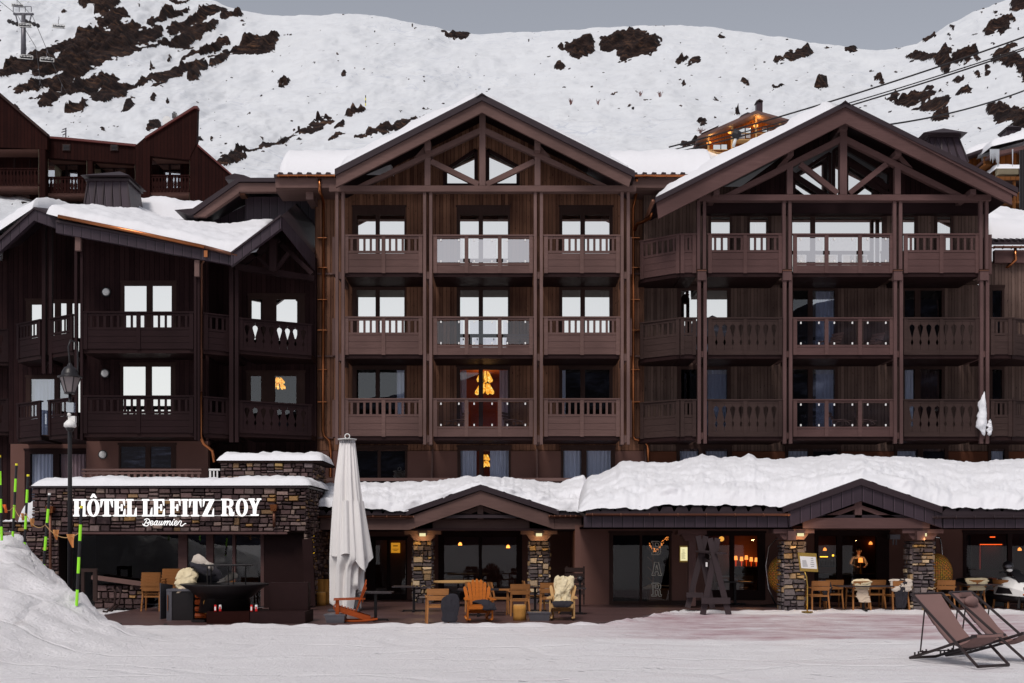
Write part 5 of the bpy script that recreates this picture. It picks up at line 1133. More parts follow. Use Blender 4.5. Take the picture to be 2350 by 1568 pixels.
pb = empty('bar_porch', (X(1980,34.3), 34.3, 0), 'long bar porch on the right with ribbed dark metal eaves and a low gable', 'porch', 'gabled porches along the terrace')
YR = 33.9; YQ = 34.3; YH = 37.2
def fas(pts, dy, nm='metal'):
    for (a,b_),(c,d_) in zip(pts[:-1], pts[1:]): MB().pp([(a,b_),(c,d_),(c,d_+dy),(a,b_+dy)], YR, .12).build('fascia', M[nm], pb)
fas([(1340,1185),(1808,1185)], 25.5); fas([(2163,1191),(2450,1191)], 21)
MB().pp([(1976,1113),(1976,1150),(1811,1210.5),(1808,1175)], YR-.04, .14).build('fascia', M['metal'], pb); MB().pp([(1976,1113),(2160,1175),(2162,1211.5),(1976,1150)], YR-.04, .14).build('fascia', M['metal'], pb)
gable_roof(pb, (1976,1098), (1797,1163), (2163,1163), 15, YR-.12, 41.6)
MB().p(1345, 1800, 1176, 1184, YR-.05, .3).build('eaves_flashing', M['metals'], pb); MB().p(2160, 2450, 1176, 1190, YR-.05, .3).build('eaves_flashing', M['metals'], pb)
tiles_edge(pb, 1345, 1797, 1176, YR-.02, step=.43, hgt=13); tiles_edge(pb, 2165, 2450, 1176, YR-.02, step=.43, hgt=9)
gutter_y(pb, 1345, 1812, 1179, YR-.1, 'copperd'); gutter_y(pb, 2140, 2450, 1184, YR-.1, 'metals')
MB().box(X(1345,YR), X(2450,YR), YR+.12, YH, Z(1212,YR), Z(1207,YR)).build('ceiling', M['dark'], pb)
MB().p(1843,2134,1189,1213,YQ-.35,.3).build('tie_beam', M['beamr'], pb); MB().p(1962,1978,1150,1188.6,YQ-.3,.3).build('king_post', M['beamrv'], pb)
for s in (-1,1): MB().pp([(1970+s*8,1160),(1970+s*8,1169),(1970+s*60,1188.6),(1970+s*92,1188.6)], YQ-.3, .2).build('rafter', M['beamr'], pb)
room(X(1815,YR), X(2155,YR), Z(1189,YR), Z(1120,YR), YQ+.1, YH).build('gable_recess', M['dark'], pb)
pillar(pb, 1798, 1846, 1242, YQ, 21); pillar(pb, 2093.5, 2143, 1242, YQ, 22)
corbel(pb, 1775, 1869, 1214.5, YQ, 'beamr'); corbel(pb, 2071, 2165.5, 1214.5, YQ, 'beamr'); corbel(pb, 1556, 1622, 1217.5, 35.2, 'beamr', (9,8))
MB().p(1580.6,1597,1241.5,1391,35.2,.25).build('post', M['beamrv'], pb)
for px in (1818,2114): MB().p(px-9,px+9,1219,1240,YQ-.5,.2).build('beam_end', M['beamrv'], pb)
xa, xb = X(1334,YH), X(2500,YH)
hs_ = [(1398,1541,1224,1392),(1618,1756,1224,1378),(1869,2040,1222,1382),(2210,2400,1222,1384)]
wl = MB(); wall_holes(wl, xa, xb, -.05, Z(1205,YH), YH, .2, [(X(a,YH),X(c,YH),max(-.05,Z(f,YH)),Z(e,YH)) for a,c,e,f in hs_]); lean(pb, 'wall', wl, 'stucco')
MB().box(xa-.2, xa-.001, YH, YG+.2, -.05, Z(1205,YH)).build('wall', M['stucco'], pb)
shopwin(pb, 1398, 1541, 1224, 1391, YH, [(1407,1468),(1473.5,1536)], 1229, 1380, fr='frame', dep=3.2)
shopwin(pb, 1618, 1756, 1224, 1377, YH, [(1627,1674.6),(1685,1739)], 1230, 1354, 'glassD', dep=7.2)
shopwin(pb, 1869, 2040, 1222, 1381, YH, [(1878,1920),(1933,2011)], 1230, 1360, 'glassD', dep=6.2)
shopwin(pb, 2210, 2400, 1222, 1383, YH, [(2218,2312),(2322,2396)], 1226, 1366, 'glassD', dep=5)
def curt(b, px0, px1, py0, py1, Y, m): return wave_sheet(X(px0,Y), X(px1,Y), Z(py1,Y), Z(py0,Y), Y, .03, .1).build('curtain', M[m], b)
curt(pb, 2218, 2228, 1228, 1360, YH+.3, 'room'); curt(pb, 1860, 1868, 1228, 1360, YH+.3, 'room') 
MB().p(1878,2016,1318,1326,YH+2.6,.6).build('bar_counter', M['slate'], pb)
MB().box(X(1541,YH), X(1618,YH), YH-.04, YH-.002, .0, .18).build('plinth', M['old'], pb)
# the great snow load on the porches
PB_ = [(733,1160),(800,1166),(900,1172),(930,1173),(1102.7,1113),(1283,1172),(1335,1176),(1345,1173),(1380,1168),(1430,1165),(1468,1172),(1500,1164),(1520,1157),(1583,1160),(1714,1160),(1797,1164),(1976,1099),(2162,1164),(2200,1166),(2350,1170),(2500,1170)]
PTt = [(733,1110),(800,1104),(860,1108),(960,1108),(1020,1102),(1070,1094),(1110,1092),(1170,1098),(1240,1106),(1285,1112),(1305,1100),(1320,1095),(1346,1090),(1372,1089),(1403,1076),(1423,1061.5),(1451,1060),(1495,1061.5),(1539,1060.7),(1565,1056),(1609,1045),(1653,1051),(1688,1047.5),(1700,1050),(1718,1042),(1740,1051),(1784,1054),(1832,1051),(1872,1048.4),(1933,1042),(1960,1046.6),(1977,1042),(2003,1049.7),(2082,1051),(2131,1055.4),(2231,1061.5),(2319,1052),(2500,1052)]
def heap(nm, label, px0, px1, yf, nu, nv, seed, edgew, yb=41.5):
    U = np.linspace(0,1,nu+1); V = np.linspace(0,1,nv+1); px = px0+(px1-px0)*U
    bot = np.interp(px, [p[0] for p in PB_], [p[1] for p in PB_])+2.5*fbm(px*.06, px*0, 0, 3, seed); top = np.interp(px, [p[0] for p in PTt], [p[1] for p in PTt])+1.6*fbm(px*.08, px*0, 0, 4, seed+1)
    e = np.clip(np.minimum(px-px0, px1-px)/edgew, 0, 1); e = np.sqrt(1-(1-e)**2)
    mb = MB()
    for j, v in enumerate(V):
        Yd = yf+v*(yb-yf); g = (1-(1-min(v/.62, 1))**2.0)*.86+.14*min(1, (v*14))**.5
        ff = .22+.78*min(1, v*4); Yw = np.full(nu+1, Yd)-ff*.0
        py = bot+(top-bot)*g*e; z = H+(HY-py)*Yw/F
        if v > .62: z = z*0+(H+(HY-(bot+(top-bot)*e))*(yf+.62*(yb-yf))/F)-(v-.62)*.2
        xx = (px-CX)*Yw/F
        w_ = min(1, v*9)
        big = fbm(xx*.55, Yw*.55, 0, 3, seed+3); med = fbm(xx*1.9, Yw*1.9+z*1.2, 0, 4, seed+5); fi = fbm(xx*7, Yw*7+z*5, 0, 3, seed+7)
        z = z+w_*e*((.05*big)*(1-.6*v)+(.05*med+.05*fi)*math.exp(-v*5)+.010*fi+.008*med); Yw2_ = Yw-w_*(.10*med+.03*fi)*(1-v)+(1-min(1,v*10))*.0
        # slumped lip: front face bulges over the eave
        Yw2_ = Yw2_-.16*math.exp(-((v-.07)/.06)**2)*(1+.6*med)
        mb.v += [(a, b_, c) for a, b_, c in zip(xx, Yw2_, z)]
    W_ = nu+1
    for j in range(nv):
        for i in range(nu): mb.f.append([j*W_+i, j*W_+i+1, (j+1)*W_+i+1, (j+1)*W_+i]); mb.col.append(None)
    o = mb.build(nm, M['snow'], None, True); tag(o, label, 'snow cover', None, 'stuff')
heap('porch_snow', 'lumpy snow load on the middle porch roof', 733, 1352, YF-.02, 260, 50, 41, 14)
heap('porch_snow', 'deep overhanging snow load on the long bar porch roof', 1326, 2500, YR-.02, 420, 70, 51, 34)
MB()
for b, px0, px1, Y in ((pc, 735, 1345, YF), (pb, 1345, 2480, YR)):     # lean-to roof under the snow
    x0, x1 = X(px0,Y), X(px1,Y); z0 = Z(1182,Y); MB().add([(x0,Y+.1,z0),(x1,Y+.1,z0),(x1,41.6,z0+.5),(x0,41.6,z0+.5),(x0,Y+.1,z0-.1),(x1,Y+.1,z0-.1),(x1,41.6,z0+.4),(x0,41.6,z0+.4)], [(0,1,2,3),(4,5,6,7),(0,1,5,4),(1,2,6,5),(2,3,7,6),(3,0,4,7)]).build('lean_to_roof', M['metals'], b)
# ---------------------------------------------------------------- terrace deck
dk = MB(); pts = [(-11.2,29.4),(-10,28.9),(-7.2,28.55),(2.0,28.85),(3.0,30.15),(4.1,32.95),(5.0,34.3),(17.5,34.4),(17.5,37.2),(5,37.2),(2.3,37.3),(2.3,40.4),(-6.7,40.4),(-6.7,35.6),(-11.2,35.6)]
n_ = len(pts); dk.add([(a,b_,.05) for a,b_ in pts]+[(a,b_,-.07) for a,b_ in pts], [tuple(range(n_)), tuple(range(2*n_-1,n_-1,-1))]+[(i,i+n_,(i+1)%n_+n_,(i+1)%n_) for i in range(n_)])
m, nt = newmat('terrace_planks'); n = N(nt); tc = n('ShaderNodeTexCoord'); sp = n('ShaderNodeSeparateXYZ'); nt.links.new(tc.outputs['Object'], sp.inputs[0])
u = n.math('DIVIDE', sp.outputs[1], .145); wn = n('ShaderNodeTexWhiteNoise', noise_dimensions='1D'); nt.links.new(n.math('FLOOR', u), wn.inputs['W'])
st = n.noise(n.scaled((.5,6,6)), 2, 5, .6); f = n.math('ADD', n.math('MULTIPLY', wn.outputs[0], .5), n.math('MULTIPLY', st, .5)); gr = n.math('LESS_THAN', n.math('FRACT', u), .07)
col = n.mix(f, (.045,.022,.022), (.13,.072,.068)); col = n.mix(gr, col, (.01,.006,.006)); fl_ = n.ramp(n.noise(n.scaled((1,1,1)), 3.2, 6, .8), [(.70,(0,0,0)),(.73,(1,1,1))]); col = n.mix(n.math('MULTIPLY', fl_, .6), col, (.6,.6,.65))
n.out(col, .42, n.math('SUBTRACT', st, gr), .4, .01, 0, .4)
tag(dk.build('terrace', m), kind='structure')
M['glassBB'] = m_glass('glass_half_bright', .5, (.8,.8,.85))
M['steel2'] = m_plain('clouded_ice', (.45,.47,.5), .3, 0, .1)
# ---------------------------------------------------------------- red-brown apartment house up behind on the left
YD = 85.0
rb = empty('apartment_building', (X(300,YD), YD, Z(470,YD)), 'dark red boarded apartment house with jagged roofline and recessed balconies, behind the left wing', 'building')
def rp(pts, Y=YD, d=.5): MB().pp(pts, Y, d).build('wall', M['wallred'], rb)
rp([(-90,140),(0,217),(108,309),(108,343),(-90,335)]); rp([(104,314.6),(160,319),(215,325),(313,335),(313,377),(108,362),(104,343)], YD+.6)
rp([(310,335),(334,314),(334,560),(310,560)], YD-.5, .4); rp([(333.7,314.6),(445,245),(453,245),(451,330),(436,360),(436,367),(344,358),(344,560),(333.7,560)], YD-.6)
rp([(451,330),(532,401),(560,430),(560,560),(436,560),(436,360)], YD-.55, .5)
rp([(90,343),(104,343),(104,560),(90,560)]); rp([(200,368),(212,368),(212,560),(200,560)], YD+.6)
MB().pp([(332,314),(445,243),(453,243),(453,249),(445,249),(333,318)], YD-.75, .6).build('roof_edge', M['rededge'], rb); MB().pp([(453,330),(534,401),(534,405),(453,335)], YD-.75, .5).build('roof_edge', M['rededge'], rb); MB().pp([(-90,136),(108,305),(108,312),(-90,143)], YD-.2, .5).build('roof_edge', M['old'], rb)
MB().pp([(104,312),(160,316),(313,331),(313,336),(160,321),(104,316.5)], YD+.45, 2).build('roof_edge', M['rededge'], rb)
for px in (143,253): 
    v = MB().p(px, px+18, 331, 346, YD+.5, .2).build('vent', M['old'], rb); 
    for i in range(4): MB().p(px+2, px+16, 333+i*3.2, 334.6+i*3.2, YD+.46, .04).build('louvre', M['black'], v)
for c0, c1, t0, dy, yo in ((-60,90,343,0,0),(104,200,360,10,.6),(212,311,368,16,.6),(344,436,358,2,-.5)):
    for r in range(2):
        y0 = t0+r*84; Yb = YD+yo+1.8; yf = YD+yo
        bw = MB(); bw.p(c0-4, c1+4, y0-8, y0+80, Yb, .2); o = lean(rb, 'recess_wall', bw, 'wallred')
        MB().add([(X(c0,yf),yf,Z(y0,yf)),(X(c1,yf),yf,Z(y0,yf)),(X(c1,yf),Yb,Z(y0,yf)),(X(c0,yf),Yb,Z(y0,yf))], [(0,1,2,3)]).build('recess_ceiling', M['stucco'], rb)
        MB().add([(X(c1,yf)-.05,yf,Z(y0,yf)),(X(c1,yf)-.05,Yb,Z(y0,yf)),(X(c1,yf)-.05,Yb,Z(y0+80,yf)),(X(c1,yf)-.05,yf,Z(y0+80,yf))], [(0,1,2,3)]).build('recess_side', M['cream'], rb)
        w0, w1 = c0+(2 if c0 > 0 else 30), c1-22
        a = w0+(w1-w0)*.64
        window(rb, X(w0-2,Yb), X(w1+2,Yb), Z(y0+76,Yb), Z(y0+15,Yb), Yb-.02, [(X(w0,Yb),X(a-2,Yb)),(X(a+3,Yb),X(w1,Yb))], pt=Z(y0+20,Yb), glass='glassBB', curtains=[(X(w0,Yb),X(a-4,Yb)),(X(a+4,Yb),X(w1,Yb))], inner=None, fr='framed')
        # balcony with turned-look cut boards
        zt, zb = Z(y0+43+dy*.3,yf), Z(y0+78,yf); A, B = (X(c0,yf),yf+.1), (X(c1,yf),yf+.1)
        sl = MB().box(A[0], B[0], yf+.12, Yb, zb-.3, zb).build('balcony', M['stucco'], rb)
        mb = MB(); L = B[0]-A[0]; nb = int(L/.24); pit = L/nb; h = zt-zb
        for i in range(nb):
            c = pit*(i+.5); pr = [(0,.46),(.2,.46),(.3,.36),(.42,.46),(.6,.46),(.72,.26),(.85,.26),(.9,.46),(1,.46)]
            mb.lpoly(A, B, [(c+w_*pit, zb-.15+t*(h+.1)) for t, w_ in pr]+[(c-w_*pit, zb-.15+t*(h+.1)) for t, w_ in pr[::-1]], 0, .04)
        mb.build('cutout_boards', M['wallred'], sl); MB().lbox(A, B, 0, L, -.05, .06, zt-.06, zt+.03).build('handrail', M['wallred'], sl)
MB().p(-90, 560, 500, 570, YD+.7, 3).build('wall', M['wallred'], rb)
MB().add([(X(104,YD),YD+.6,Z(316,YD)),(X(313,YD),YD+.6,Z(335,YD)),(X(440,YD),YD+9,Z(300,YD)),(X(104,YD),YD+9,Z(316,YD))], [(0,1,2,3)]).build('roof', M['metals'], rb)
snow('roof_snow', 'thin snow along the flat roof between the red gables', lambda u, v: (X(112+215*u,YD), YD+.7+6*v, Z(314+ (20*u if u < .93 else 18.6-110*(u-.93)),YD)), .30, 60, 16, .06, .3, .3, .8, 61)
t = empty('satellite_dish', (X(385,YD),YD+.3,Z(290,YD)), 'pale satellite dish with antennas on the sloping edge of the red house', 'dish')
MB().tube([(X(385,YD),YD+.3,Z(290,YD)),(X(385,YD),YD+.25,Z(278,YD))], .08).build('mast', M['steel'], t); MB().tube([(X(383,YD),YD-.1,Z(278,YD)),(X(383.5,YD),YD,Z(278,YD))], [.33,.28], 20).build('dish', M['white'], t)
MB().p(399,406,262,270,YD,.3).build('antenna_box', M['white'], t)
for i in range(4): MB().tube([(X(396+i*2.4,YD),YD,Z(272,YD)),(X(396+i*2.8,YD),YD,Z(255+abs(i-1.5)*3,YD))], .035).build('antenna', M['iron'], t)
t = empty('aerial_mast', (X(151,YD),YD,Z(318,YD)), 'thin television aerial mast standing on the flat roof of the red house', 'aerial')
MB().tube([(X(151,YD+2),YD+2,Z(318,YD)),(X(151,YD+2),YD+2,Z(272,YD))], .05).build('mast', M['steel'], t)
for i, (y0, w0) in enumerate(((274,8),(280,10),(286,7))): MB().tube([(X(151-w0,YD+2),YD+2,Z(y0+2,YD)),(X(151+w0*.2,YD+2),YD+2,Z(y0-2,YD))], .04).build('rod', M['steel'], t)

# ---------------------------------------------------------------- clad house behind, between the left wing and the middle block
YK = 45.0
kb = empty('clad_house', (X(600,YK), YK, Z(520,YK)), 'house with upright grey metal cladding and slanting brown eaves, left of the middle block', 'building')
MB().p(563, 726, 452, 640, YK, 4).build('wall', M['metal'], kb)
MB().add([(X(500,YK+.5),YK+.5,Z(520,YK)),(X(563,YK),YK+.5,Z(520,YK)),(X(563,YK),YK+.5,Z(460,YK)),(X(480,YK),YK+.5,Z(500,YK))], [(0,1,2,3)]).build('wall', M['metal'], kb)
MB().pp([(548,417),(548,443),(470,497),(443,497)], YK-.9, .25).build('barge_board', M['beam'], kb)
MB().p(548, 726, 420, 440, YK-.9, .25).build('barge_board', M['beam'], kb)
MB().pp([(546,408),(726,408),(726,417),(549,417),(443,492),(425,490)], YK-1.0, 5).build('roof', M['metals'], kb)
MB().pp([(400,482),(445,478),(470,497),(450,497)], YK-.6, 3).build('low_roof', M['metals'], kb)
MB().pp([(517,406),(538,398),(560,402),(585,412),(517,412)], YK+2, 3).build('roof_hood', M['metals'], kb)
MB().p(548,562,441,448,YK-.7,.5).build('purlin', M['copperd'], kb)
v = empty('vent_grille', (X(689,YK),YK-.1,Z(542,YK)), 'white louvred vent grille on the grey clad wall', 'vent')
mb = MB(); wall_holes(mb, X(669.5,YK), X(709,YK), Z(542,YK), Z(509.5,YK), YK-.12, .1, [(X(673,YK),X(705.5,YK),Z(538.5,YK),Z(513,YK))]); mb.build('frame', M['white'], v)
for i in range(7): MB().p(673.2, 705.3, 514+i*3.6, 516.2+i*3.6, YK-.1, .05).build('louvre', M['white'], v)
MB().p(673, 705.5, 513, 538.5, YK-.03, .02).build('backing', M['black'], v)

# ---------------------------------------------------------------- lit chalet on the slope
YH_ = 150.0
ch = empty('chalet', (X(1700,YH_), YH_, Z(350,YH_)), 'small orange timber chalet with lit wall lamps and slim chimney, high on the snowy slope', 'building', 'timber chalets on the slope')
def cp(x, y): return (x*.12207+1577.8, y*.12207+200.8)
wl = MB().pp([cp(330,880),cp(830,700),cp(1290,490),cp(1800,640),cp(1800,1500),cp(380,1500)], YH_+1.2, 7); lean(ch, 'wall', wl, 'chestnut')
MB().pp([cp(215,960),cp(380,930),cp(380,1500),cp(235,1500)], YH_+1.0, 8).build('side_wall', M['old'], ch)
rf = MB().pp([cp(1290,430),cp(200,915),cp(215,965),cp(1290,490)], YH_-1.2, 10).pp([cp(1290,430),cp(1960,615),cp(1950,650),cp(1290,490)], YH_-1.2, 10); lean(ch, 'roof', rf, 'beam')
MB().pp([cp(1130,465),cp(1190,480),cp(960,580),cp(1010,525)], YH_-1.1, 6).build('dormer', M['metals'], ch)
for x in (395,840,1290,1745): MB().pp([cp(x-16,{395:910,840:720,1290:510,1745:650}[x]),cp(x+16,{395:910,840:720,1290:510,1745:650}[x]),cp(x+16,1300),cp(x-16,1300)], YH_-.3, .3).build('post', M['pine'], ch)
for x0,x1,y0,y1 in ((485,618,1080,1175),(635,740,1075,1165),(930,1075,770,960),(1095,1185,765,950),(1405,1495,750,830),(1520,1620,745,820)):
    a, b_ = cp(x0,y0), cp(x1,y1); f = MB().p(a[0]-.8, b_[0]+.8, a[1]-.8, b_[1], YH_+1.1, .08).build('window', M['framed'], ch); MB().p(a[0], b_[0], a[1], b_[1], YH_+1.04, .05).build('pane', M['glassA'], f)
for x0,x1,y0,y1 in ((400,760,1165,1225),(860,1480,855,975)):
    a, b_ = cp(x0,y0), cp(x1,y1); r = MB().p(a[0], b_[0], a[1], a[1]+1.3, YH_-.3, .15).p(a[0], b_[0], b_[1]-.5, b_[1]+1.8, YH_-.3, 1.4).build('balcony', M['pine'], ch)
    mb = MB()
    for x in np.arange(a[0], b_[0], 2.6): mb.p(x, x+1.1, a[1]+1, b_[1], YH_-.28, .08)
    mb.build('slat_panel', M['chalet'], r)
a, b_ = cp(1303,275), cp(1413,450); MB().p(a[0], b_[0], a[1], b_[1], YH_+2, 1).build('chimney', M['metal'], ch); a = cp(1295,260); MB().pp([cp(1295,272),cp(1295,250),cp(1357,215),cp(1420,245),cp(1420,272),cp(1357,240)], YH_+1.8, 1.4).build('chimney_cap', M['metals'], ch)
snow('roof_snow', 'thin snow along the left eaves of the lit slope chalet', lambda u, v: (X(1577.8+(240+330*u)*.12207,YH_), YH_-.9+8*v, Z(200.8+(905-147*u)*.12207,YH_)), .5, 20, 10, .2, .3, .2, .5, 71)
for i, (x, y) in enumerate(((420,1018),(815,808),(1300,690),(1790,690))):
    p = cp(x,y); xx, zz = X(p[0],YH_), Z(p[1],YH_)
    o = MB().ball((xx,YH_+.6,zz), (.30,.2,.22)); single(o, 'wall_lamp', M['glow'], ['glowing wall lamp beside the lowest window of the slope chalet','glowing wall lamp under the left eaves of the slope chalet','glowing wall lamp under the gable peak of the slope chalet','glowing wall lamp at the right eaves of the slope chalet'][i], 'wall lamp', 'wall lamps of the slope chalet')
    L_ = bpy.data.lights.new('wall_lamp_light','POINT'); L_.energy = 190; L_.color = (1,.55,.15); L_.shadow_soft_size = .4; lo = bpy.data.objects.new('wall_lamp_light', L_); C.objects.link(lo); lo.location = (xx, YH_-.2, zz+.5)
ou = MB().pp([(1588,349),(1600,330),(1606,322),(1606,352),(1590,354)], YH_+2, 4); 
# snow gun standing between chalet and hotel
t = empty('snow_gun', (X(1720,92),92,Z(318,92)), 'dark fan snow gun on a white pole in front of the slope chalet', 'snow gun')
g = lambda x, y: (X(cp(x,y)[0],92), 92, Z(cp(x,y)[1],92))
MB().tube([g(860,1110),g(915,930)], .12).build('pole', M['white'], t, True); MB().tube([g(850,850),g(925,890),g(985,915)], [.28,.36,.32], 14).build('fan_barrel', M['black'], t); MB().tube([g(800,900),g(1000,915)], .07).build('arm', M['iron'], t); MB().tube([g(975,880),g(980,945)], [.16,.2], 12).build('nozzle_ring', M['steel'], t)
# ---------------------------------------------------------------- two-storey chalets at the right edge
YJ = 78.0
cj = empty('chalet', (X(2300,YJ), YJ, Z(505,YJ)), 'orange timber chalet with icicles under its snowy roof, partly hidden behind the right gable', 'building', 'timber chalets on the slope')
def cq(x, y): return (x*.3183+2065.4, y*.3183+218)
MB().pp([cq(470,425),cq(900,310),cq(1100,260),cq(1100,1450),cq(470,1450)], YJ+1.2, 6).build('wall', M['chestnut'], cj)
MB().pp([cq(480,428),cq(760,330),cq(1100,230),cq(1100,262),cq(770,352),cq(485,445)], YJ, 5).build('roof', M['metals'], cj)
MB().pp([cq(655,425),cq(730,400),cq(1100,320),cq(1100,345),cq(740,425),cq(660,440)], YJ-1.5, 3.5).build('roof', M['beamr'], cj)
MB().pp([cq(715,400),cq(845,385),cq(845,520),cq(715,530)], YJ-.9, 2).build('bay_wall', M['chestnut'], cj); MB().p(cq(710,0)[0],cq(855,0)[0],cq(0,525)[1],cq(0,572)[1],YJ-1,2.2).build('bay_plinth', M['cream'], cj)
MB().p(cq(690,0)[0],cq(1100,0)[0],cq(0,588)[1],cq(0,612)[1],YJ-1.6,3.2).build('lower_eaves', M['chalet'], cj)
MB().p(cq(690,0)[0],cq(1100,0)[0],cq(0,612)[1],cq(0,622)[1],YJ-1.4,2.8).build('lower_roof', M['old'], cj)
for x0,x1,y0,y1 in ((605,665,445,500),(655,705,545,575),(840,900,430,485),(850,960,540,556)):
    a, b_ = cq(x0,y0), cq(x1,y1); r = MB().p(a[0], b_[0], a[1], a[1]+1.6, YJ-.5, .15).p(a[0], b_[0], b_[1]-.5, b_[1]+2.5, YJ-.5, 1.6).build('balcony', M['chalet'], cj); mb = MB()
    for x in np.arange(a[0], b_[0], 2.4): mb.p(x, x+1.2, a[1]+1, b_[1], YJ-.46, .08)
    mb.build('slat_panel', M['chalet'], r)
for k, (y0, y1) in enumerate(((700,768),(830,895))):
    r = MB().p(cq(735,0)[0], cq(1100,0)[0], cq(0,y1-4)[1], cq(0,y1+12)[1], YJ-1.4, 2.4).p(cq(735,0)[0], cq(1100,0)[0], cq(0,y0)[1], cq(0,y0+10)[1], YJ-1.4, .15).build('balcony', M['chalet'], cj); mb = MB()
    for x in np.arange(cq(735,0)[0], cq(1100,0)[0], 5): mb.p(x, x+3.4, cq(0,y0)[1]+2, cq(0,y1)[1], YJ-1.36, .08)
    mb.build('cutout_boards', M['chalet'], r)
for x in (820,826,1000): MB().p(cq(x,0)[0], cq(x,0)[0]+2.5, cq(0,612)[1], cq(0,900)[1], YJ-1.5, .2).build('post', M['chalet'], cj)
for x0,x1,y0,y1 in ((585,612,445,478),(665,690,520,560),(760,812,648,668)):
    a, b_ = cq(x0,y0), cq(x1,y1); f = MB().p(a[0]-.8, b_[0]+.8, a[1]-.8, b_[1]+.8, YJ+1.12, .08).build('window', M['framed'], cj); MB().p(a[0], b_[0], a[1], b_[1], YJ+1.05, .05).build('pane', M['glassA'], f)
snow('roof_snow', 'thick snow along the upper roof of the icicle chalet', lambda u, v: (X(cq(490+610*u,0)[0],YJ), YJ+.2+5*v, Z(cq(0,425-200*u)[1],YJ)), .55, 50, 12, .08, .25, .3, .8, 81)
snow('roof_snow', 'drooping snow on the lower icicle-hung roof at the right edge', lambda u, v: (X(cq(655+445*u,0)[0],YJ-1.5), YJ-1.6+2.6*v, Z(cq(0,430-105*u)[1],YJ)), .6, 50, 12, .12, .35, .3, .8, 82)
snow('roof_snow', 'flat snow ledge above the lowest balconies of the icicle chalet', lambda u, v: (X(cq(690+410*u,0)[0],YJ-1.6), YJ-1.7+2.6*v, Z(cq(0,589)[1],YJ)), .45, 30, 12, .06, .35, .2, .8, 83)
rr_ = random.Random(4)
for i in range(9):
    x = (652+i*8.6 if i < 8 else 812); p = cq(x, 425 if i < 12 else 360); L_ = rr_.uniform(.3,1.1); xx, zz = X(p[0],YJ-1.6), Z(p[1],YJ-1.6)
    MB().tube([(xx,YJ-1.6,zz+.3),(xx,YJ-1.6,zz-L_*.5),(xx,YJ-1.6,zz-L_)], [.045,.028,.006], 6).build('icicle', M['steel2'], cj)
metal_chimney(2309, 2345, 318, 2312, 2342, 297, (2308,2344,293,282,2326), YJ+2, 1.4, 'small dark metal chimney on the icicle chalet at the right edge')
pl_ = MB().tube([(X(2347,60),60,Z(520,60)),(X(2347,60),60,Z(346,60))], [.16,.15], 14); single(pl_, 'utility_pole', M['iron'], 'dark utility pole at the right edge in front of the icicle chalet', 'pole')
# ---------------------------------------------------------------- cables
def cable(a, b_, Ya, Yb, r, label, sag=.4):
    P = []
    for i in range(25):
        t = i/24; Y = Ya+(Yb-Ya)*t; px = a[0]+(b_[0]-a[0])*t; py = a[1]+(b_[1]-a[1])*t
        P.append((X(a[0],Ya)+(X(b_[0],Yb)-X(a[0],Ya))*t, Y, Z(a[1],Ya)+(Z(b_[1],Yb)-Z(a[1],Ya))*t-sag*4*t*(1-t)))
    single(MB().tube(P, r, 6), 'cable', M['iron'], label, 'cable', 'black cables slanting over the right gable')
cable((1535,338),(2420,60), 96, 84, .065, 'topmost black cable slanting up to the right edge'); cable((1540,345),(2420,86), 95, 83, .045, 'second black cable just under the topmost one'); cable((1552,350),(2420,90), 94, 82, .06, 'third black cable, lowest of the close group of three')
cable((2040,286),(2420,180), 70, 80, .05, 'single black cable emerging right of the right gable peak')
# ---------------------------------------------------------------- chairlift
def lift_chair():
    t = empty('lift_chair', (0,0,0), 'x', 'chairlift chair'); W_ = 1.5
    MB().tube([(0,0,2.6),(.05,0,2.0),(-.12,0,1.6),(-.1,0,1.0),(0,0,.75)], .07, 6).build('hanger', M['steel'], t, True)
    fr = MB().tube([(-W_,0,.62),(-W_*.6,0,.78),(W_*.6,0,.78),(W_,0,.62),(W_,-.1,-.2),(W_,-.5,-.35),(-W_,-.5,-.35),(-W_,-.1,-.2),(-W_,0,.62)], .07, 6); fr.build('frame', M['white'], t, True)
    MB().box(-W_+.12, W_-.12, -.02, .06, .12, .55).build('backrest', M['black'], t)
    MB().box(-W_+.12, W_-.12, -.5, .0, -.3, -.16).build('seat', M['black'], t)
    for k in range(4): MB().ball((-W_+.45+k*.7,-.1,.38), (.2,.06,.14), 8, 5).build('headrest', M['white'], t)
    MB().tube([(-W_,-.5,.25),(W_,-.5,.25)], .05, 6).build('safety_bar', M['white'], t)
    return t
lc = lift_chair(); CH = [(40,12,322,'topmost one at the left edge'),(58,58,300,'left of the tall pylon top'),(135,60,300,'right of the tall pylon top'),(60,131,285,'over the foot of the tall pylon'),(108,137,280,'over the big dark rock, right line'),(91,209,272,'on the left line, over lower rocks'),(142,217,266,'on the right line, over lower rocks'),(129,288,258,'beside the television aerial'),(182,298,254,'just above the lower pylon crossarm')]
for i, (px, py, Y, lab) in enumerate(CH): Y *= .70; place(lc, (X(px,Y),Y,Z(py,Y)-.2), R(12), 'six-seat chairlift chair '+lab, i, 'six-seat chairs of the lift', .72)
def line(ps, lab):
    ps = [(a,b_,Y*.70) for a,b_,Y in ps]
    single(MB().tube([(X(a,Y),Y,Z(b_,Y)) for a,b_,Y in ps], .05, 5), 'haul_cable', M['iron'], lab, 'cable', 'haul cables of the chairlift')
line([(-30,-20,325),(40,35,312),(62,75,300),(82,108,290),(93,190,272),(130,260,258),(165,330,246)], 'left haul cable of the chairlift'); line([(10,-30,325),(75,38,302),(108,115,282),(140,190,268),(182,270,255),(210,330,246)], 'right haul cable of the chairlift')
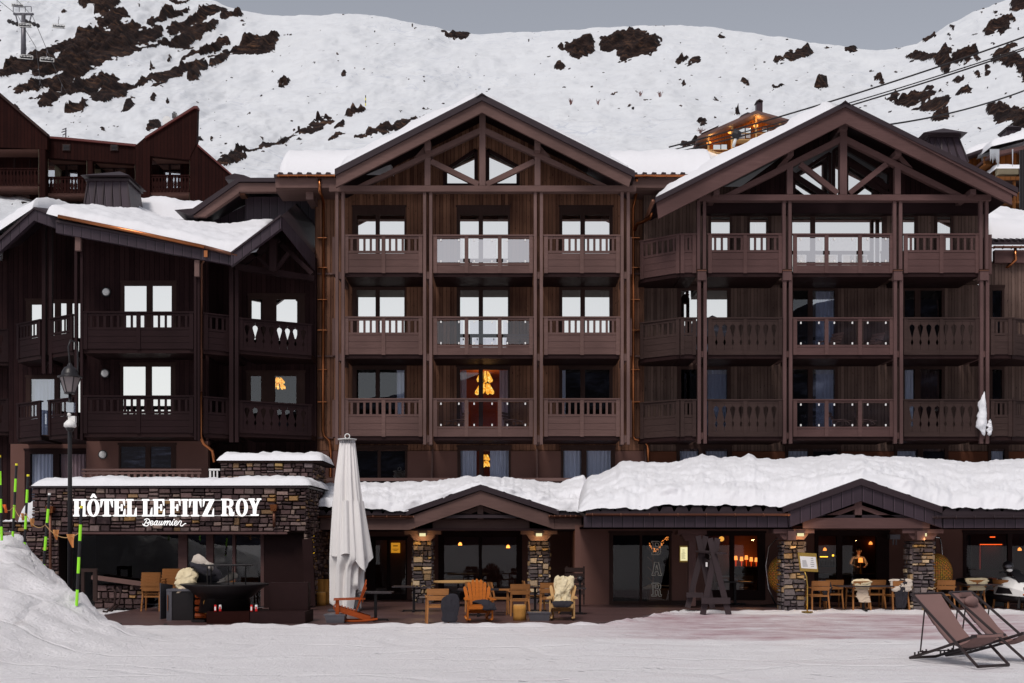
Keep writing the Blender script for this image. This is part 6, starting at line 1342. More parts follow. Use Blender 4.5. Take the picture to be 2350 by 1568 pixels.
def pylon(px, pyb, pyt, Y, hw, lab, post=True):
    t = empty('lift_pylon', (X(px,Y),Y,Z(pyb,Y)), lab, 'pylon', 'steel pylons of the chairlift'); x = X(px,Y); zb, zt = Z(pyb,Y), Z(pyt,Y); w_ = hw*Y/F
    MB().tube([(x,Y,zb-2),(x,Y,zt)], [.5,.36], 12).build('post', M['steel'], t, True)
    MB().box(x-w_, x+w_, Y-.2, Y+.2, zt-.12, zt+.18).build('crossarm', M['steel'], t)
    for s in (-1,1):
        MB().tube([(x+s*w_*.8,Y,zt),(x+s*w_*.55,Y,zt-1.8)], .12, 6).build('brace', M['steel'], t)
        for k in range(4): MB().tube([(x+s*w_*.85+(k-1.5)*.7,Y-.2,zt-1.3-.25*k),(x+s*w_*.85+(k-1.5)*.7,Y+.2,zt-1.3-.25*k)], .34, 10).build('sheave', M['iron'], t)
    MB().box(x-w_*.9, x+w_*.9, Y-.6, Y-.5, zt+1.1, zt+1.2).build('catwalk_rail', M['steel'], t)
    for s in (-.9,-.3,.3,.9): MB().box(x+s*w_-.06, x+s*w_+.06, Y-.6, Y-.5, zt+.2, zt+1.1).build('catwalk_post', M['steel'], t)
pylon(54, 124, 33, 212, 23, 'tall grey chairlift pylon standing above the big dark rocks'); pylon(194, 335, 309, 175, 30, 'lower chairlift pylon, only its crossarm seen over the red house'); pylon(282, 348, 322, 180, 18, 'small far pylon arm seen over the red house roof')
st = [(505,362,118,'striped slope marker pole beneath the rock band'),(839,252,150,'striped slope marker pole near the middle rocks')]
px, pyb, Y, lab = (839,243,175,'thin striped marker pole on the slope above the middle rocks')
t = empty('marker_pole', (X(px,Y),Y,Z(pyb,Y)), lab, 'marker pole')
for i in range(4): MB().tube([(X(px,Y),Y,Z(pyb-i*6,Y)),(X(px,Y),Y,Z(pyb-(i+1)*6,Y))], .07, 6).build('band', M['black' if i%2 else 'yellow'], t)
# ---------------------------------------------------------------- dry bushes poking out of the slope
rb_ = random.Random(12)
def bush(px, py, Y, w_, h_, n_, lab):
    mb = MB(); x, z = X(px,Y), Z(py,Y); s = Y/F
    for i in range(n_):
        a = rb_.uniform(-1,1); mb.tube([(x+a*.25*w_*s,Y+rb_.uniform(-.5,.5),z-.3),(x+a*.6*w_*s,Y+rb_.uniform(-.5,.5),z+.5*h_*s),(x+a*w_*s+rb_.uniform(-.2,.2),Y+rb_.uniform(-.8,.8),z+h_*s*rb_.uniform(.6,1))], [.05,.035,.015], 4)
    single(mb, 'dry_bush', M['bushm'], lab, 'bush', 'leafless bushes on the snow slope')
M['bushm'] = m_plain('dry_twigs', (.20,.10,.09), .9)
bush(1613,307,165,13,13,26,'bare reddish bush just left of the slope chalet'); bush(1310,235,200,7,8,14,'small bare bush on the open slope above the valley of the two gables'); bush(1372,236,200,6,7,12,'small bare bush right of another on the open slope'); bush(1515,218,205,8,8,16,'small reddish bush beneath the far boulders'); bush(1470,216,210,7,6,12,'low reddish twigs in the middle of the slope')
# ---------------------------------------------------------------- terrace furniture
def gy(py, z=.05): return (H-z)*F/(py-HY)          # distance of something standing at height z whose foot is at photo row py
GW = 'wooden armchairs on the terraces'
def armchair():
    t = empty('armchair', (0,0,0), 'x', 'chair'); m = M['teak']; w, d = .27, .25
    for sx in (-1,1):
        MB().beam((sx*(w+.02),-d-.03,0), (sx*w,-d+.02,.66), .038, .045, (0,1,0)).build('leg', m, t)
        MB().beam((sx*(w-.01),d+.07,0), (sx*(w-.03),d-.01,.46), .04, .045, (0,1,0)).beam((sx*(w-.03),d-.01,.46), (sx*(w-.02),d+.07,.86), .04, .045, (0,1,0)).build('leg', m, t)
        MB().beam((sx*(w+.01),-d-.03,.67), (sx*(w),d+.06,.665), .06, .028).build('armrest', m, t)
    MB().grid(lambda u, v: (-w+2*w*u, -d+2*d*v, .455-.02*math.sin(math.pi*v)), 6, 6).box(-w, w, -d, -d+.03, .40, .45).box(-w, w, d-.03, d, .40, .45).box(-w+.005, -w+.035, -d+.031, d-.031, .405, .445).box(w-.035, w-.005, -d+.031, d-.031, .405, .445).build('seat', m, t)
    def bk(z0, z1):
        def P(u, v):
            x = -w+.01+2*(w-.01)*u; z = z0+(z1-z0)*v; return (x, d+.0+(z-.46)*.2+.035*math.sin(math.pi*u), z)
        o = MB(); o.grid(P, 8, 2); 
        o.grid(lambda u, v: (P(u,v)[0], P(u,v)[1]+.022, P(u,v)[2]), 8, 2)
        for v in (0,1): o.grid(lambda u, k: (P(u,v)[0], P(u,v)[1]+.022*k, P(u,v)[2]), 8, 1)
        return o
    b_ = bk(.585, .70); q = bk(.715, .87); n0 = len(b_.v); b_.v += q.v; b_.f += [[i+n0 for i in f] for f in q.f]; b_.col += q.col
    b_.build('backrest', m, t); return t
ac = armchair(); nch = 0
def chair(px, py, rz, label, mat=None, z=.05, dz=0):
    global nch
    Y = gy(py, z); c = place(ac, (X(px,Y),Y,z+dz), R(rz), label, nch, GW); nch += 1; return c
def table(px, py, w, d, label, rz=0, h=.74, z=.05, round_=False):
    Y = gy(py, z); x = X(px,Y); t = empty('bistro_table', (x,Y,z), label, 'table', 'dark bistro tables on the terraces')
    if round_: MB().lathe([(w,z+h-.04),(w,z+h)], x, Y, 28).build('tabletop', M['pine'], t)
    else: MB().box(x-w, x+w, Y-d, Y+d, z+h-.035, z+h).build('tabletop', M['slate'], t)
    MB().box(x-.035, x+.035, Y-.035, Y+.035, z+.03, z+h-.036).build('stem', M['iron'], t)
    MB().box(x-.32, x+.32, Y-.04, Y+.04, z+.02, z+.055).build('foot_bar', M['iron'], t); MB().box(x-.04, x+.04, Y-.3, Y+.3, z+.015, z+.05).build('foot_bar', M['iron'], t)
    for a, b_ in ((-.31,0),(.31,0),(0,-.29),(0,.29)): MB().box(x+a-.035, x+a+.035, Y+b_-.035, Y+b_+.035, z, z+.018).build('foot', M['iron'], t)
    return t
def drape(label, path, w, mat, th=.035, seed=0, name='sheepskin', cat='sheepskin', taper=.25, nu=26, nv=40, amp=.03, group=None, wavy=.0):
    """soft hide or blanket: a centre line of (x,y,z) points and a width direction along x"""
    P_ = [Vector(p) for p in path]; cum = [0]
    for a, b_ in zip(P_[:-1], P_[1:]): cum.append(cum[-1]+(b_-a).length)
    def at(t):
        s = t*cum[-1]
        for i in range(len(cum)-1):
            if s <= cum[i+1]+1e-9: f = (s-cum[i])/(cum[i+1]-cum[i]); return P_[i].lerp(P_[i+1], f), (P_[i+1]-P_[i]).normalized()
        return P_[-1], (P_[-1]-P_[-2]).normalized()
    mb = MB()
    def side(sg):
        def f(u, v):
            p, d = at(v); nrm = Vector((1,0,0)).cross(d).normalized(); ww = w*(1-taper*(abs(2*v-1)**3))*(1+.22*float(fbm(v*4+seed, 1.3, 0, 3, seed)))
            if v < .02 or v > .98: ww *= .75
            uu = 2*u-1; e = math.sqrt(max(0, 1-abs(uu)**3))*(1 if .02 < v < .98 else .35)
            k = float(fbm(u*6+seed, v*9, 0, 4, seed+3)); q = p+Vector((uu*ww+.02*k,0,0))+nrm*sg*(th*e+amp*e*k*(1 if sg > 0 else .3))+nrm*wavy*math.sin(uu*5)
            return (q.x, q.y, q.z)
        return f
    mb.grid(side(1), nu, nv); mb.grid(side(-1), nu, nv)
    o = mb.build(name, M[mat], None, True); tag(o, label, cat, group); return o
def local(c, p):      # chair-local point to world
    a = c.rotation_euler.z; x, y, z = p; return (c.location.x+x*math.cos(a)-y*math.sin(a), c.location.y+x*math.sin(a)+y*math.cos(a), c.location.z+z)
# --- Adirondack chairs on rockers
def adirondack(m, label, loc, rz, slats=7):
    t = empty('rocking_armchair', (0,0,0), label, 'chair', 'slatted garden rockers at the edge of the snow')
    for sx in (-1,1):
        MB().tube([(sx*.27,-.50+.02*k*0+(-.02)*0+k*.13,.055*((k-4.6)/4.6)**2+.03) for k in range(10)], .028, 6).build('rocker', m, t)
        MB().beam((sx*.31,-.33,.06), (sx*.31,-.33,.55), .04, .09, (0,1,0)).build('leg', m, t)
        MB().beam((sx*.27,-.38,.36), (sx*.25,.48,.08), .035, .13).build('side_rail', m, t)
        MB().add([(sx*.25,-.42,.555),(sx*.40,-.42,.555),(sx*.38,.0,.565),(sx*.31,.36,.575),(sx*.26,.36,.575),(sx*.25,-.42,.58),(sx*.40,-.42,.58),(sx*.38,.0,.59),(sx*.31,.36,.60),(sx*.26,.36,.60)], [(0,1,2,3,4),(5,6,7,8,9),(0,1,6,5),(1,2,7,6),(2,3,8,7),(3,4,9,8),(4,0,5,9)]).build('armrest', m, t)
    for k in range(7):
        f = k/6; MB().box(-.27, .27, -.40+f*.46, -.345+f*.46, .425-f*.14, .445-f*.14).build('seat_slat', m, t)
    MB().box(-.29, .29, -.425, -.40, .33, .42).build('apron', m, t)
    for k in range(slats):
        s = (k-(slats-1)/2)/((slats-1)/2); L = 1.10-.20*s*s; x0, x1 = s*.19, s*.31; w_ = .033
        v = []
        for y_, z_, xc, ww in ((.10,.20,x0,w_),(.34,.86*L/1.0,x1*.96,w_*1.35),(.365,.92*L,x1,w_*1.2),(.38,.965*L,x1,w_*.5)): v.append((xc,y_,z_,ww))
        mb = MB(); n_ = len(v)
        pts = [(xc-ww, y_, z_) for xc,y_,z_,ww in v]+[(xc+ww, y_, z_) for xc,y_,z_,ww in v[::-1]]; m_ = len(pts)
        mb.add(pts+[(a,b_+.02,c) for a,b_,c in pts], [tuple(range(m_)), tuple(range(2*m_-1,m_-1,-1))]+[(i,i+m_,(i+1)%m_+m_,(i+1)%m_) for i in range(m_)])
        mb.build('back_slat', m, t)
    MB().box(-.27, .27, .285, .31, .50, .565).build('back_rail', m, t)
    t.location = loc; t.rotation_euler.z = R(rz); return t
Y0 = gy(1429); A1 = adirondack(M['orange'], 'bright orange slatted rocking armchair facing the snow, dark blanket on its seat', (X(1098,Y0+.4),Y0+.45,.05), 8)
Y0 = gy(1430); A2 = adirondack(M['redwood'], 'red-brown slatted rocking armchair seen from the side, under the closed parasol', (X(804,Y0+.4),Y0+.45,.05), -82)
Y0 = gy(1425); A3 = adirondack(M['pine'], 'slatted rocking armchair with pale front frame, draped with a cream sheepskin', (X(1291,Y0+.4),Y0+.45,.05), -4)
drape('charcoal blanket with a yellow edge bunched on the orange rocking armchair', [local(A1,(.03,.22,.36)),local(A1,(.03,.0,.48)),local(A1,(.10,-.25,.50)),local(A1,(.2,-.42,.44)),local(A1,(.24,-.46,.30))], .22, 'cloth', .05, 3, 'blanket', 'blanket', amp=.06)
drape('cream sheepskin hanging over the back of the pale rocking armchair', [local(A3,(0,.16,.42)),local(A3,(-.01,.24,.62)),local(A3,(.02,.30,.85)),local(A3,(.03,.36,1.06)),local(A3,(.02,.46,1.05)),local(A3,(.02,.50,.8))], .23, 'wool', .05, 7, taper=.1, amp=.05)
drape('charcoal blanket lying across the seat of the sheepskin rocking armchair', [local(A3,(0,.12,.38)),local(A3,(0,-.1,.44)),local(A3,(0,-.34,.47)),local(A3,(0,-.45,.42)),local(A3,(.0,-.46,.34))], .26, 'cloth', .035, 9, 'blanket', 'blanket', amp=.04)
# --- chairs and tables, middle terrace
c1 = chair(1004, 1431, 185, 'teak armchair left of the orange rocker, charcoal blanket over its arm')
drape('long charcoal blanket draped over the armchair left of the orange rocker', [local(c1,(-.20,-.1,.50)),local(c1,(-.24,.15,.70)),local(c1,(-.27,.30,.72)),local(c1,(-.30,.36,.45)),local(c1,(-.28,.36,.05))], .20, 'cloth', .03, 12, 'blanket', 'blanket', amp=.03, taper=.05)
chair(1090, 1404, 180, 'teak armchair pushed to the table just behind the orange rocker'); chair(1150, 1408, 80, 'teak armchair seen side on, right behind the orange rocker'); chair(1190, 1413, 188, 'teak armchair seen from its back, above the log stump')
chair(1262, 1408, 178, 'teak armchair half hidden behind the rocking chair with the cream sheepskin'); chair(1228, 1402, 90, 'teak armchair turned sideways beside the right stone pillar of the middle porch')
table(862, 1425, .44, .36, 'square dark bistro table right of the closed parasol'); table(950, 1404, .60, .36, 'dark bistro table in front of the left pillar of the middle porch'); table(1098, 1414, .55, .36, 'dark bistro table behind the orange rocking armchair')
table(1228, 1404, .36, .34, 'dark bistro table in front of the right pillar of the middle porch'); table(1052, 1391, .78, .5, 'round table with pale wooden top near the middle porch window', round_=True, h=.78); table(1310, 1410, .4, .35, 'dark bistro table behind the sheepskin rocking armchair')
def stump(px, py, r, h, label, g=None, z=.05, m='log'):
    Y = gy(py, z); x = X(px,Y); t = empty('log_stump', (x,Y,z), label, 'log stump', g); rs = random.Random(int(px))
    MB().lathe([(r*1.04,z),(r*.98,z+h*.3),(r*1.0,z+h*.7),(r*.97,z+h-.01)], x, Y, 18).build('trunk', M[m], t, True); MB().lathe([(r*.95,z+h-.01),(r*.93,z+h+.004)], x, Y, 18).build('cut_face', M['pine'], t)
stump(1192.5, 1424, .165, .40, 'golden log stump used as a side table beside the grey box')
for i, (px, py, r, h) in enumerate(((722,1388,.17,.40),(737,1390,.15,.42),(748,1387,.14,.40))):
    Y = gy(py); 
    for k in range(2): stump(px, py, r, h, ['left','middle','right'][i]+' log of the '+['lower','upper'][k]+' row stacked by the stone corner', 'logs stacked behind the closed parasol', .05+k*.42, 'log') if k == 0 else None
Y_ = gy(1388)
for i, (px, r) in enumerate(((723,.16),(737,.15),(747,.12))): single(MB().lathe([(r*1.02,.46),(r*.98,.86)], X(px,Y_), Y_-.02, 16), 'log_stump', M['log'], ['left','middle','right'][i]+' log of the upper row stacked by the stone corner', 'log stump', 'logs stacked behind the closed parasol', smooth=False)
def crate(px0, px1, py0, py1, label, m='steel'):
    Y = gy(py1); t = empty('metal_planter', (X((px0+px1)/2,Y),Y,.05), label, 'box', 'grey metal boxes at the edge of the terrace'); x0, x1 = X(px0,Y), X(px1,Y); h = Z(py0,Y)
    mb = MB().add([(x0+.05,Y,.05),(x1-.02,Y,.05),(x1-.02,Y+.4,.05),(x0+.05,Y+.4,.05),(x0,Y-.02,h),(x1,Y-.02,h),(x1,Y+.42,h),(x0,Y+.42,h)], [(0,1,5,4),(1,2,6,5),(2,3,7,6),(3,0,4,7),(0,3,2,1),(4,5,6,7)]); mb.build('body', M[m], t)
    MB().box(x0-.02, x1+.02, Y-.04, Y+.44, h+.002, h+.03).build('lid', M['steel'], t)
crate(745, 791, 1413, 1430, 'low grey metal box under the red-brown rocking armchair'); crate(1212, 1262, 1408, 1425, 'low grey metal box between log stump and sheepskin rocker')
t = empty('slatted_bench', (X(1318,33),33,.05), 'dark slatted bench back standing against the stucco wall of the middle porch', 'bench')
Yb = 36.0
for i in range(5): MB().p(1296, 1342, 1303+i*13, 1313+i*13, Yb, .04).build('slat', M['old'], t)
for a in (1299, 1338): MB().p(a, a+4, 1300, 1388, Yb+.045, .05).build('upright', M['old'], t)
t = empty('lantern_stand', (X(1331,32.5),32.5,.05), 'thin black stand with a round lamp head behind the sheepskin rocker', 'lamp')
MB().tube([(X(1331,32.5),32.5,.05),(X(1331,32.5),32.5,Z(1332,32.5))], .03).build('stem', M['iron'], t); MB().ball((X(1331,32.5),32.5,Z(1329,32.5)), .09).build('lamp_head', M['black'], t, True); MB().lathe([(.2,.05),(.2,.07)], X(1331,32.5), 32.5).build('foot', M['iron'], t)
# --- closed parasol
YU = 33.9; xu = X(797,YU)
um = empty('parasol', (xu,YU,.05), 'tall closed pale canvas parasol standing in the middle of the terrace', 'parasol')
MB().tube([(xu-.06,YU,.05),(xu-.06,YU,Z(1010,YU)+.05)], [.10,.085], 14).build('pole', M['white'], um, True)
MB().box(xu-.5, xu+.4, YU-.45, YU+.45, .06, .12).build('base_plate', M['steel'], um)
def fold(u, v):
    z0s = Z(1385,YU); z1s = Z(1013,YU); a = 2*math.pi*u; z = z1s+(z0s-z1s)*v
    py = 1013+372*v; L = np.interp(py, [1013,1100,1200,1285,1372,1388],[779,768,761,757,756,790]); Rr = np.interp(py, [1013,1100,1200,1285,1300,1330,1388],[816,826,838,851,836,833,832])
    c = (L+Rr)/2; hw = (Rr-L)/2*YU/F*.90; fd = 1+.16*math.sin(a*9+v*1.2)*min(1, .35+v)+.07*math.sin(a*17+2)
    hem = .10*math.sin(a*9+1)+.22*math.sin(a*2+.6) if v > .8 else 0
    w_ = min(1, max(0, (v-.72)/.28))
    return (X(c,YU)+hw*math.cos(a)*fd, YU+hw*.9*math.sin(a)*fd, z+w_*(.42*math.sin(a*2+2.4)+.16*math.sin(a*5)))
MB().grid(fold, 150, 50).build('canopy', M['fabric'], um, True)
def tier(u, v):
    a = 2*math.pi*u; py = 1150+135*v; L = np.interp(py, [1150,1285],[764.5,758]); Rr = np.interp(py, [1150,1285],[831,851]); hw = (Rr-L)/2*YU/F*.95; fd = 1+.13*math.sin(a*7+v)+.05*math.sin(a*15)
    return (X((L+Rr)/2,YU)+hw*math.cos(a)*fd, YU+hw*.95*math.sin(a)*fd, Z(py,YU)+v*v*(.22*math.sin(a*2-.4)+.12*math.sin(a*4+1)))
MB().grid(tier, 120, 24).build('canopy_flap', M['fabric'], um, True)
z_ = Z(1010,YU); MB().lathe([(.27,z_),(.28,z_+.03)], xu, YU, 24).build('top_plate', M['white'], um); MB().tube([(xu+.07*math.cos(a),YU,z_+.11+.07*math.sin(a)) for a in [2*math.pi*i/12 for i in range(13)]], .014, 6).build('top_ring', M['white'], um)
for i in range(9): MB().p(781+i*4, 783+i*4, 1011, 1017, YU-.22, .03).build('rib_end', M['steel'], um)
# --- lamps on the corbels (lit), poster, fairy lights
def lit(nm, mb, m, label, cat, e, loc, col=(1,.6,.2), size=.08, group=None):
    o = single(mb, nm, M[m], label, cat, group); L_ = bpy.data.lights.new(nm+'_light','POINT'); L_.energy = e; L_.color = col; L_.shadow_soft_size = size; lo = bpy.data.objects.new(nm+'_light', L_); C.objects.link(lo); lo.location = loc; return o
for px, Y, lab, e in ((969.5,YPL,'corbel lamp shining on the left pillar of the middle porch',8),(1237,YPL,'corbel lamp shining on the right pillar of the middle porch',8),(1838,YQ,'glowing yellow corbel lamp beside the menu board pillar',16),(2120,YQ,'corbel lamp shining on the pillar right of the bar window',8)):
    y_ = Y-.38; lit('corbel_lamp', MB().p(px-7, px+7, 1224, 1231, y_, .08), 'paperlit', lab, 'lamp', e, (X(px,y_),y_-.12,Z(1238,y_)), (1,.62,.25), .05, 'small lamps on the corbels')
M['poster'] = m_emit('lit_poster', (1,.45,.03), .75)
Yp = YG+.9; t = empty('poster', (X(908,Yp),Yp,Z(1269,Yp)), 'framed yellow poster lit by a picture lamp behind the porch door', 'poster'); MB().p(897.5,918,1246,1269,Yp,.03).build('sheet', M['poster'], t); MB().p(895,921,1238.5,1240,Yp-.1,.06).build('picture_lamp', M['glow'], t); 
MB().p(902,913,1252,1254,Yp-.004,.003).build('print_mark', M['old'], t); MB().p(900,915,1260,1261,Yp-.004,.003).build('print_mark', M['old'], t); MB().p(903,912,1263,1264,Yp-.004,.003).build('print_mark', M['old'], t)
rf_ = random.Random(8); mb = MB()
for i in range(70): z = rf_.uniform(Z(1315,37),Z(1200,37)); mb.ball((X(720,37)+rf_.uniform(-.035,.035),36.9+rf_.uniform(-.05,.05),z), .014, 5, 4)
single(mb, 'fairy_lights', M['gold'], 'string of gold fairy lights hanging down the dark stone corner', 'lights')
for i, (px, lab) in enumerate(((1075,'left'),(1147,'right'))):
    Yi = YG+2.6; t = empty('picture_light', (X(px,Yi),Yi,Z(1262,Yi)), lab+' picture lamp glowing on a frame inside the middle porch window', 'lamp', 'picture lamps inside the middle porch'); MB().p(px-12,px+10,1242,1243.5,Yi,.08).build('tube', M['glow'], t); MB().p(px-13,px+12,1252,1253.5,Yi,.05).build('strip', M['glow'], t); MB().p(px-11,px+11,1256,1274,Yi+.05,.03).build('frame', M['teakd'], t)
L_ = bpy.data.lights.new('room_light','POINT'); L_.energy = 16; L_.color = (1,.45,.15); L_.shadow_soft_size = .2; lo = bpy.data.objects.new('room_light', L_); C.objects.link(lo); lo.location = (X(1110,42.6),42.6,2.0)
for i, px in enumerate((1030,1043,1056,1068,1136,1150)): 
    x = X(px,YG+1.3); single(MB().lathe([(.028,1.01),(.03,1.08),(.012,1.14),(.012,1.22)] if i == 3 else [(.03,.93),(.035,1.0)], x, YG+1.4, 10), 'bottle' if i == 3 else 'tumbler', M['steel'], 'bottle standing on the counter behind the middle porch window' if i == 3 else 'small tumbler on the dark counter behind the middle porch window', 'bottle' if i == 3 else 'glass', None if i == 3 else 'tumblers on the dark counter')
# ---------------------------------------------------------------- left terrace: stacked chairs, grill, fire bowl, skins
def stack(px, py, n_, lab, z=.05):
    global nch
    Y = gy(py, z)
    for k in range(n_):
        c = place(ac, (X(px,Y)+.004*k,Y+.01*k,z+.085*k), R(182), ['lowest','second','third','fourth','fifth'][k]+' chair of the '+lab, nch, 'stacked armchairs beside the stone annex'); nch += 1
stack(352, 1402, 4, 'nearer stack of teak armchairs, left of the grey grill'); stack(398, 1398, 5, 'further stack of teak armchairs, half behind the sheepskins')
YG2 = gy(1424); t = empty('grill_cabinet', (X(405,YG2),YG2,.05), 'dark grey steel grill cabinet with its side door open at the snow edge', 'grill')
x0, x1 = X(395,YG2), X(443,YG2); h = Z(1352,YG2)
MB().box(x0, x1, YG2, YG2+.55, .05, h-.06).build('cabinet', M['iron'], t); MB().box(x0-.14, x1+.02, YG2-.03, YG2+.6, h-.055, h).build('top', M['steel'], t)
MB().add([(x0-.16,YG2+.5,.08),(X(368,YG2),YG2-.05,.08),(X(368,YG2),YG2-.05,Z(1338,YG2)),(x0-.16,YG2+.5,Z(1344,YG2)),(x0-.13,YG2+.5,.08),(X(368,YG2)+.03,YG2-.08,.08),(X(368,YG2)+.03,YG2-.08,Z(1338,YG2)),(x0-.13,YG2+.5,Z(1344,YG2))], [(0,1,2,3),(4,5,6,7),(0,1,5,4),(1,2,6,5),(2,3,7,6),(3,0,4,7)]).build('door', M['steel'], t)
MB().p(382,394,1356,1424,YG2-.02,.04).build('side_panel', M['steel'], t)
MB().tube([(x0-.1,YG2-.05,h-.15),(x0-.1,YG2-.05,.3)], .012).build('handle', M['copper'], t)
YFB = gy(1432); t = empty('fire_bowl', (X(512,YFB+.8),YFB+.8,.05), 'wide black fire bowl with a raised grill ring on a rust-dark base', 'fire bowl')
xc = X(516,YFB+.8); zb0 = Z(1395,YFB); zr = Z(1341,YFB+.5)
x0, x1 = X(474,YFB), X(572,YFB); MB().box(x0, x1, YFB, YFB+1.5, .05, Z(1404,YFB)).build('base', M['rust'] if 'rust' in M else M['framed'], t)
MB().lathe([(.66,.3),(.60,.7),(.66,zr-.34),(.86,zr-.16),(1.08,zr-.03),(1.12,zr),(.95,zr+.005),(.8,zr-.04)], xc, YFB+.85, 36).build('bowl', M['iron'], t, True)
for a in (0.3,1.4,2.6,3.9,5.1): MB().tube([(xc+.5*math.cos(a),YFB+.85+.5*math.sin(a),zr-.05),(xc+.5*math.cos(a),YFB+.85+.5*math.sin(a),zr+.46)], .015, 6).build('ring_post', M['iron'], t)
MB().lathe([(.40,zr+.45),(.64,zr+.45),(.64,zr+.48),(.40,zr+.48)], xc+.05, YFB+.85, 30).build('grill_ring', M['iron'], t)
M['canred'] = m_plain('red_can', (.65,.02,.02), .3, .4, .1)
for i, (px, lab) in enumerate(((494,'leftmost'),(505,'second'),(577,'third'),(588,'rightmost'))):
    x, z = X(px-1,YFB), Z(1404,YFB) if i < 2 else Z(1404,YFB)
    t = empty('drink_can', (x,YFB+.06,z), lab+' of the four red and white cans on the dark boxes before the fire bowl', 'can', 'red and white cans')
    s = 1 if i%2 == 0 else -1
    MB().lathe([(.028,z),(.034,z+.01),(.034,z+.065)], x, YFB+.06, 12).build('can_body', M['canred' if i%2 == 0 else 'canred'], t); MB().lathe([(.0345,z+.066),(.0345,z+.1)], x, YFB+.06, 12).build('white_band', M['white'] if i%2 else M['canred'], t); MB().lathe([(.034,z+.101),(.034,z+.15),(.028,z+.165)], x, YFB+.06, 12).build('can_top', M['canred'] if i%2 == 0 else M['white'], t)
    MB().box(x-.014, x+.02, YFB+.02, YFB+.03, z+.03, z+.12).build('stripe', M['white'] if i%2 == 0 else M['canred'], t)
single(MB().box(X(573,YFB), X(700,YFB), YFB+.02, YFB+1.2, .05, Z(1404.5,YFB)), 'dark_bench_box', M['framed'], 'long dark box seat right of the fire bowl at the snow edge', 'box seat')
MB_ = MB().box(X(603,YFB), X(695,YFB), YFB+.7, YFB+1.1, Z(1404,YFB)+.002, Z(1340,YFB)); single(MB_, 'dark_screen', M['framed'], 'dark windscreen panel standing behind the long dark box seat', 'screen')
t = empty('log_rack', (X(455,29),29.4,.05), 'low rack of split firewood between grill and fire bowl', 'firewood rack')
for i in range(4): MB().tube([(X(446,29.3),29.4,.2+.17*i),(X(472,29.3),29.4,.2+.17*i)], .07, 8).build('split_log', M['redwood'], t)
for i in range(3): MB().tube([(X(474,29.0),29.0,.35+.2*i),(X(474,29.0),29.9,.35+.2*i)], .085, 10).build('log', M['log'], t)
MB().box(X(444,29.3), X(474,29.3), 29.1, 29.7, .06, .11).build('shelf', M['iron'], t)
for i, (px, lab) in enumerate(((608,'upper'),(618,'lower'))): single(MB().tube([(X(px,YFB),YFB-.02,.30+.22*(1-i)),(X(px,YFB)+.02,YFB+.5,.30+.22*(1-i))], .09, 12), 'firewood_log', M['log'], lab+' round firewood log sticking out beside the red cans', 'log', 'firewood right of the cans') if False else None
# sheepskins heaped on a chair behind the grill
Ys = 30.2
def q(px, py, Y=Ys): return (X(px,Y), Y, Z(py,Y))
hp = single(MB().ball((X(466,Ys+.4),Ys+.45,Z(1334,Ys)), (.52,.35,.40), 24, 14, .12, 3).ball((X(455,Ys+.4),Ys+.45,Z(1375,Ys)), (.6,.3,.5), 20, 12, .1, 5), 'blanket_heap', M['cloth'], 'heap of charcoal blankets behind the grill under the sheepskins', 'blanket', smooth=True)
def skin(path, w_, m, lab, seed, **k): return drape(lab, path, w_, m, k.pop('th', .06), seed, group='sheepskins heaped beside the fire bowl', **k)
skin([q(432,1312,Ys+.1),q(430,1322,Ys-.12),q(426,1338,Ys-.2),q(420,1352,Ys-.2)], .26, 'wool', 'yellowish curly sheepskin hanging at the left end of the heap', 4, th=.12, amp=.07)
skin([q(446,1330,Ys-.1),q(430,1340,Ys-.24),q(414,1357,Ys-.3),q(408,1362,Ys-.3)], .09, 'hide', 'smooth cream hide edge folded below the curly sheepskin', 6, th=.05, amp=.02)
mb_ = [q(444,1284,Ys),q(452,1285,Ys),q(462,1291,Ys-.05),q(472,1298,Ys-.05),q(480,1303,Ys-.05),q(484,1310,Ys-.05)]
o = MB().tube(mb_, [.10,.17,.155,.14,.14,.08], 14); v = []; 
for i, p in enumerate(o.v): k = .02*float(fbm(p[0]*9, p[2]*9, p[1]*9, 3, 5)); v.append((p[0]+k, p[1]+k, p[2]+k*1.5))
o.v = v; single(o, 'sheepskin', M['woolw'], 'rolled pale sheepskin lying on top of the dark blanket heap', 'sheepskin', 'sheepskins heaped beside the fire bowl', smooth=True)
skin([q(448,1292,Ys-.02),q(456,1300,Ys-.15),q(470,1312,Ys-.2),q(484,1322,Ys-.2)], .2, 'cloth', 'charcoal blanket folded under the rolled pale sheepskin', 8, th=.09, name='blanket', cat='blanket')
skin([q(538,1318,Ys-.1),q(528,1326,Ys-.2),q(514,1333,Ys-.25),q(505,1338,Ys-.25)], .12, 'woolw', 'grey and white sheepskin lying behind the raised grill ring', 9, th=.07, amp=.05)
chair(524, 1400, 180, 'teak armchair behind the fire bowl, only its top rail seen'); 
Yw = 33.5
# wooden armchair and old sledge by the low wall
t = empty('old_sledge', (X(245,33.2),33.2,.05), 'dark wrought sledge leaning by the low stone wall behind the snow mound', 'sledge')
for s in (0,.4): MB().tube([(X(228,33.2)+ .1,33.2+s,.08),(X(245,33.2),33.2+s,.06),(X(262,33.2),33.2+s,.25),(X(266,33.2),33.2+s,.6),(X(257,33.2),33.2+s,.75)], .03, 6).build('runner', M['old'], t, True)
for i in range(4): MB().box(X(232+i*7,33.2), X(236+i*7,33.2), 33.15, 33.65, .38, .42).build('slat', M['old'], t)
t = empty('gate_frame', (X(215,34),34,.05), 'dark timber frame standing at the window end behind the stakes', 'frame'); MB().p(186,222,1305,1313,34,.08).build('top_rail', M['old'], t); MB().p(213,222,1313.5,1380,34,.08).build('upright', M['old'], t); MB().p(186,193,1313.5,1380,34,.08).build('upright', M['old'], t)
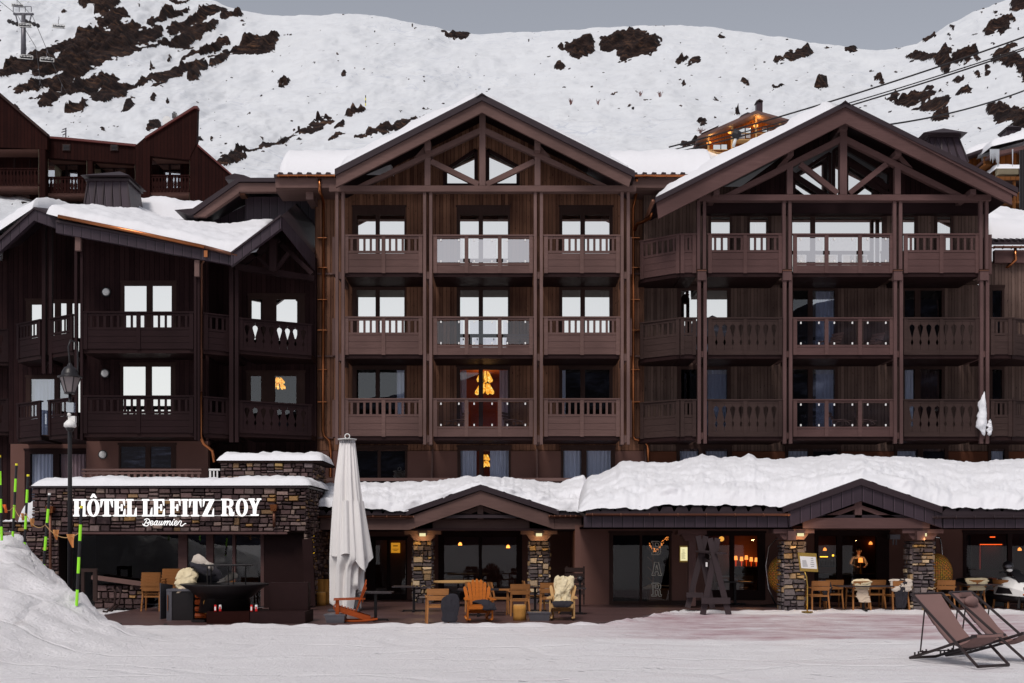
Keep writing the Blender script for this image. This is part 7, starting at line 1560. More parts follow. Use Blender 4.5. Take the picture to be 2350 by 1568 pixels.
single(MB().pp([(693,1238),(716,1236),(724,1390),(702,1392)], 34.2, .08), 'leaning_board', M['framed'], 'dark plank leaning against the right corner of the stone annex', 'board')
# ---------------------------------------------------------------- street lamp with camera
YLp = 30.5; xl_ = X(160.5,YLp); t = empty('street_lamp', (xl_,YLp,0), 'old-style black street lamp with frosted lantern in front of the sign', 'street lamp')
MB().tube([(xl_,YLp,-.1),(xl_,YLp,Z(1000,YLp)),(xl_,YLp,Z(905,YLp))], [.062,.052,.04], 14).build('pole', M['black'], t, True)
z0, z1 = Z(901,YLp), Z(867,YLp)
for k in range(6):
    a0, a1 = math.pi*k/3+.2, math.pi*(k+1)/3+.2; r0, r1 = .13, .26
    MB().add([(xl_+r0*math.cos(a0),YLp+r0*math.sin(a0),z0),(xl_+r0*math.cos(a1),YLp+r0*math.sin(a1),z0),(xl_+r1*math.cos(a1),YLp+r1*math.sin(a1),z1),(xl_+r1*math.cos(a0),YLp+r1*math.sin(a0),z1)], [(0,1,2,3)]).build('lantern_pane', M['fabric2'] if 'fabric2' in M else M['stucco'], t)
    MB().beam((xl_+r0*math.cos(a0),YLp+r0*math.sin(a0),z0), (xl_+r1*1.02*math.cos(a0),YLp+r1*1.02*math.sin(a0),z1), .022, .022).build('lantern_bar', M['black'], t)
MB().lathe([(.14,z0-.04),(.15,z0)], xl_, YLp, 12).build('lantern_base', M['black'], t)
MB().lathe([(.31,z1),(.31,z1+.03),(.22,z1+.06),(.20,z1+.16),(.14,z1+.26),(.07,z1+.3),(.05,z1+.36),(.01,z1+.4)], xl_, YLp, 18).build('lantern_roof', M['black'], t, True)
MB().tube([(xl_+.02,YLp,Z(905,YLp)),(xl_+.10,YLp+.28,Z(880,YLp)),(xl_+.10,YLp+.28,Z(800,YLp)),(xl_+.06,YLp+.2,Z(782,YLp)),(xl_,YLp+.05,Z(780,YLp)),(xl_-.04,YLp,Z(795,YLp)),(xl_,YLp,Z(846,YLp))], .022, 8).build('crook', M['black'], t, True)
cm_ = empty('security_camera', (xl_+.07,YLp-.1,Z(985,YLp)), 'white dome security camera fixed to the street lamp pole', 'camera')
MB().p(156,172,955,970,YLp-.16,.12).build('bracket', M['white'], cm_); zc_ = Z(972,YLp); xc_ = X(167.5,YLp)
MB().lathe([(.07,zc_+.07),(.15,zc_-.02),(.16,zc_-.10),(.12,zc_-.13)], xc_, YLp-.2, 18).build('housing', M['white'], cm_, True); MB().ball((xc_,YLp-.2,zc_-.14), .105).build('dome', M['black'], cm_, True)
MB().box(xl_-.02, xl_+.17, YLp-.2, YLp-.08, Z(948,YLp), Z(926,YLp)).build('junction_box', M['glassB'], cm_); MB().ball((xl_+.04,YLp-.16,Z(953,YLp)), .05).build('sensor', M['white'], cm_, True)
# ---------------------------------------------------------------- snow stakes with rope and pennants
STK = [(-1,1045,4,1226,27.0,'at the left picture edge'),(38,1064,28.4,1236,29.0,'second from the left, with yellow cap'),(64.6,1089,55,1261,28.5,'third from the left'),(113.6,1131.8,97.6,1312,27.0,'fourth from the left, with a pale cap'),(187,1161,175.7,1374,24.0,'nearest one, before the letter H')]
tops = []
for i, (tx, ty, bx_, by, Y, lab) in enumerate(STK):
    b0_, t0_ = Vector((X(bx_,Y),Y,Z(by,Y)-.15)), Vector((X(tx,Y),Y,Z(ty,Y))); st_ = empty('snow_stake', b0_, 'lime and black snow stake, '+lab, 'snow stake', 'banded snow stakes on the mound'); L = (t0_-b0_).length; e = (t0_-b0_)/L; n_ = 7
    sq = ['lime','black','lime','black','lime','black'] if i not in (3,) else ['lime','black','lime','black','lime','black']
    for k in range(6):
        MB().tube([b0_+e*(L*.975)*k/6, b0_+e*(L*.975)*(k+1)/6], .031, 10).build('band', M[sq[k]], st_)
    MB().tube([b0_+e*L*.975, t0_], .033, 10).build('cap', M['yellow'] if i != 3 else M['white'], st_)
    tops.append(b0_+e*L*(.55 if i < 4 else .56))
tops[4] = Vector((X(181,24),24,Z(1224,24))); tops[3] = Vector((X(105,27),27-.03,Z(1205,27))); tops[1] = Vector((X(33,29),28.97,Z(1161,29))); tops[0] = Vector((X(1,27),26.97,Z(1148,27))); tops[2] = Vector((X(60,28.5),28.47,Z(1178,28.5)))
P = []
for a, b_ in zip(tops[:-1], tops[1:]):
    for k in range(8): f = k/8; p = a.lerp(b_, f); P.append((p.x, p.y, p.z-.18*4*f*(1-f)))
P.append(tuple(tops[4])); single(MB().tube(P, .009, 5), 'rope', M['pine'], 'thin rope strung between the banded snow stakes', 'rope')
for i, (px, py, Y, m, s, lab) in enumerate(((11,1158,27.2,'flagr',.13,'bright orange pennant nearest the left edge'),(51,1178,28.8,'flag',.12,'small orange pennant on the rope between second and third stake'),(73,1190,28,'flag',.13,'orange pennant on the rope right of the third stake'),(128,1216,26,'flag',.15,'pale orange pennant between the two nearest stakes'),(163,1226,24.6,'flag',.19,'largest pale orange pennant beside the nearest stake'))):
    x, z = X(px,Y), Z(py,Y); nu = 6
    def P_(u, v): w_ = s*.42*(1-.65*v); return (x+(u-.5)*w_*2+.25*s*v, Y-.02+.04*math.sin(u*5+v*3+i), z-s*1.5*v)
    single(MB().grid(P_, 6, 8), 'pennant', M[m], lab, 'flag', 'orange pennants on the rope', smooth=True)
# ---------------------------------------------------------------- right terrace
def G(px, py): return px*.32306+1778.5, py*.32306+1061.4
zt_r = .04
c = chair(1876, 1400, 183, 'reddish teak armchair standing just right of the brass menu stand', z=zt_r)
chair(1909, 1396, 180, 'teak armchair behind and right of the menu stand chair, dark jacket beside it', z=zt_r)
c2 = chair(1970, 1401, 182, 'teak armchair with a cream sheepskin hanging down its back', z=zt_r); chair(2004, 1396, 184, 'teak armchair behind the table, right of the sheepskin chair', z=zt_r)
c3 = chair(2056, 1400, 190, 'teak armchair under a curly fleece and black coat, left of the right pillar', z=zt_r); c4 = chair(2164, 1397, 176, 'orange-brown teak armchair right of the right pillar, above the loungers', z=zt_r)
c5 = chair(2232, 1396, 182, 'teak armchair with a yellowish fleece draped across its back', z=zt_r); c6 = chair(2312, 1396, 120, 'teak armchair near the snowmobile, with fleece and dark blanket', z=zt_r)
chair(1705, 1380, 184, 'pale teak armchair at the table behind the A-frame trestle', z=.05); c7 = chair(1668, 1386, 180, 'teak armchair with white fleece half hidden by the A-frame trestle', z=.05)
def hang(c, m, lab, seed, w_=.27, low=.35, **k): return drape(lab, [local(c,(0,.16,.80)),local(c,(0,.27,.90)),local(c,(0,.33,.86)),local(c,(.0,.33,.62)),local(c,(.02,.32,low))], w_, m, .04, seed, amp=.04, **k)
hang(c2, 'wool', 'cream sheepskin hanging down the back of the fourth terrace chair', 3, low=.62); drape('smooth cream hide hanging beneath the sheepskin on the fourth terrace chair', [local(c2,(0,.36,.64)),local(c2,(0,.37,.45)),local(c2,(-.08,.36,.25))], .18, 'hide', .03, 5)
hang(c3, 'woolw', 'curly fleece over the chair left of the right pillar', 8, .33, .55); hang(c3, 'cloth', 'black coat hanging over the curly fleece left of the right pillar', 9, .17, .06, name='coat', cat='coat')
hang(c5, 'wool', 'yellowish fleece across the chair back before the red-lit window', 11, .30, .55); hang(c7, 'woolw', 'white fleece on the chair behind the A-frame trestle', 12, .30, .2); drape('dark blanket on the armchair beside the snowmobile', [local(c6,(.0,.2,.9)),local(c6,(.1,.0,.6)),local(c6,(.2,-.2,.5)),local(c6,(.25,-.3,.3))], .2, 'cloth', .04, 14, 'blanket', 'blanket'); drape('cream fleece slipping off the seat of the armchair beside the snowmobile', [local(c6,(-.05,.1,.5)),local(c6,(-.1,-.25,.47)),local(c6,(-.12,-.32,.25))], .16, 'wool', .04, 15)
drape('dark jacket hanging between the first two chairs right of the menu stand', [(X(1898,34.6),34.6,.86),(X(1897,34.6),34.55,.6),(X(1893,34.6),34.5,.3)], .14, 'cloth', .04, 17, 'jacket', 'jacket'); drape('dark blanket lying on the orange-brown armchair right of the right pillar', [local(c4,(-.2,.2,.85)),local(c4,(-.15,.0,.6)),local(c4,(-.1,-.2,.5))], .12, 'cloth', .05, 18, 'blanket', 'blanket')
table(1981, 1402, .80, .34, 'long dark bistro table between the sheepskin chairs before the bar window', z=zt_r); table(2250, 1397, .55, .32, 'dark bistro table before the red-lit window', z=zt_r); table(1687, 1388, .50, .3, 'dark bistro table behind the A-frame trestle')
# A-frame trestle
YAF = 32.9; t = empty('trestle', (X(1640,YAF),YAF,0), 'tall dark timber trestle of crossed planks standing on the snow before the bar', 'trestle')
D = lambda x, y: (x*.25614+1377, y*.25614+1061.4)
def plank(a, b_, w_, Y, d=.05, m='old2'):
    MB().bar(D(*a), D(*b_), w_*.25614, Y, d).build('plank', M[m], t)
M['old2'] = m_grain('trestle_planks', (.055,.040,.043), (6,6,1), var=.25)
plank((985,680),(1155,1366),52,YAF); plank((1055,680),(922,1366),52,YAF+.055); plank((880,658),(1010,1310),48,YAF+1.1); plank((948,660),(785,1302),50,YAF+1.16)
plank((910,1240),(1168,1240),55,YAF-.055); plank((775,1188),(925,1190),45,YAF+1.04)
MB().beam((X(D(900,800)[0],YAF+1.2),YAF+1.2,Z(D(0,797)[1],YAF+1.2)), (X(D(1085,815)[0],YAF),YAF-.1,Z(D(0,815)[1],YAF)), .3, .05).build('shelf', M['old2'], t); MB().beam((X(D(925,850)[0],YAF+1.2),YAF+1.1,Z(D(0,880)[1],YAF+1.2)), (X(D(1000,900)[0],YAF),YAF+.15,Z(D(0,925)[1],YAF)), .04, .2).build('rail', M['old2'], t)
MB().p(D(947,0)[0],D(963,0)[0],D(0,895)[1],D(0,935)[1],YAF+.0,.01).build('tag_plate', M['white'], t); 
# menu box on the wall and menu stand
YM = YH-.06; t = empty('menu_case', (X(1570,YM),YM,Z(1290,YM)), 'small lit brass menu case on the wall left of the timber post', 'menu'); MB().p(1559.4,1582,1252.7,1290.6,YM,.05).build('case', M['brass'], t); MB().p(1561.5,1581,1256,1287,YM-.006,.004).build('sheet', M['paperlit'], t)
mk = MB(); 
for i in range(9): mk.p(1564+ (2 if i < 2 else 0), 1571+ (i%3), 1266+i*2.0, 1266.6+i*2.0, YM-.009, .002)
mk.p(1566,1571,1262,1263,YM-.009,.002); mk.build('text_lines', M['black'], t)
YM2 = 33.6; t = empty('menu_stand', (X(1856,YM2),YM2,0), 'brass menu stand holding a white two-page menu before the stone pillar', 'menu stand')
q4 = [(1831,1268),(1873.5,1270.5),(1878,1313),(1836,1311)]; MB().pp(q4, YM2, .05).build('frame', M['brass'], t); q5 = [(1835.5,1276.5),(1872,1278.5),(1875,1306),(1839,1304)]; MB().pp(q5, YM2-.008, .006).build('sheet', M['white'], t)
mk = MB()
for i in range(7): mk.p(1841+.2*i, 1850+.4*i%3+.3*i, 1286+i*2.3, 1286.6+i*2.3, YM2-.012, .003)
for i, w_ in enumerate((6,7,9,11,9)): mk.p(1861+.3*i-(w_-6)*.4, 1866+.3*i+(w_-6)*.4, 1281+i*4.6, 1282+i*4.6, YM2-.012, .003)
mk.build('text_lines', M['steel'], t)
MB().tube([(X(1847,YM2),YM2+.05,Z(1311,YM2)),(X(1852,YM2),YM2+.05,Z(1325,YM2)),(X(1854,YM2),YM2+.05,Z(1345,YM2)),(X(1853.5,YM2),YM2+.05,.02)], .02, 8).build('pole', M['brass'], t, True); MB().lathe([(.16,.03),(.16,.05)], X(1853.5,YM2), YM2+.05, 16).build('foot', M['brass'], t)
# hanging egg chairs
def egg(px, pyc, lab, side):
    Y = 36.0; x, zc_ = X(px,Y), Z(pyc,Y); t = empty('egg_chair', (x,Y,.05), lab, 'hanging chair', 'wicker egg chairs on curved stands'); hw, hh = .50, .63
    mb = MB(); rs = random.Random(px)
    nu, nv = 44, 34
    for j in range(nv):
        for i in range(nu):
            a0, a1, b0_, b1_ = 2*math.pi*i/nu, 2*math.pi*(i+.82)/nu, math.pi*(.02+.96*j/nv), math.pi*(.02+.96*(j+.85)/nv)
            if math.sin((a0+a1)/2) < -.62 and abs((b0_+b1_)/2-1.6) < 1.0 and False: continue
            o = .012*((i+j)%2); mb.c = tuple(q_*rs.uniform(.7,1.2) for q_ in (.95,.43,.09))
            f = lambda a, b_: (x+(hw+o)*math.sin(b_)*math.cos(a), Y+(hw*.85+o)*math.sin(b_)*math.sin(a), zc_+(hh+o)*math.cos(b_)*(1.0 if math.cos(b_) > 0 else .95))
            mb.add([f(a0,b0_),f(a1,b0_),f(a1,b1_),f(a0,b1_)], [(0,1,2,3)])
    mb.build('basket', M['wicker'], t); MB().ball((x,Y,zc_), (hw-.02,hw*.8,hh-.02), 20, 14).build('lining', M['log2'] , t, True)
    MB().tube([(x+side*.0,Y,zc_+hh),(x,Y,zc_+hh+.5)], .012, 6).build('chain', M['iron'], t)
    MB().tube([(x-side*.15,Y+.5,.07),(x-side*.36,Y+.6,.6),(x-side*.44,Y+.6,1.3),(x-side*.36,Y+.5,1.9),(x-side*.2,Y+.2,zc_+hh+.48),(x,Y,zc_+hh+.5)], .026, 8).build('stand', M['chrome'], t, True)
    MB().lathe([(.62,.06),(.62,.09)], x-side*.1, Y+.1, 24).build('foot', M['iron'], t)
M['log2'] = m_plain('dark_wicker_core', (.12,.06,.015), .8)
egg(1800, 1320, 'golden wicker egg chair peeping out left of the left bar pillar', 1); egg(2147, 1317, 'golden wicker egg chair peeping out right of the right bar pillar', -1)
# BAR lettering on the glass, in outline
YBR = YH+.012; bl = empty('bar_sign', (X(1506,YBR),YBR,Z(1368,YBR)), 'outlined letters B A R set one above another on the glass door', 'sign')
def outl(polys, Ln):
    for p in polys: MB().tube([(X(a,YBR),YBR-.02,Z(b_,YBR)) for a, b_ in p+[p[0]]], .012, 4).build('letter_outline', M['letw'], bl)
M['letw'] = m_plain('letter_paint', (.9,.86,.75), .5, 0, .02)
def Dm(L): return [D(a, b_) for a, b_ in L]
outl([Dm([(462,708),(525,708),(541,718),(545,738),(538,756),(528,764),(543,774),(545,800),(536,818),(522,826),(462,826),(462,812),(474,812),(474,722),(462,722)]), Dm([(494,722),(516,722),(524,732),(524,748),(516,757),(494,757)]), Dm([(494,771),(518,771),(524,782),(524,802),(516,812),(494,812)])], 'B')
outl([Dm([(493,894),(524,894),(545,998),(552,998),(552,1012),(518,1012),(518,998),(524,998),(520,980),(494,980),(490,998),(497,998),(497,1012),(462,1012),(462,998),(470,998),(486,908),(484,894)]), Dm([(507,918),(518,966),(497,966)])], 'A')
outl([Dm([(462,1082),(524,1082),(540,1092),(544,1112),(540,1130),(528,1140),(538,1148),(540,1184),(552,1184),(550,1198),(530,1200),(520,1190),(518,1152),(512,1146),(494,1146),(494,1184),(505,1184),(505,1198),(462,1198),(462,1184),(474,1184),(474,1096),(462,1096)]), Dm([(494,1096),(516,1096),(524,1106),(524,1122),(516,1132),(494,1132)])], 'R')
st_ = MB()
for (a, b_) in (((420,760),(470,812)),((425,848),(475,895)),((428,935),(472,985)),((425,1028),(475,1075))): p, q_ = D(*a), D(*b_); st_.beam((X(p[0],YH+.5),YH+.5,Z(p[1],YH+.5)), (X(q_[0],YH+.5),YH+.5,Z(q_[1],YH+.5)), .03, .03)
rk_ = empty('coat_rack', (X(1492,YH+.5),YH+.5,.05), 'wooden peg rack seen through the bar door behind the letters', 'rack'); st_.build_each('peg', M['teakd'], rk_); MB().p(1497,1500,1240,1380,YH+.52,.03).build('upright', M['teakd'], rk_)
mb = MB(); rs = random.Random(3)
for i in range(60): 
    a = rs.random(); px = 1490+45*a; py = 1248+14*math.sin(a*5)+rs.uniform(-3,5); mb.ball((X(px,YH+2),YH+2+rs.uniform(-.2,.2),Z(py,YH+2)), .012, 5, 4)
single(mb, 'fairy_lights', M['glow'], 'string of orange fairy lights glittering inside the bar door', 'lights')
drape('golden sheepskin spread on a box inside the bar door, behind the R', [(X(1484,YH+.8),YH+.6,Z(1352,YH)),(X(1500,YH+.8),YH+.7,Z(1346,YH)),(X(1520,YH+.8),YH+.7,Z(1345,YH)),(X(1540,YH+.8),YH+.7,Z(1348,YH))], .22, 'wool', .06, 21, amp=.05)
single(MB().box(X(1487,YH+.8), X(1538,YH+.8), YH+.4, YH+1.1, .05, Z(1352,YH+.8)), 'wooden_chest', M['teakd'], 'wooden chest under the golden sheepskin inside the bar door', 'chest')
L_ = bpy.data.lights.new('fairy_light_glow','POINT'); L_.energy = 2.2; L_.color = (1,.6,.12); L_.shadow_soft_size = .15; lo = bpy.data.objects.new('fairy_light_glow', L_); C.objects.link(lo); lo.location = (X(1515,YH+.9),YH+.9,1.3)
# table lamps deep in the dining room
for i, (px, dy) in enumerate(((1688.7,0),(1701.8,2),(1712.8,-1),(1724,3),(1735.6,4))):
    Y = YH+4.5; z = Z(1285+dy,Y); x = X(px,Y); t = empty('table_lamp', (x,Y,Z(1300,Y)), ['leftmost','second','middle','fourth','rightmost'][i]+' of the five little orange lamps inside the dining room', 'table lamp', 'small orange lamps inside the dining room')
    MB().lathe([(.065,z-.01),(.048,z+.14)], x, Y, 14).build('shade', M['glow'], t); MB().lathe([(.012,Z(1300,Y)),(.03,z-.012)], x, Y, 10).build('foot', M['redlamp'] if 'redlamp' in M else M['reddish'], t)
single(MB().p(1683,1742,1300,1303,YH+4.3,.8), 'side_table', M['slate'], 'dark sideboard carrying the five little lamps', 'table')
Y = YH+1.8; o = MB().tube([(X(1656,Y),Y,Z(1237,Y)),(X(1656,Y),Y+.03,Z(1237,Y))], .085, 20); single(o, 'disc_lamp', M['amber2'] if 'amber2' in M else M['gold'], 'round glowing disc lamp high behind the A-frame trestle window', 'lamp')
Y = YH+2.9; x, z = X(1975,Y), Z(1291,Y); t = empty('table_lamp', (x,Y,z-.2), 'single orange table lamp on the bar counter before the bartender', 'table lamp', 'small orange lamps inside the dining room'); MB().lathe([(.085,z),(.062,z+.16)], x, Y, 14).build('shade', M['glow'], t); MB().lathe([(.05,Z(1318,Y)),(.015,z-.22),(.015,z-.01)], x, Y, 10).build('foot', M['brass'], t)
lb = bpy.data.lights.new('bar_lamp_light','POINT'); lb.energy = 5.0; lb.color = (1,.5,.2); lb.shadow_soft_size = .1; lo = bpy.data.objects.new('bar_lamp_light', lb); C.objects.link(lo); lo.location = (x, Y-.25, z+.2)
Y = YH+3.6; rs = random.Random(5)
for i in range(9): px = 1884+i*3.6; z = Z(1294,Y); single(MB().lathe([(.04,z-.12),(.042,z+.08),(.014,z+.14),(.014,z+.2)], X(px,Y), Y, 8), 'bottle', M['black'], 'dark bottle on the back shelf left of the bartender', 'bottle', 'bottles on the bar back shelf')
single(MB().p(1880,1925,1298,1300,Y-.1,.3), 'back_shelf', M['slate'], 'dark shelf of bottles left of the bartender', 'shelf'); single(MB().p(1882,1900,1277,1279,Y+.2,.02).p(1910,1914,1273,1277,Y+.2,.02), 'shelf_lights', M['gold'], 'yellow glints of light above the bottle shelf', 'lights')
YN = YH+1.9; t = empty('lit_panel', (X(2274,YN),YN,Z(1312,YN)), 'tall panel edged with red-orange light inside the rightmost window', 'panel'); MB().p(2250,2299,1252,1308,YN,.03).build('panel', M['room'], t); MB().p(2249,2300,1249,1250.8,YN-.02,.02).build('light_strip', M['reddish'], t); MB().p(2249,2250,1251,1306,YN-.02,.02).build('light_edge', M['redthin'] if 'redthin' in M else M['rededge'], t)
YN2 = YH+1.0; single(MB().p(2273,2284,1231.5,1234,YN2,.05), 'ceiling_lamp', M['reddish'], 'small red-orange lamp over the lit panel in the rightmost window', 'lamp')
lb = bpy.data.lights.new('panel_light','POINT'); lb.energy = 3; lb.color = (1,.2,.05); lb.shadow_soft_size = .1; lo = bpy.data.objects.new('panel_light', lb); C.objects.link(lo); lo.location = (X(2274,YN), YN-.25, Z(1253,YN))
t = empty('outdoor_heater', (X(2055,YH-.3),YH-.3,Z(1230,YH)), 'grey box heater with two short tubes on the wall right of the bar window', 'heater'); MB().p(2043,2066,1227,1238,YH-.35,.3).build('box', M['steel'], t); MB().p(2049,2051.5,1238.2,1251,YH-.3,.06).build('tube', M['steel'], t); MB().p(2056,2058.5,1238.2,1251,YH-.3,.06).build('tube', M['steel'], t)
# ---------------------------------------------------------------- bartender
def person():
    Y = YH+3.2; x = X(1968,Y); me = bpy.data.meshes.new('person'); z0 = .05
    J = {'pelvis':(0,0,.95,.14,.11),'waist':(0,0,1.12,.14,.10),'chest':(0,-.03,1.34,.17,.12),'neck0':(0,-.05,1.50,.07,.07),'neck':(0,-.09,1.56,.055,.06),'head':(0,-.15,1.64,.085,.10),'crown':(0,-.17,1.74,.07,.085),
         'shl':(-.19,-.04,1.44,.065,.065),'ell':(-.29,-.10,1.18,.048,.048),'wrl':(-.16,-.34,1.12,.032,.03),'hal':(-.10,-.42,1.11,.04,.02),'shr':(.19,-.04,1.44,.065,.065),'elr':(.30,-.10,1.18,.048,.048),'wrr':(.17,-.34,1.12,.032,.03),'har':(.11,-.42,1.11,.04,.02),
         'hipl':(-.10,0,.90,.10,.10),'knl':(-.11,-.02,.50,.065,.065),'anl':(-.11,.02,.10,.045,.05),'tol':(-.11,-.16,.05,.045,.035),'hipr':(.10,0,.90,.10,.10),'knr':(.11,-.02,.50,.065,.065),'anr':(.11,.02,.10,.045,.05),'tor':(.11,-.16,.05,.045,.035)}
    E = [('pelvis','waist'),('waist','chest'),('chest','neck0'),('neck0','neck'),('neck','head'),('head','crown'),('chest','shl'),('shl','ell'),('ell','wrl'),('wrl','hal'),('chest','shr'),('shr','elr'),('elr','wrr'),('wrr','har'),('pelvis','hipl'),('hipl','knl'),('knl','anl'),('anl','tol'),('pelvis','hipr'),('hipr','knr'),('knr','anr'),('anr','tor')]
    F5 = []
    for s, hn in ((-1,'hal'),(1,'har')):
        hx, hy, hz = J[hn][:3]
        for k in range(5): dx = (k-2)*.016; J[hn+str(k)] = (hx+dx*(1 if k else 1.6), hy-.07+(.03 if k == 0 else 0)-.008*(k in (2,3)), hz-.02, .0095, .0095); F5.append((hn, hn+str(k)))
    E += F5; ks = list(J); me.from_pydata([J[k][:3] for k in ks], [(ks.index(a), ks.index(b_)) for a, b_ in E], [])
    o = bpy.data.objects.new('person', me); C.objects.link(o); o.location = (x, Y, z0+.02)
    sk = o.modifiers.new('skin', 'SKIN'); sb = o.modifiers.new('smooth', 'SUBSURF'); sb.levels = 1; sb.render_levels = 2
    for i, k in enumerate(ks): me.skin_vertices[0].data[i].radius = J[k][3:]; me.skin_vertices[0].data[i].use_root = (k == 'pelvis')
    ms, nt = newmat('shirt_and_skin'); n = N(nt); tc = n('ShaderNodeTexCoord'); sp = n('ShaderNodeSeparateXYZ'); nt.links.new(tc.outputs['Object'], sp.inputs[0])
    face = n.math('GREATER_THAN', sp.outputs[2], 1.53); hand = n.math('LESS_THAN', sp.outputs[1], -.33); leg = n.math('LESS_THAN', sp.outputs[2], .95)
    col = n.mix(n.math('MAXIMUM', face, n.math('MULTIPLY', hand, n.math('LESS_THAN', sp.outputs[2], 1.2))), (.6,.58,.55), (.42,.24,.16)); col = n.mix(leg, col, (.02,.018,.02)); n.out(col, .7, spec=.2); me.materials.append(ms)
    tag(o, 'bartender in white shirt and dark apron, head bowed over the bar counter', 'person')
    mb = MB(); bx, by, bz = x, Y, z0+.02
    mb.ball((bx,by-.14,bz+1.73), (.088,.11,.085), 14, 8); h = mb.build('hair', M['black'], o, True)
    for s in (-1,1): MB().ball((bx+s*.03,by-.245,bz+1.665), (.012,.008,.008), 8, 6).build('eye', M['black'], o); MB().ball((bx+s*.088,by-.15,bz+1.66), (.012,.02,.03), 8, 6).build('ear', M['hide'], o)
    MB().ball((bx,by-.262,bz+1.635), (.013,.02,.022), 8, 6).build('nose', M['hide'], o); MB().box(bx-.022, bx+.022, by-.252, by-.246, bz+1.595, bz+1.602).build('mouth', M['redwood'], o)
    MB().grid(lambda u, v: (bx-.13+.26*u, by-.165-.03*math.sin(math.pi*u)-.02*(1-v)*0, bz+.55+.83*v), 10, 12).build('apron', M['cloth'], o, True)
person()
# ---------------------------------------------------------------- slatted metal chairs on the balconies
def terrace_chair():
    t = empty('balcony_chair', (0,0,0), 'x', 'chair', 'slatted metal chairs on the balconies'); m = M['tchair']
    for s in (-1,1):
        MB().tube([(s*.27,-.32,0),(s*.27,-.12,.52),(s*.27,.02,.6),(s*.27,.3,.56),(s*.27,.36,.0)], .013, 6).build('leg', m, t); MB().tube([(s*.28,-.2,.58),(s*.28,.3,.58)], .016, 6).build('armrest', m, t)
    for k in range(6): MB().box(-.26, .26, -.25+k*.085, -.19+k*.085, .40-k*.012, .415-k*.012).build('seat_slat', m, t)
    for k in range(5): MB().beam((-.26,.27+k*.055,.43+k*.105), (.26,.27+k*.055,.43+k*.105), .014, .075).build('back_slat', m, t)
    return t
M['tchair'] = m_plain('brown_metal_chair', (.085,.05,.045), .5, 0, .1, 3, .2)
tch = terrace_chair(); k_ = 0
for px, row, rz, lab in ((1040,0,-60,'left slatted chair behind the lowest glass balcony of the middle block'),(1184,0,60,'right slatted chair behind the lowest glass balcony of the middle block'),(1182,1,5,'left one of two slatted chairs on the second glass balcony of the middle block'),(1212,1,5,'right one of two slatted chairs on the second glass balcony of the middle block'),
  (1936,0,60,'left slatted chair behind the lowest glass balcony of the right block'),(1994,0,60,'right slatted chair behind the lowest glass balcony of the right block'),(1902,1,-55,'left slatted chair on the second glass balcony of the right block'),(1998,1,-50,'right slatted chair on the second glass balcony of the right block')):
    Y = 40.85; place(tch, (X(px,Y),Y,RAIL[row]-RH+.06), R(rz), lab, k_); k_ += 1
# wind-packed snow clinging to the right-hand posts
def clump(pts, Y, d, lab, seed):
    zs = [p[0] for p in pts]; mb = MB()
    def P_(u, v):
        py = pts[0][0]+(pts[-1][0]-pts[0][0])*v; a = np.interp(py, zs, [p[1] for p in pts]); c = np.interp(py, zs, [p[2] for p in pts]); th = 2*math.pi*u; k = .05*float(fbm(u*3+seed, v*8, 0, 3, seed)); e = math.sin(math.pi*min(max(v,.0),1))**.35
        return (X((a+c)/2,Y)+((c-a)/2*Y/F+k)*math.cos(th)*e, Y+d*math.sin(th)*e+k, Z(py,Y))
    mb.grid(P_, 20, 40); single(mb, 'snow_clump', M['snow'], lab, 'snow', smooth=True)
clump([(899,2257,2261),(910,2250,2262),(925,2246,2263),(945,2248,2263),(965,2243,2264),(980,2240,2264),(1000,2254,2264)], 39.75, .14, 'tongue of snow stuck to the far right balcony post', 3); clump([(962,2269,2274),(975,2266,2276),(1000,2265,2277)], 39.75, .1, 'small lump of snow on the right side of the same post', 5)
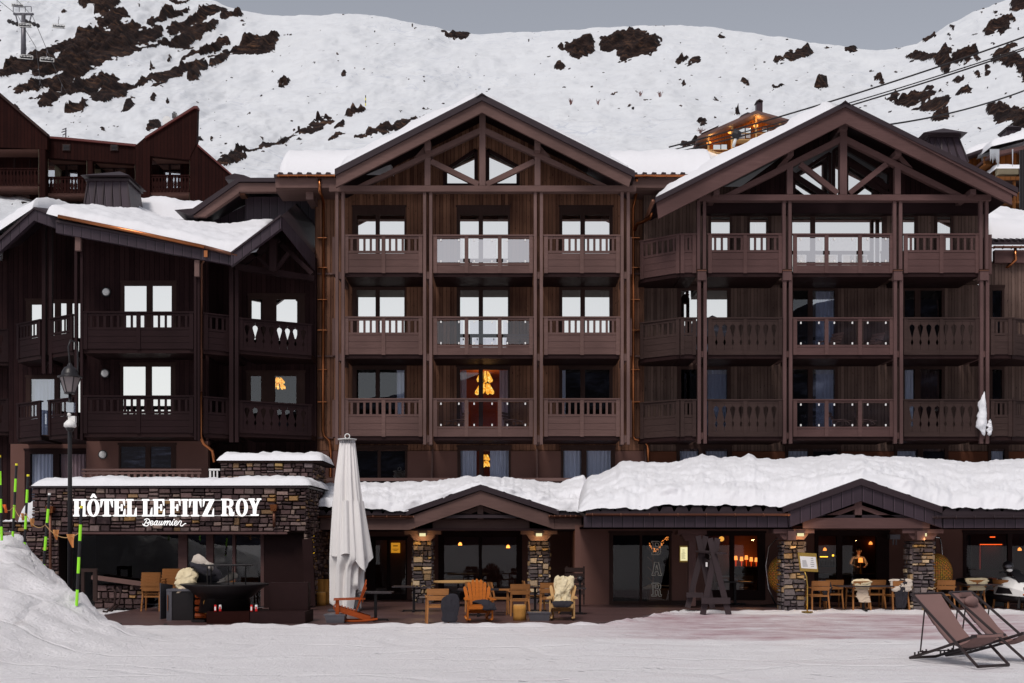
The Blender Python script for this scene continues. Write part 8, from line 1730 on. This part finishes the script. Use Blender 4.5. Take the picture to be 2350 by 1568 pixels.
# ---------------------------------------------------------------- loungers in the foreground
def lounger(px, py, rz, lab, pillow=False):
    Yc = gy(py, 0); t = empty('sun_lounger', (0,0,0), lab, 'deck chair', 'brown mesh deck chairs in the snow'); m = M['lframe']; w = .35; r = .025
    A_t, A_b, B_f, B_b = (0,.85,1.16), (0,-.62,.03), (0,-.52,.52), (0,.95,.03)
    for s in (-1,1):
        MB().tube([(s*w,A_t[1],A_t[2]),(s*w,A_b[1],A_b[2])], r, 8).build('long_rail', m, t); MB().tube([(s*(w-.05),B_f[1],B_f[2]),(s*(w-.05),.35,.22),(s*(w-.05),B_b[1],B_b[2])], r, 8).build('seat_rail', m, t)
        MB().tube([(s*(w+.03),.52,.90),(s*(w+.03),.62,.16)], .013, 8).build('prop', m, t)
        for k in range(4): MB().box(s*(w-.05)-.008, s*(w-.05)+.008, .55+k*.09, .575+k*.09, .14-k*.025, .215-k*.025).build('notch', m, t)
    MB().tube([(-w,*A_b[1:]),(w,*A_b[1:])], r, 8).build('foot_bar', m, t); MB().tube([(-w+.05,*B_b[1:]),(w-.05,*B_b[1:])], r, 8).build('foot_bar', m, t); MB().tube([(-w,*A_t[1:]),(w,*A_t[1:])], r*.9, 8).build('top_bar', m, t); MB().tube([(-w-.02,*B_f[1:]),(w+.02,*B_f[1:])], .027, 10).build('front_bar', m, t); MB().tube([(-w-.03,.62,.17),(w+.03,.62,.17)], .011, 8).build('prop_bar', m, t)
    ctr = [(.86,1.18),(.70,1.00),(.50,.78),(.28,.54),(.06,.36),(-.14,.32),(-.34,.40),(-.50,.52),(-.55,.545),(-.56,.50)]
    def S(u, v, o=0):
        f = v*(len(ctr)-1); i = min(int(f), len(ctr)-2); g_ = f-i; a, b_ = ctr[i], ctr[i+1]
        return ((-.30+.60*u)*(1-.04*math.sin(math.pi*v)), a[0]+(b_[0]-a[0])*g_, a[1]+(b_[1]-a[1])*g_-.03*math.sin(math.pi*u)*math.sin(math.pi*v)-o)
    MB().grid(lambda u, v: S(u,v), 12, 36).grid(lambda u, v: S(u,v,.006), 12, 36).build('sling', M['taupe'], t, True)
    MB().grid(lambda u, v: (S(u,v*.28)[0]*1.0, S(u,v*.28)[1]+.012, S(u,v*.28)[2]-.012), 8, 8).build('hem_fold', M['taupe'], t, True)
    if pillow: MB().ball((0,.64,1.0), (.20,.075,.10), 18, 10).build('pillow', M['taupe'], t, True); MB().box(-.17, .17, .74, .76, 1.08, 1.16).build('pillow_strap', M['taupe'], t)
    t.location = (X(px,Yc), Yc, ground_at(X(px,Yc),Yc)); t.rotation_euler.z = R(rz); return t
M['lframe'] = m_plain('dark_brown_frame', (.022,.012,.012), .4, 0, .1, 3, .4)
def ground_at(x, y): return float(ground_h(np.array([x]), np.array([y]))[0])+.005
lounger(2213, 1524, 25, 'nearest brown mesh deck chair, fully seen, without a pillow')
lounger(2306, 1516, 37, 'brown mesh deck chair with a pillow, cut by the right edge', True)
# ---------------------------------------------------------------- snowmobile at the right edge
def snowmobile():
    x0, Y = X(2325,35.2), 35.2; t = empty('snowmobile', (x0,Y,0), 'white and black snowmobile with orange bumper parked at the right edge', 'snowmobile'); rz = 28
    def L(p): a = R(rz); return (x0+p[0]*math.cos(a)-p[1]*math.sin(a), Y+p[0]*math.sin(a)+p[1]*math.cos(a), p[2])
    def loc_(mb): mb.v = [L(p) for p in mb.v]; return mb
    def hull(secs, n_=14):     # secs: (y, zc, halfwidth, halfheight)
        mb = MB(); mb.grid(lambda u, v: (lambda s: (s[2]*math.copysign(abs(math.cos(2*math.pi*u))**.7, math.cos(2*math.pi*u)), s[0], s[1]+s[3]*math.copysign(abs(math.sin(2*math.pi*u))**.8, math.sin(2*math.pi*u))))([np.interp(v, np.linspace(0,1,len(secs)), [q_[k] for q_ in secs]) for k in range(4)]), 28, 24); return loc_(mb)
    def facet(pts, fs): return loc_(MB().add(pts, fs))
    # angular nose: flat facets meeting in creases
    R_ = [(-.80,.10,.46,.60),(-.62,.30,.42,.74),(-.30,.40,.44,.90),(.05,.40,.46,1.0),(.45,.30,.46,.92)]
    v = []; 
    for y, w_, zl, zh in R_: v += [(-w_,y,zl),(-w_*1.02,y,(zl+zh)/2),(-w_*.55,y,zh),(w_*.55,y,zh),(w_*1.02,y,(zl+zh)/2),(w_,y,zl)]
    fs = [(i*6+k, i*6+k+1, i*6+k+7, i*6+k+6) for i in range(4) for k in range(5)]+[(0,1,2,3,4,5),(29,28,27,26,25,24)]
    facet(v, fs).build('hood', M['white'], t)
    for s in (-1,1): facet([(s*.10,-.80,.57),(s*.30,-.66,.60),(s*.28,-.63,.71),(s*.12,-.72,.68),(s*.10,-.78,.55),(s*.30,-.62,.58),(s*.28,-.58,.70),(s*.12,-.66,.66)], [(0,1,2,3),(4,5,6,7),(0,1,5,4),(1,2,6,5),(2,3,7,6),(3,0,4,7)]).build('headlight', M['black'], t); facet([(s*.405,-.30,.50),(s*.415,.3,.50),(s*.41,.2,.70),(s*.415,-.2,.66)], [(0,1,2,3)]).build('side_panel', M['black'], t)
    facet([(-.14,-.70,.665),(.14,-.70,.665),(.20,-.05,.99),(-.20,-.05,.99)], [(0,1,2,3)]).build('hood_scoop', M['black'], t)
    hull([(-.74,.38,.2,.1),(-.4,.36,.36,.14),(.2,.38,.36,.18),(.8,.42,.26,.16)]).build('belly', M['black'], t, True)
    hull([(.4,.8,.15,.1),(.8,.82,.2,.12),(1.6,.86,.2,.1),(2.0,.84,.16,.06)]).build('seat', M['black'], t, True)
    loc_(MB().box(-.22, .22, .5, 2.1, .08, .38)).build('track', M['black'], t)
    loc_(MB().add([(-.25,-.42,.84),(.25,-.42,.84),(.20,-.02,1.22),(-.20,-.02,1.22),(-.25,-.38,.84),(.25,-.38,.84),(.20,.02,1.22),(-.20,.02,1.22)], [(0,1,2,3),(4,5,6,7),(0,1,5,4),(1,2,6,5),(2,3,7,6),(3,0,4,7)])).build('windscreen', M['black'], t)
    loc_(MB().tube([(-.30,-.6,.48),(-.27,-.86,.52),(.27,-.86,.52),(.30,-.6,.48)], .03, 8)).build('bumper', M['flagr'], t, True); loc_(MB().tube([(-.12,-.84,.5),(-.2,-.6,.3)], .025, 8).tube([(.12,-.84,.5),(.2,-.6,.3)], .025, 8)).build('bumper_stay', M['flagr'], t)
    for s in (-1,1):
        loc_(MB().box(s*.46-.07, s*.46+.07, -1.25, .05, .03, .06).add([(s*.46-.07,-1.25,.03),(s*.46+.07,-1.25,.03),(s*.46+.05,-1.5,.18),(s*.46-.05,-1.5,.18),(s*.46-.07,-1.25,.06),(s*.46+.07,-1.25,.06),(s*.46+.05,-1.5,.2),(s*.46-.05,-1.5,.2)], [(0,1,2,3),(4,5,6,7),(0,1,5,4),(1,2,6,5),(2,3,7,6),(3,0,4,7)])).build('ski', M['black'], t)
        loc_(MB().tube([(s*.46,-.55,.07),(s*.34,-.5,.42)], .04, 8).tube([(s*.2,-.45,.35),(s*.46,-.5,.16)], .025, 6)).build('ski_strut', M['iron'], t)
        loc_(MB().tube([(s*.05,-.02,1.08),(s*.36,.06,1.14),(s*.45,.12,1.12)], .018, 8)).build('handlebar', M['iron'], t)
    a = L((-.22,.0,1.32)); h1 = empty('helmet', a, 'black helmet with grey visor perched on the snowmobile handlebar', 'helmet'); MB().ball(a, (.15,.17,.16), 20, 12).build('shell', M['black'], h1, True); MB().ball((a[0]-.04,a[1]-.12,a[2]-.0), (.11,.07,.06), 14, 8).build('visor', M['steel'], h1, True); MB().ball((a[0],a[1]-.10,a[2]-.12), (.09,.08,.05), 12, 8).build('chin_guard', M['white'], h1, True)
snowmobile()

lb = bpy.data.lights.new('dining_lamp_light','POINT'); lb.energy = 12; lb.color = (1,.42,.12); lb.shadow_soft_size = .2; lo = bpy.data.objects.new('dining_lamp_light', lb); C.objects.link(lo); lo.location = (X(1712,YH+4.2), YH+4.0, 1.75)

for i, (px, py, Yo, lab) in enumerate(((1640,1262,3.0,'faint warm pendant behind the A-frame trestle'),(1893,1262,4.4,'small warm pendant over the bar bottles'),(1998,1248,4.6,'small warm pendant at the right end of the bar window'),(2340,1262,3.2,'small warm pendant in the rightmost window'),(1056,1250,3.2,'left warm pendant inside the middle porch window'),(1166,1256,3.0,'right warm pendant inside the middle porch window'))):
    Y = YH+Yo; x, z = X(px,Y), Z(py,Y); t = empty('pendant_lamp', (x,Y,z), lab, 'lamp', 'small warm pendants seen through the ground floor glass'); MB().lathe([(.07,z-.03),(.05,z+.05),(.015,z+.08)], x, Y, 12).build('shade', M['glow'], t); MB().tube([(x,Y,z+.08),(x,Y,z+.4)], .006, 5).build('cord', M['black'], t)
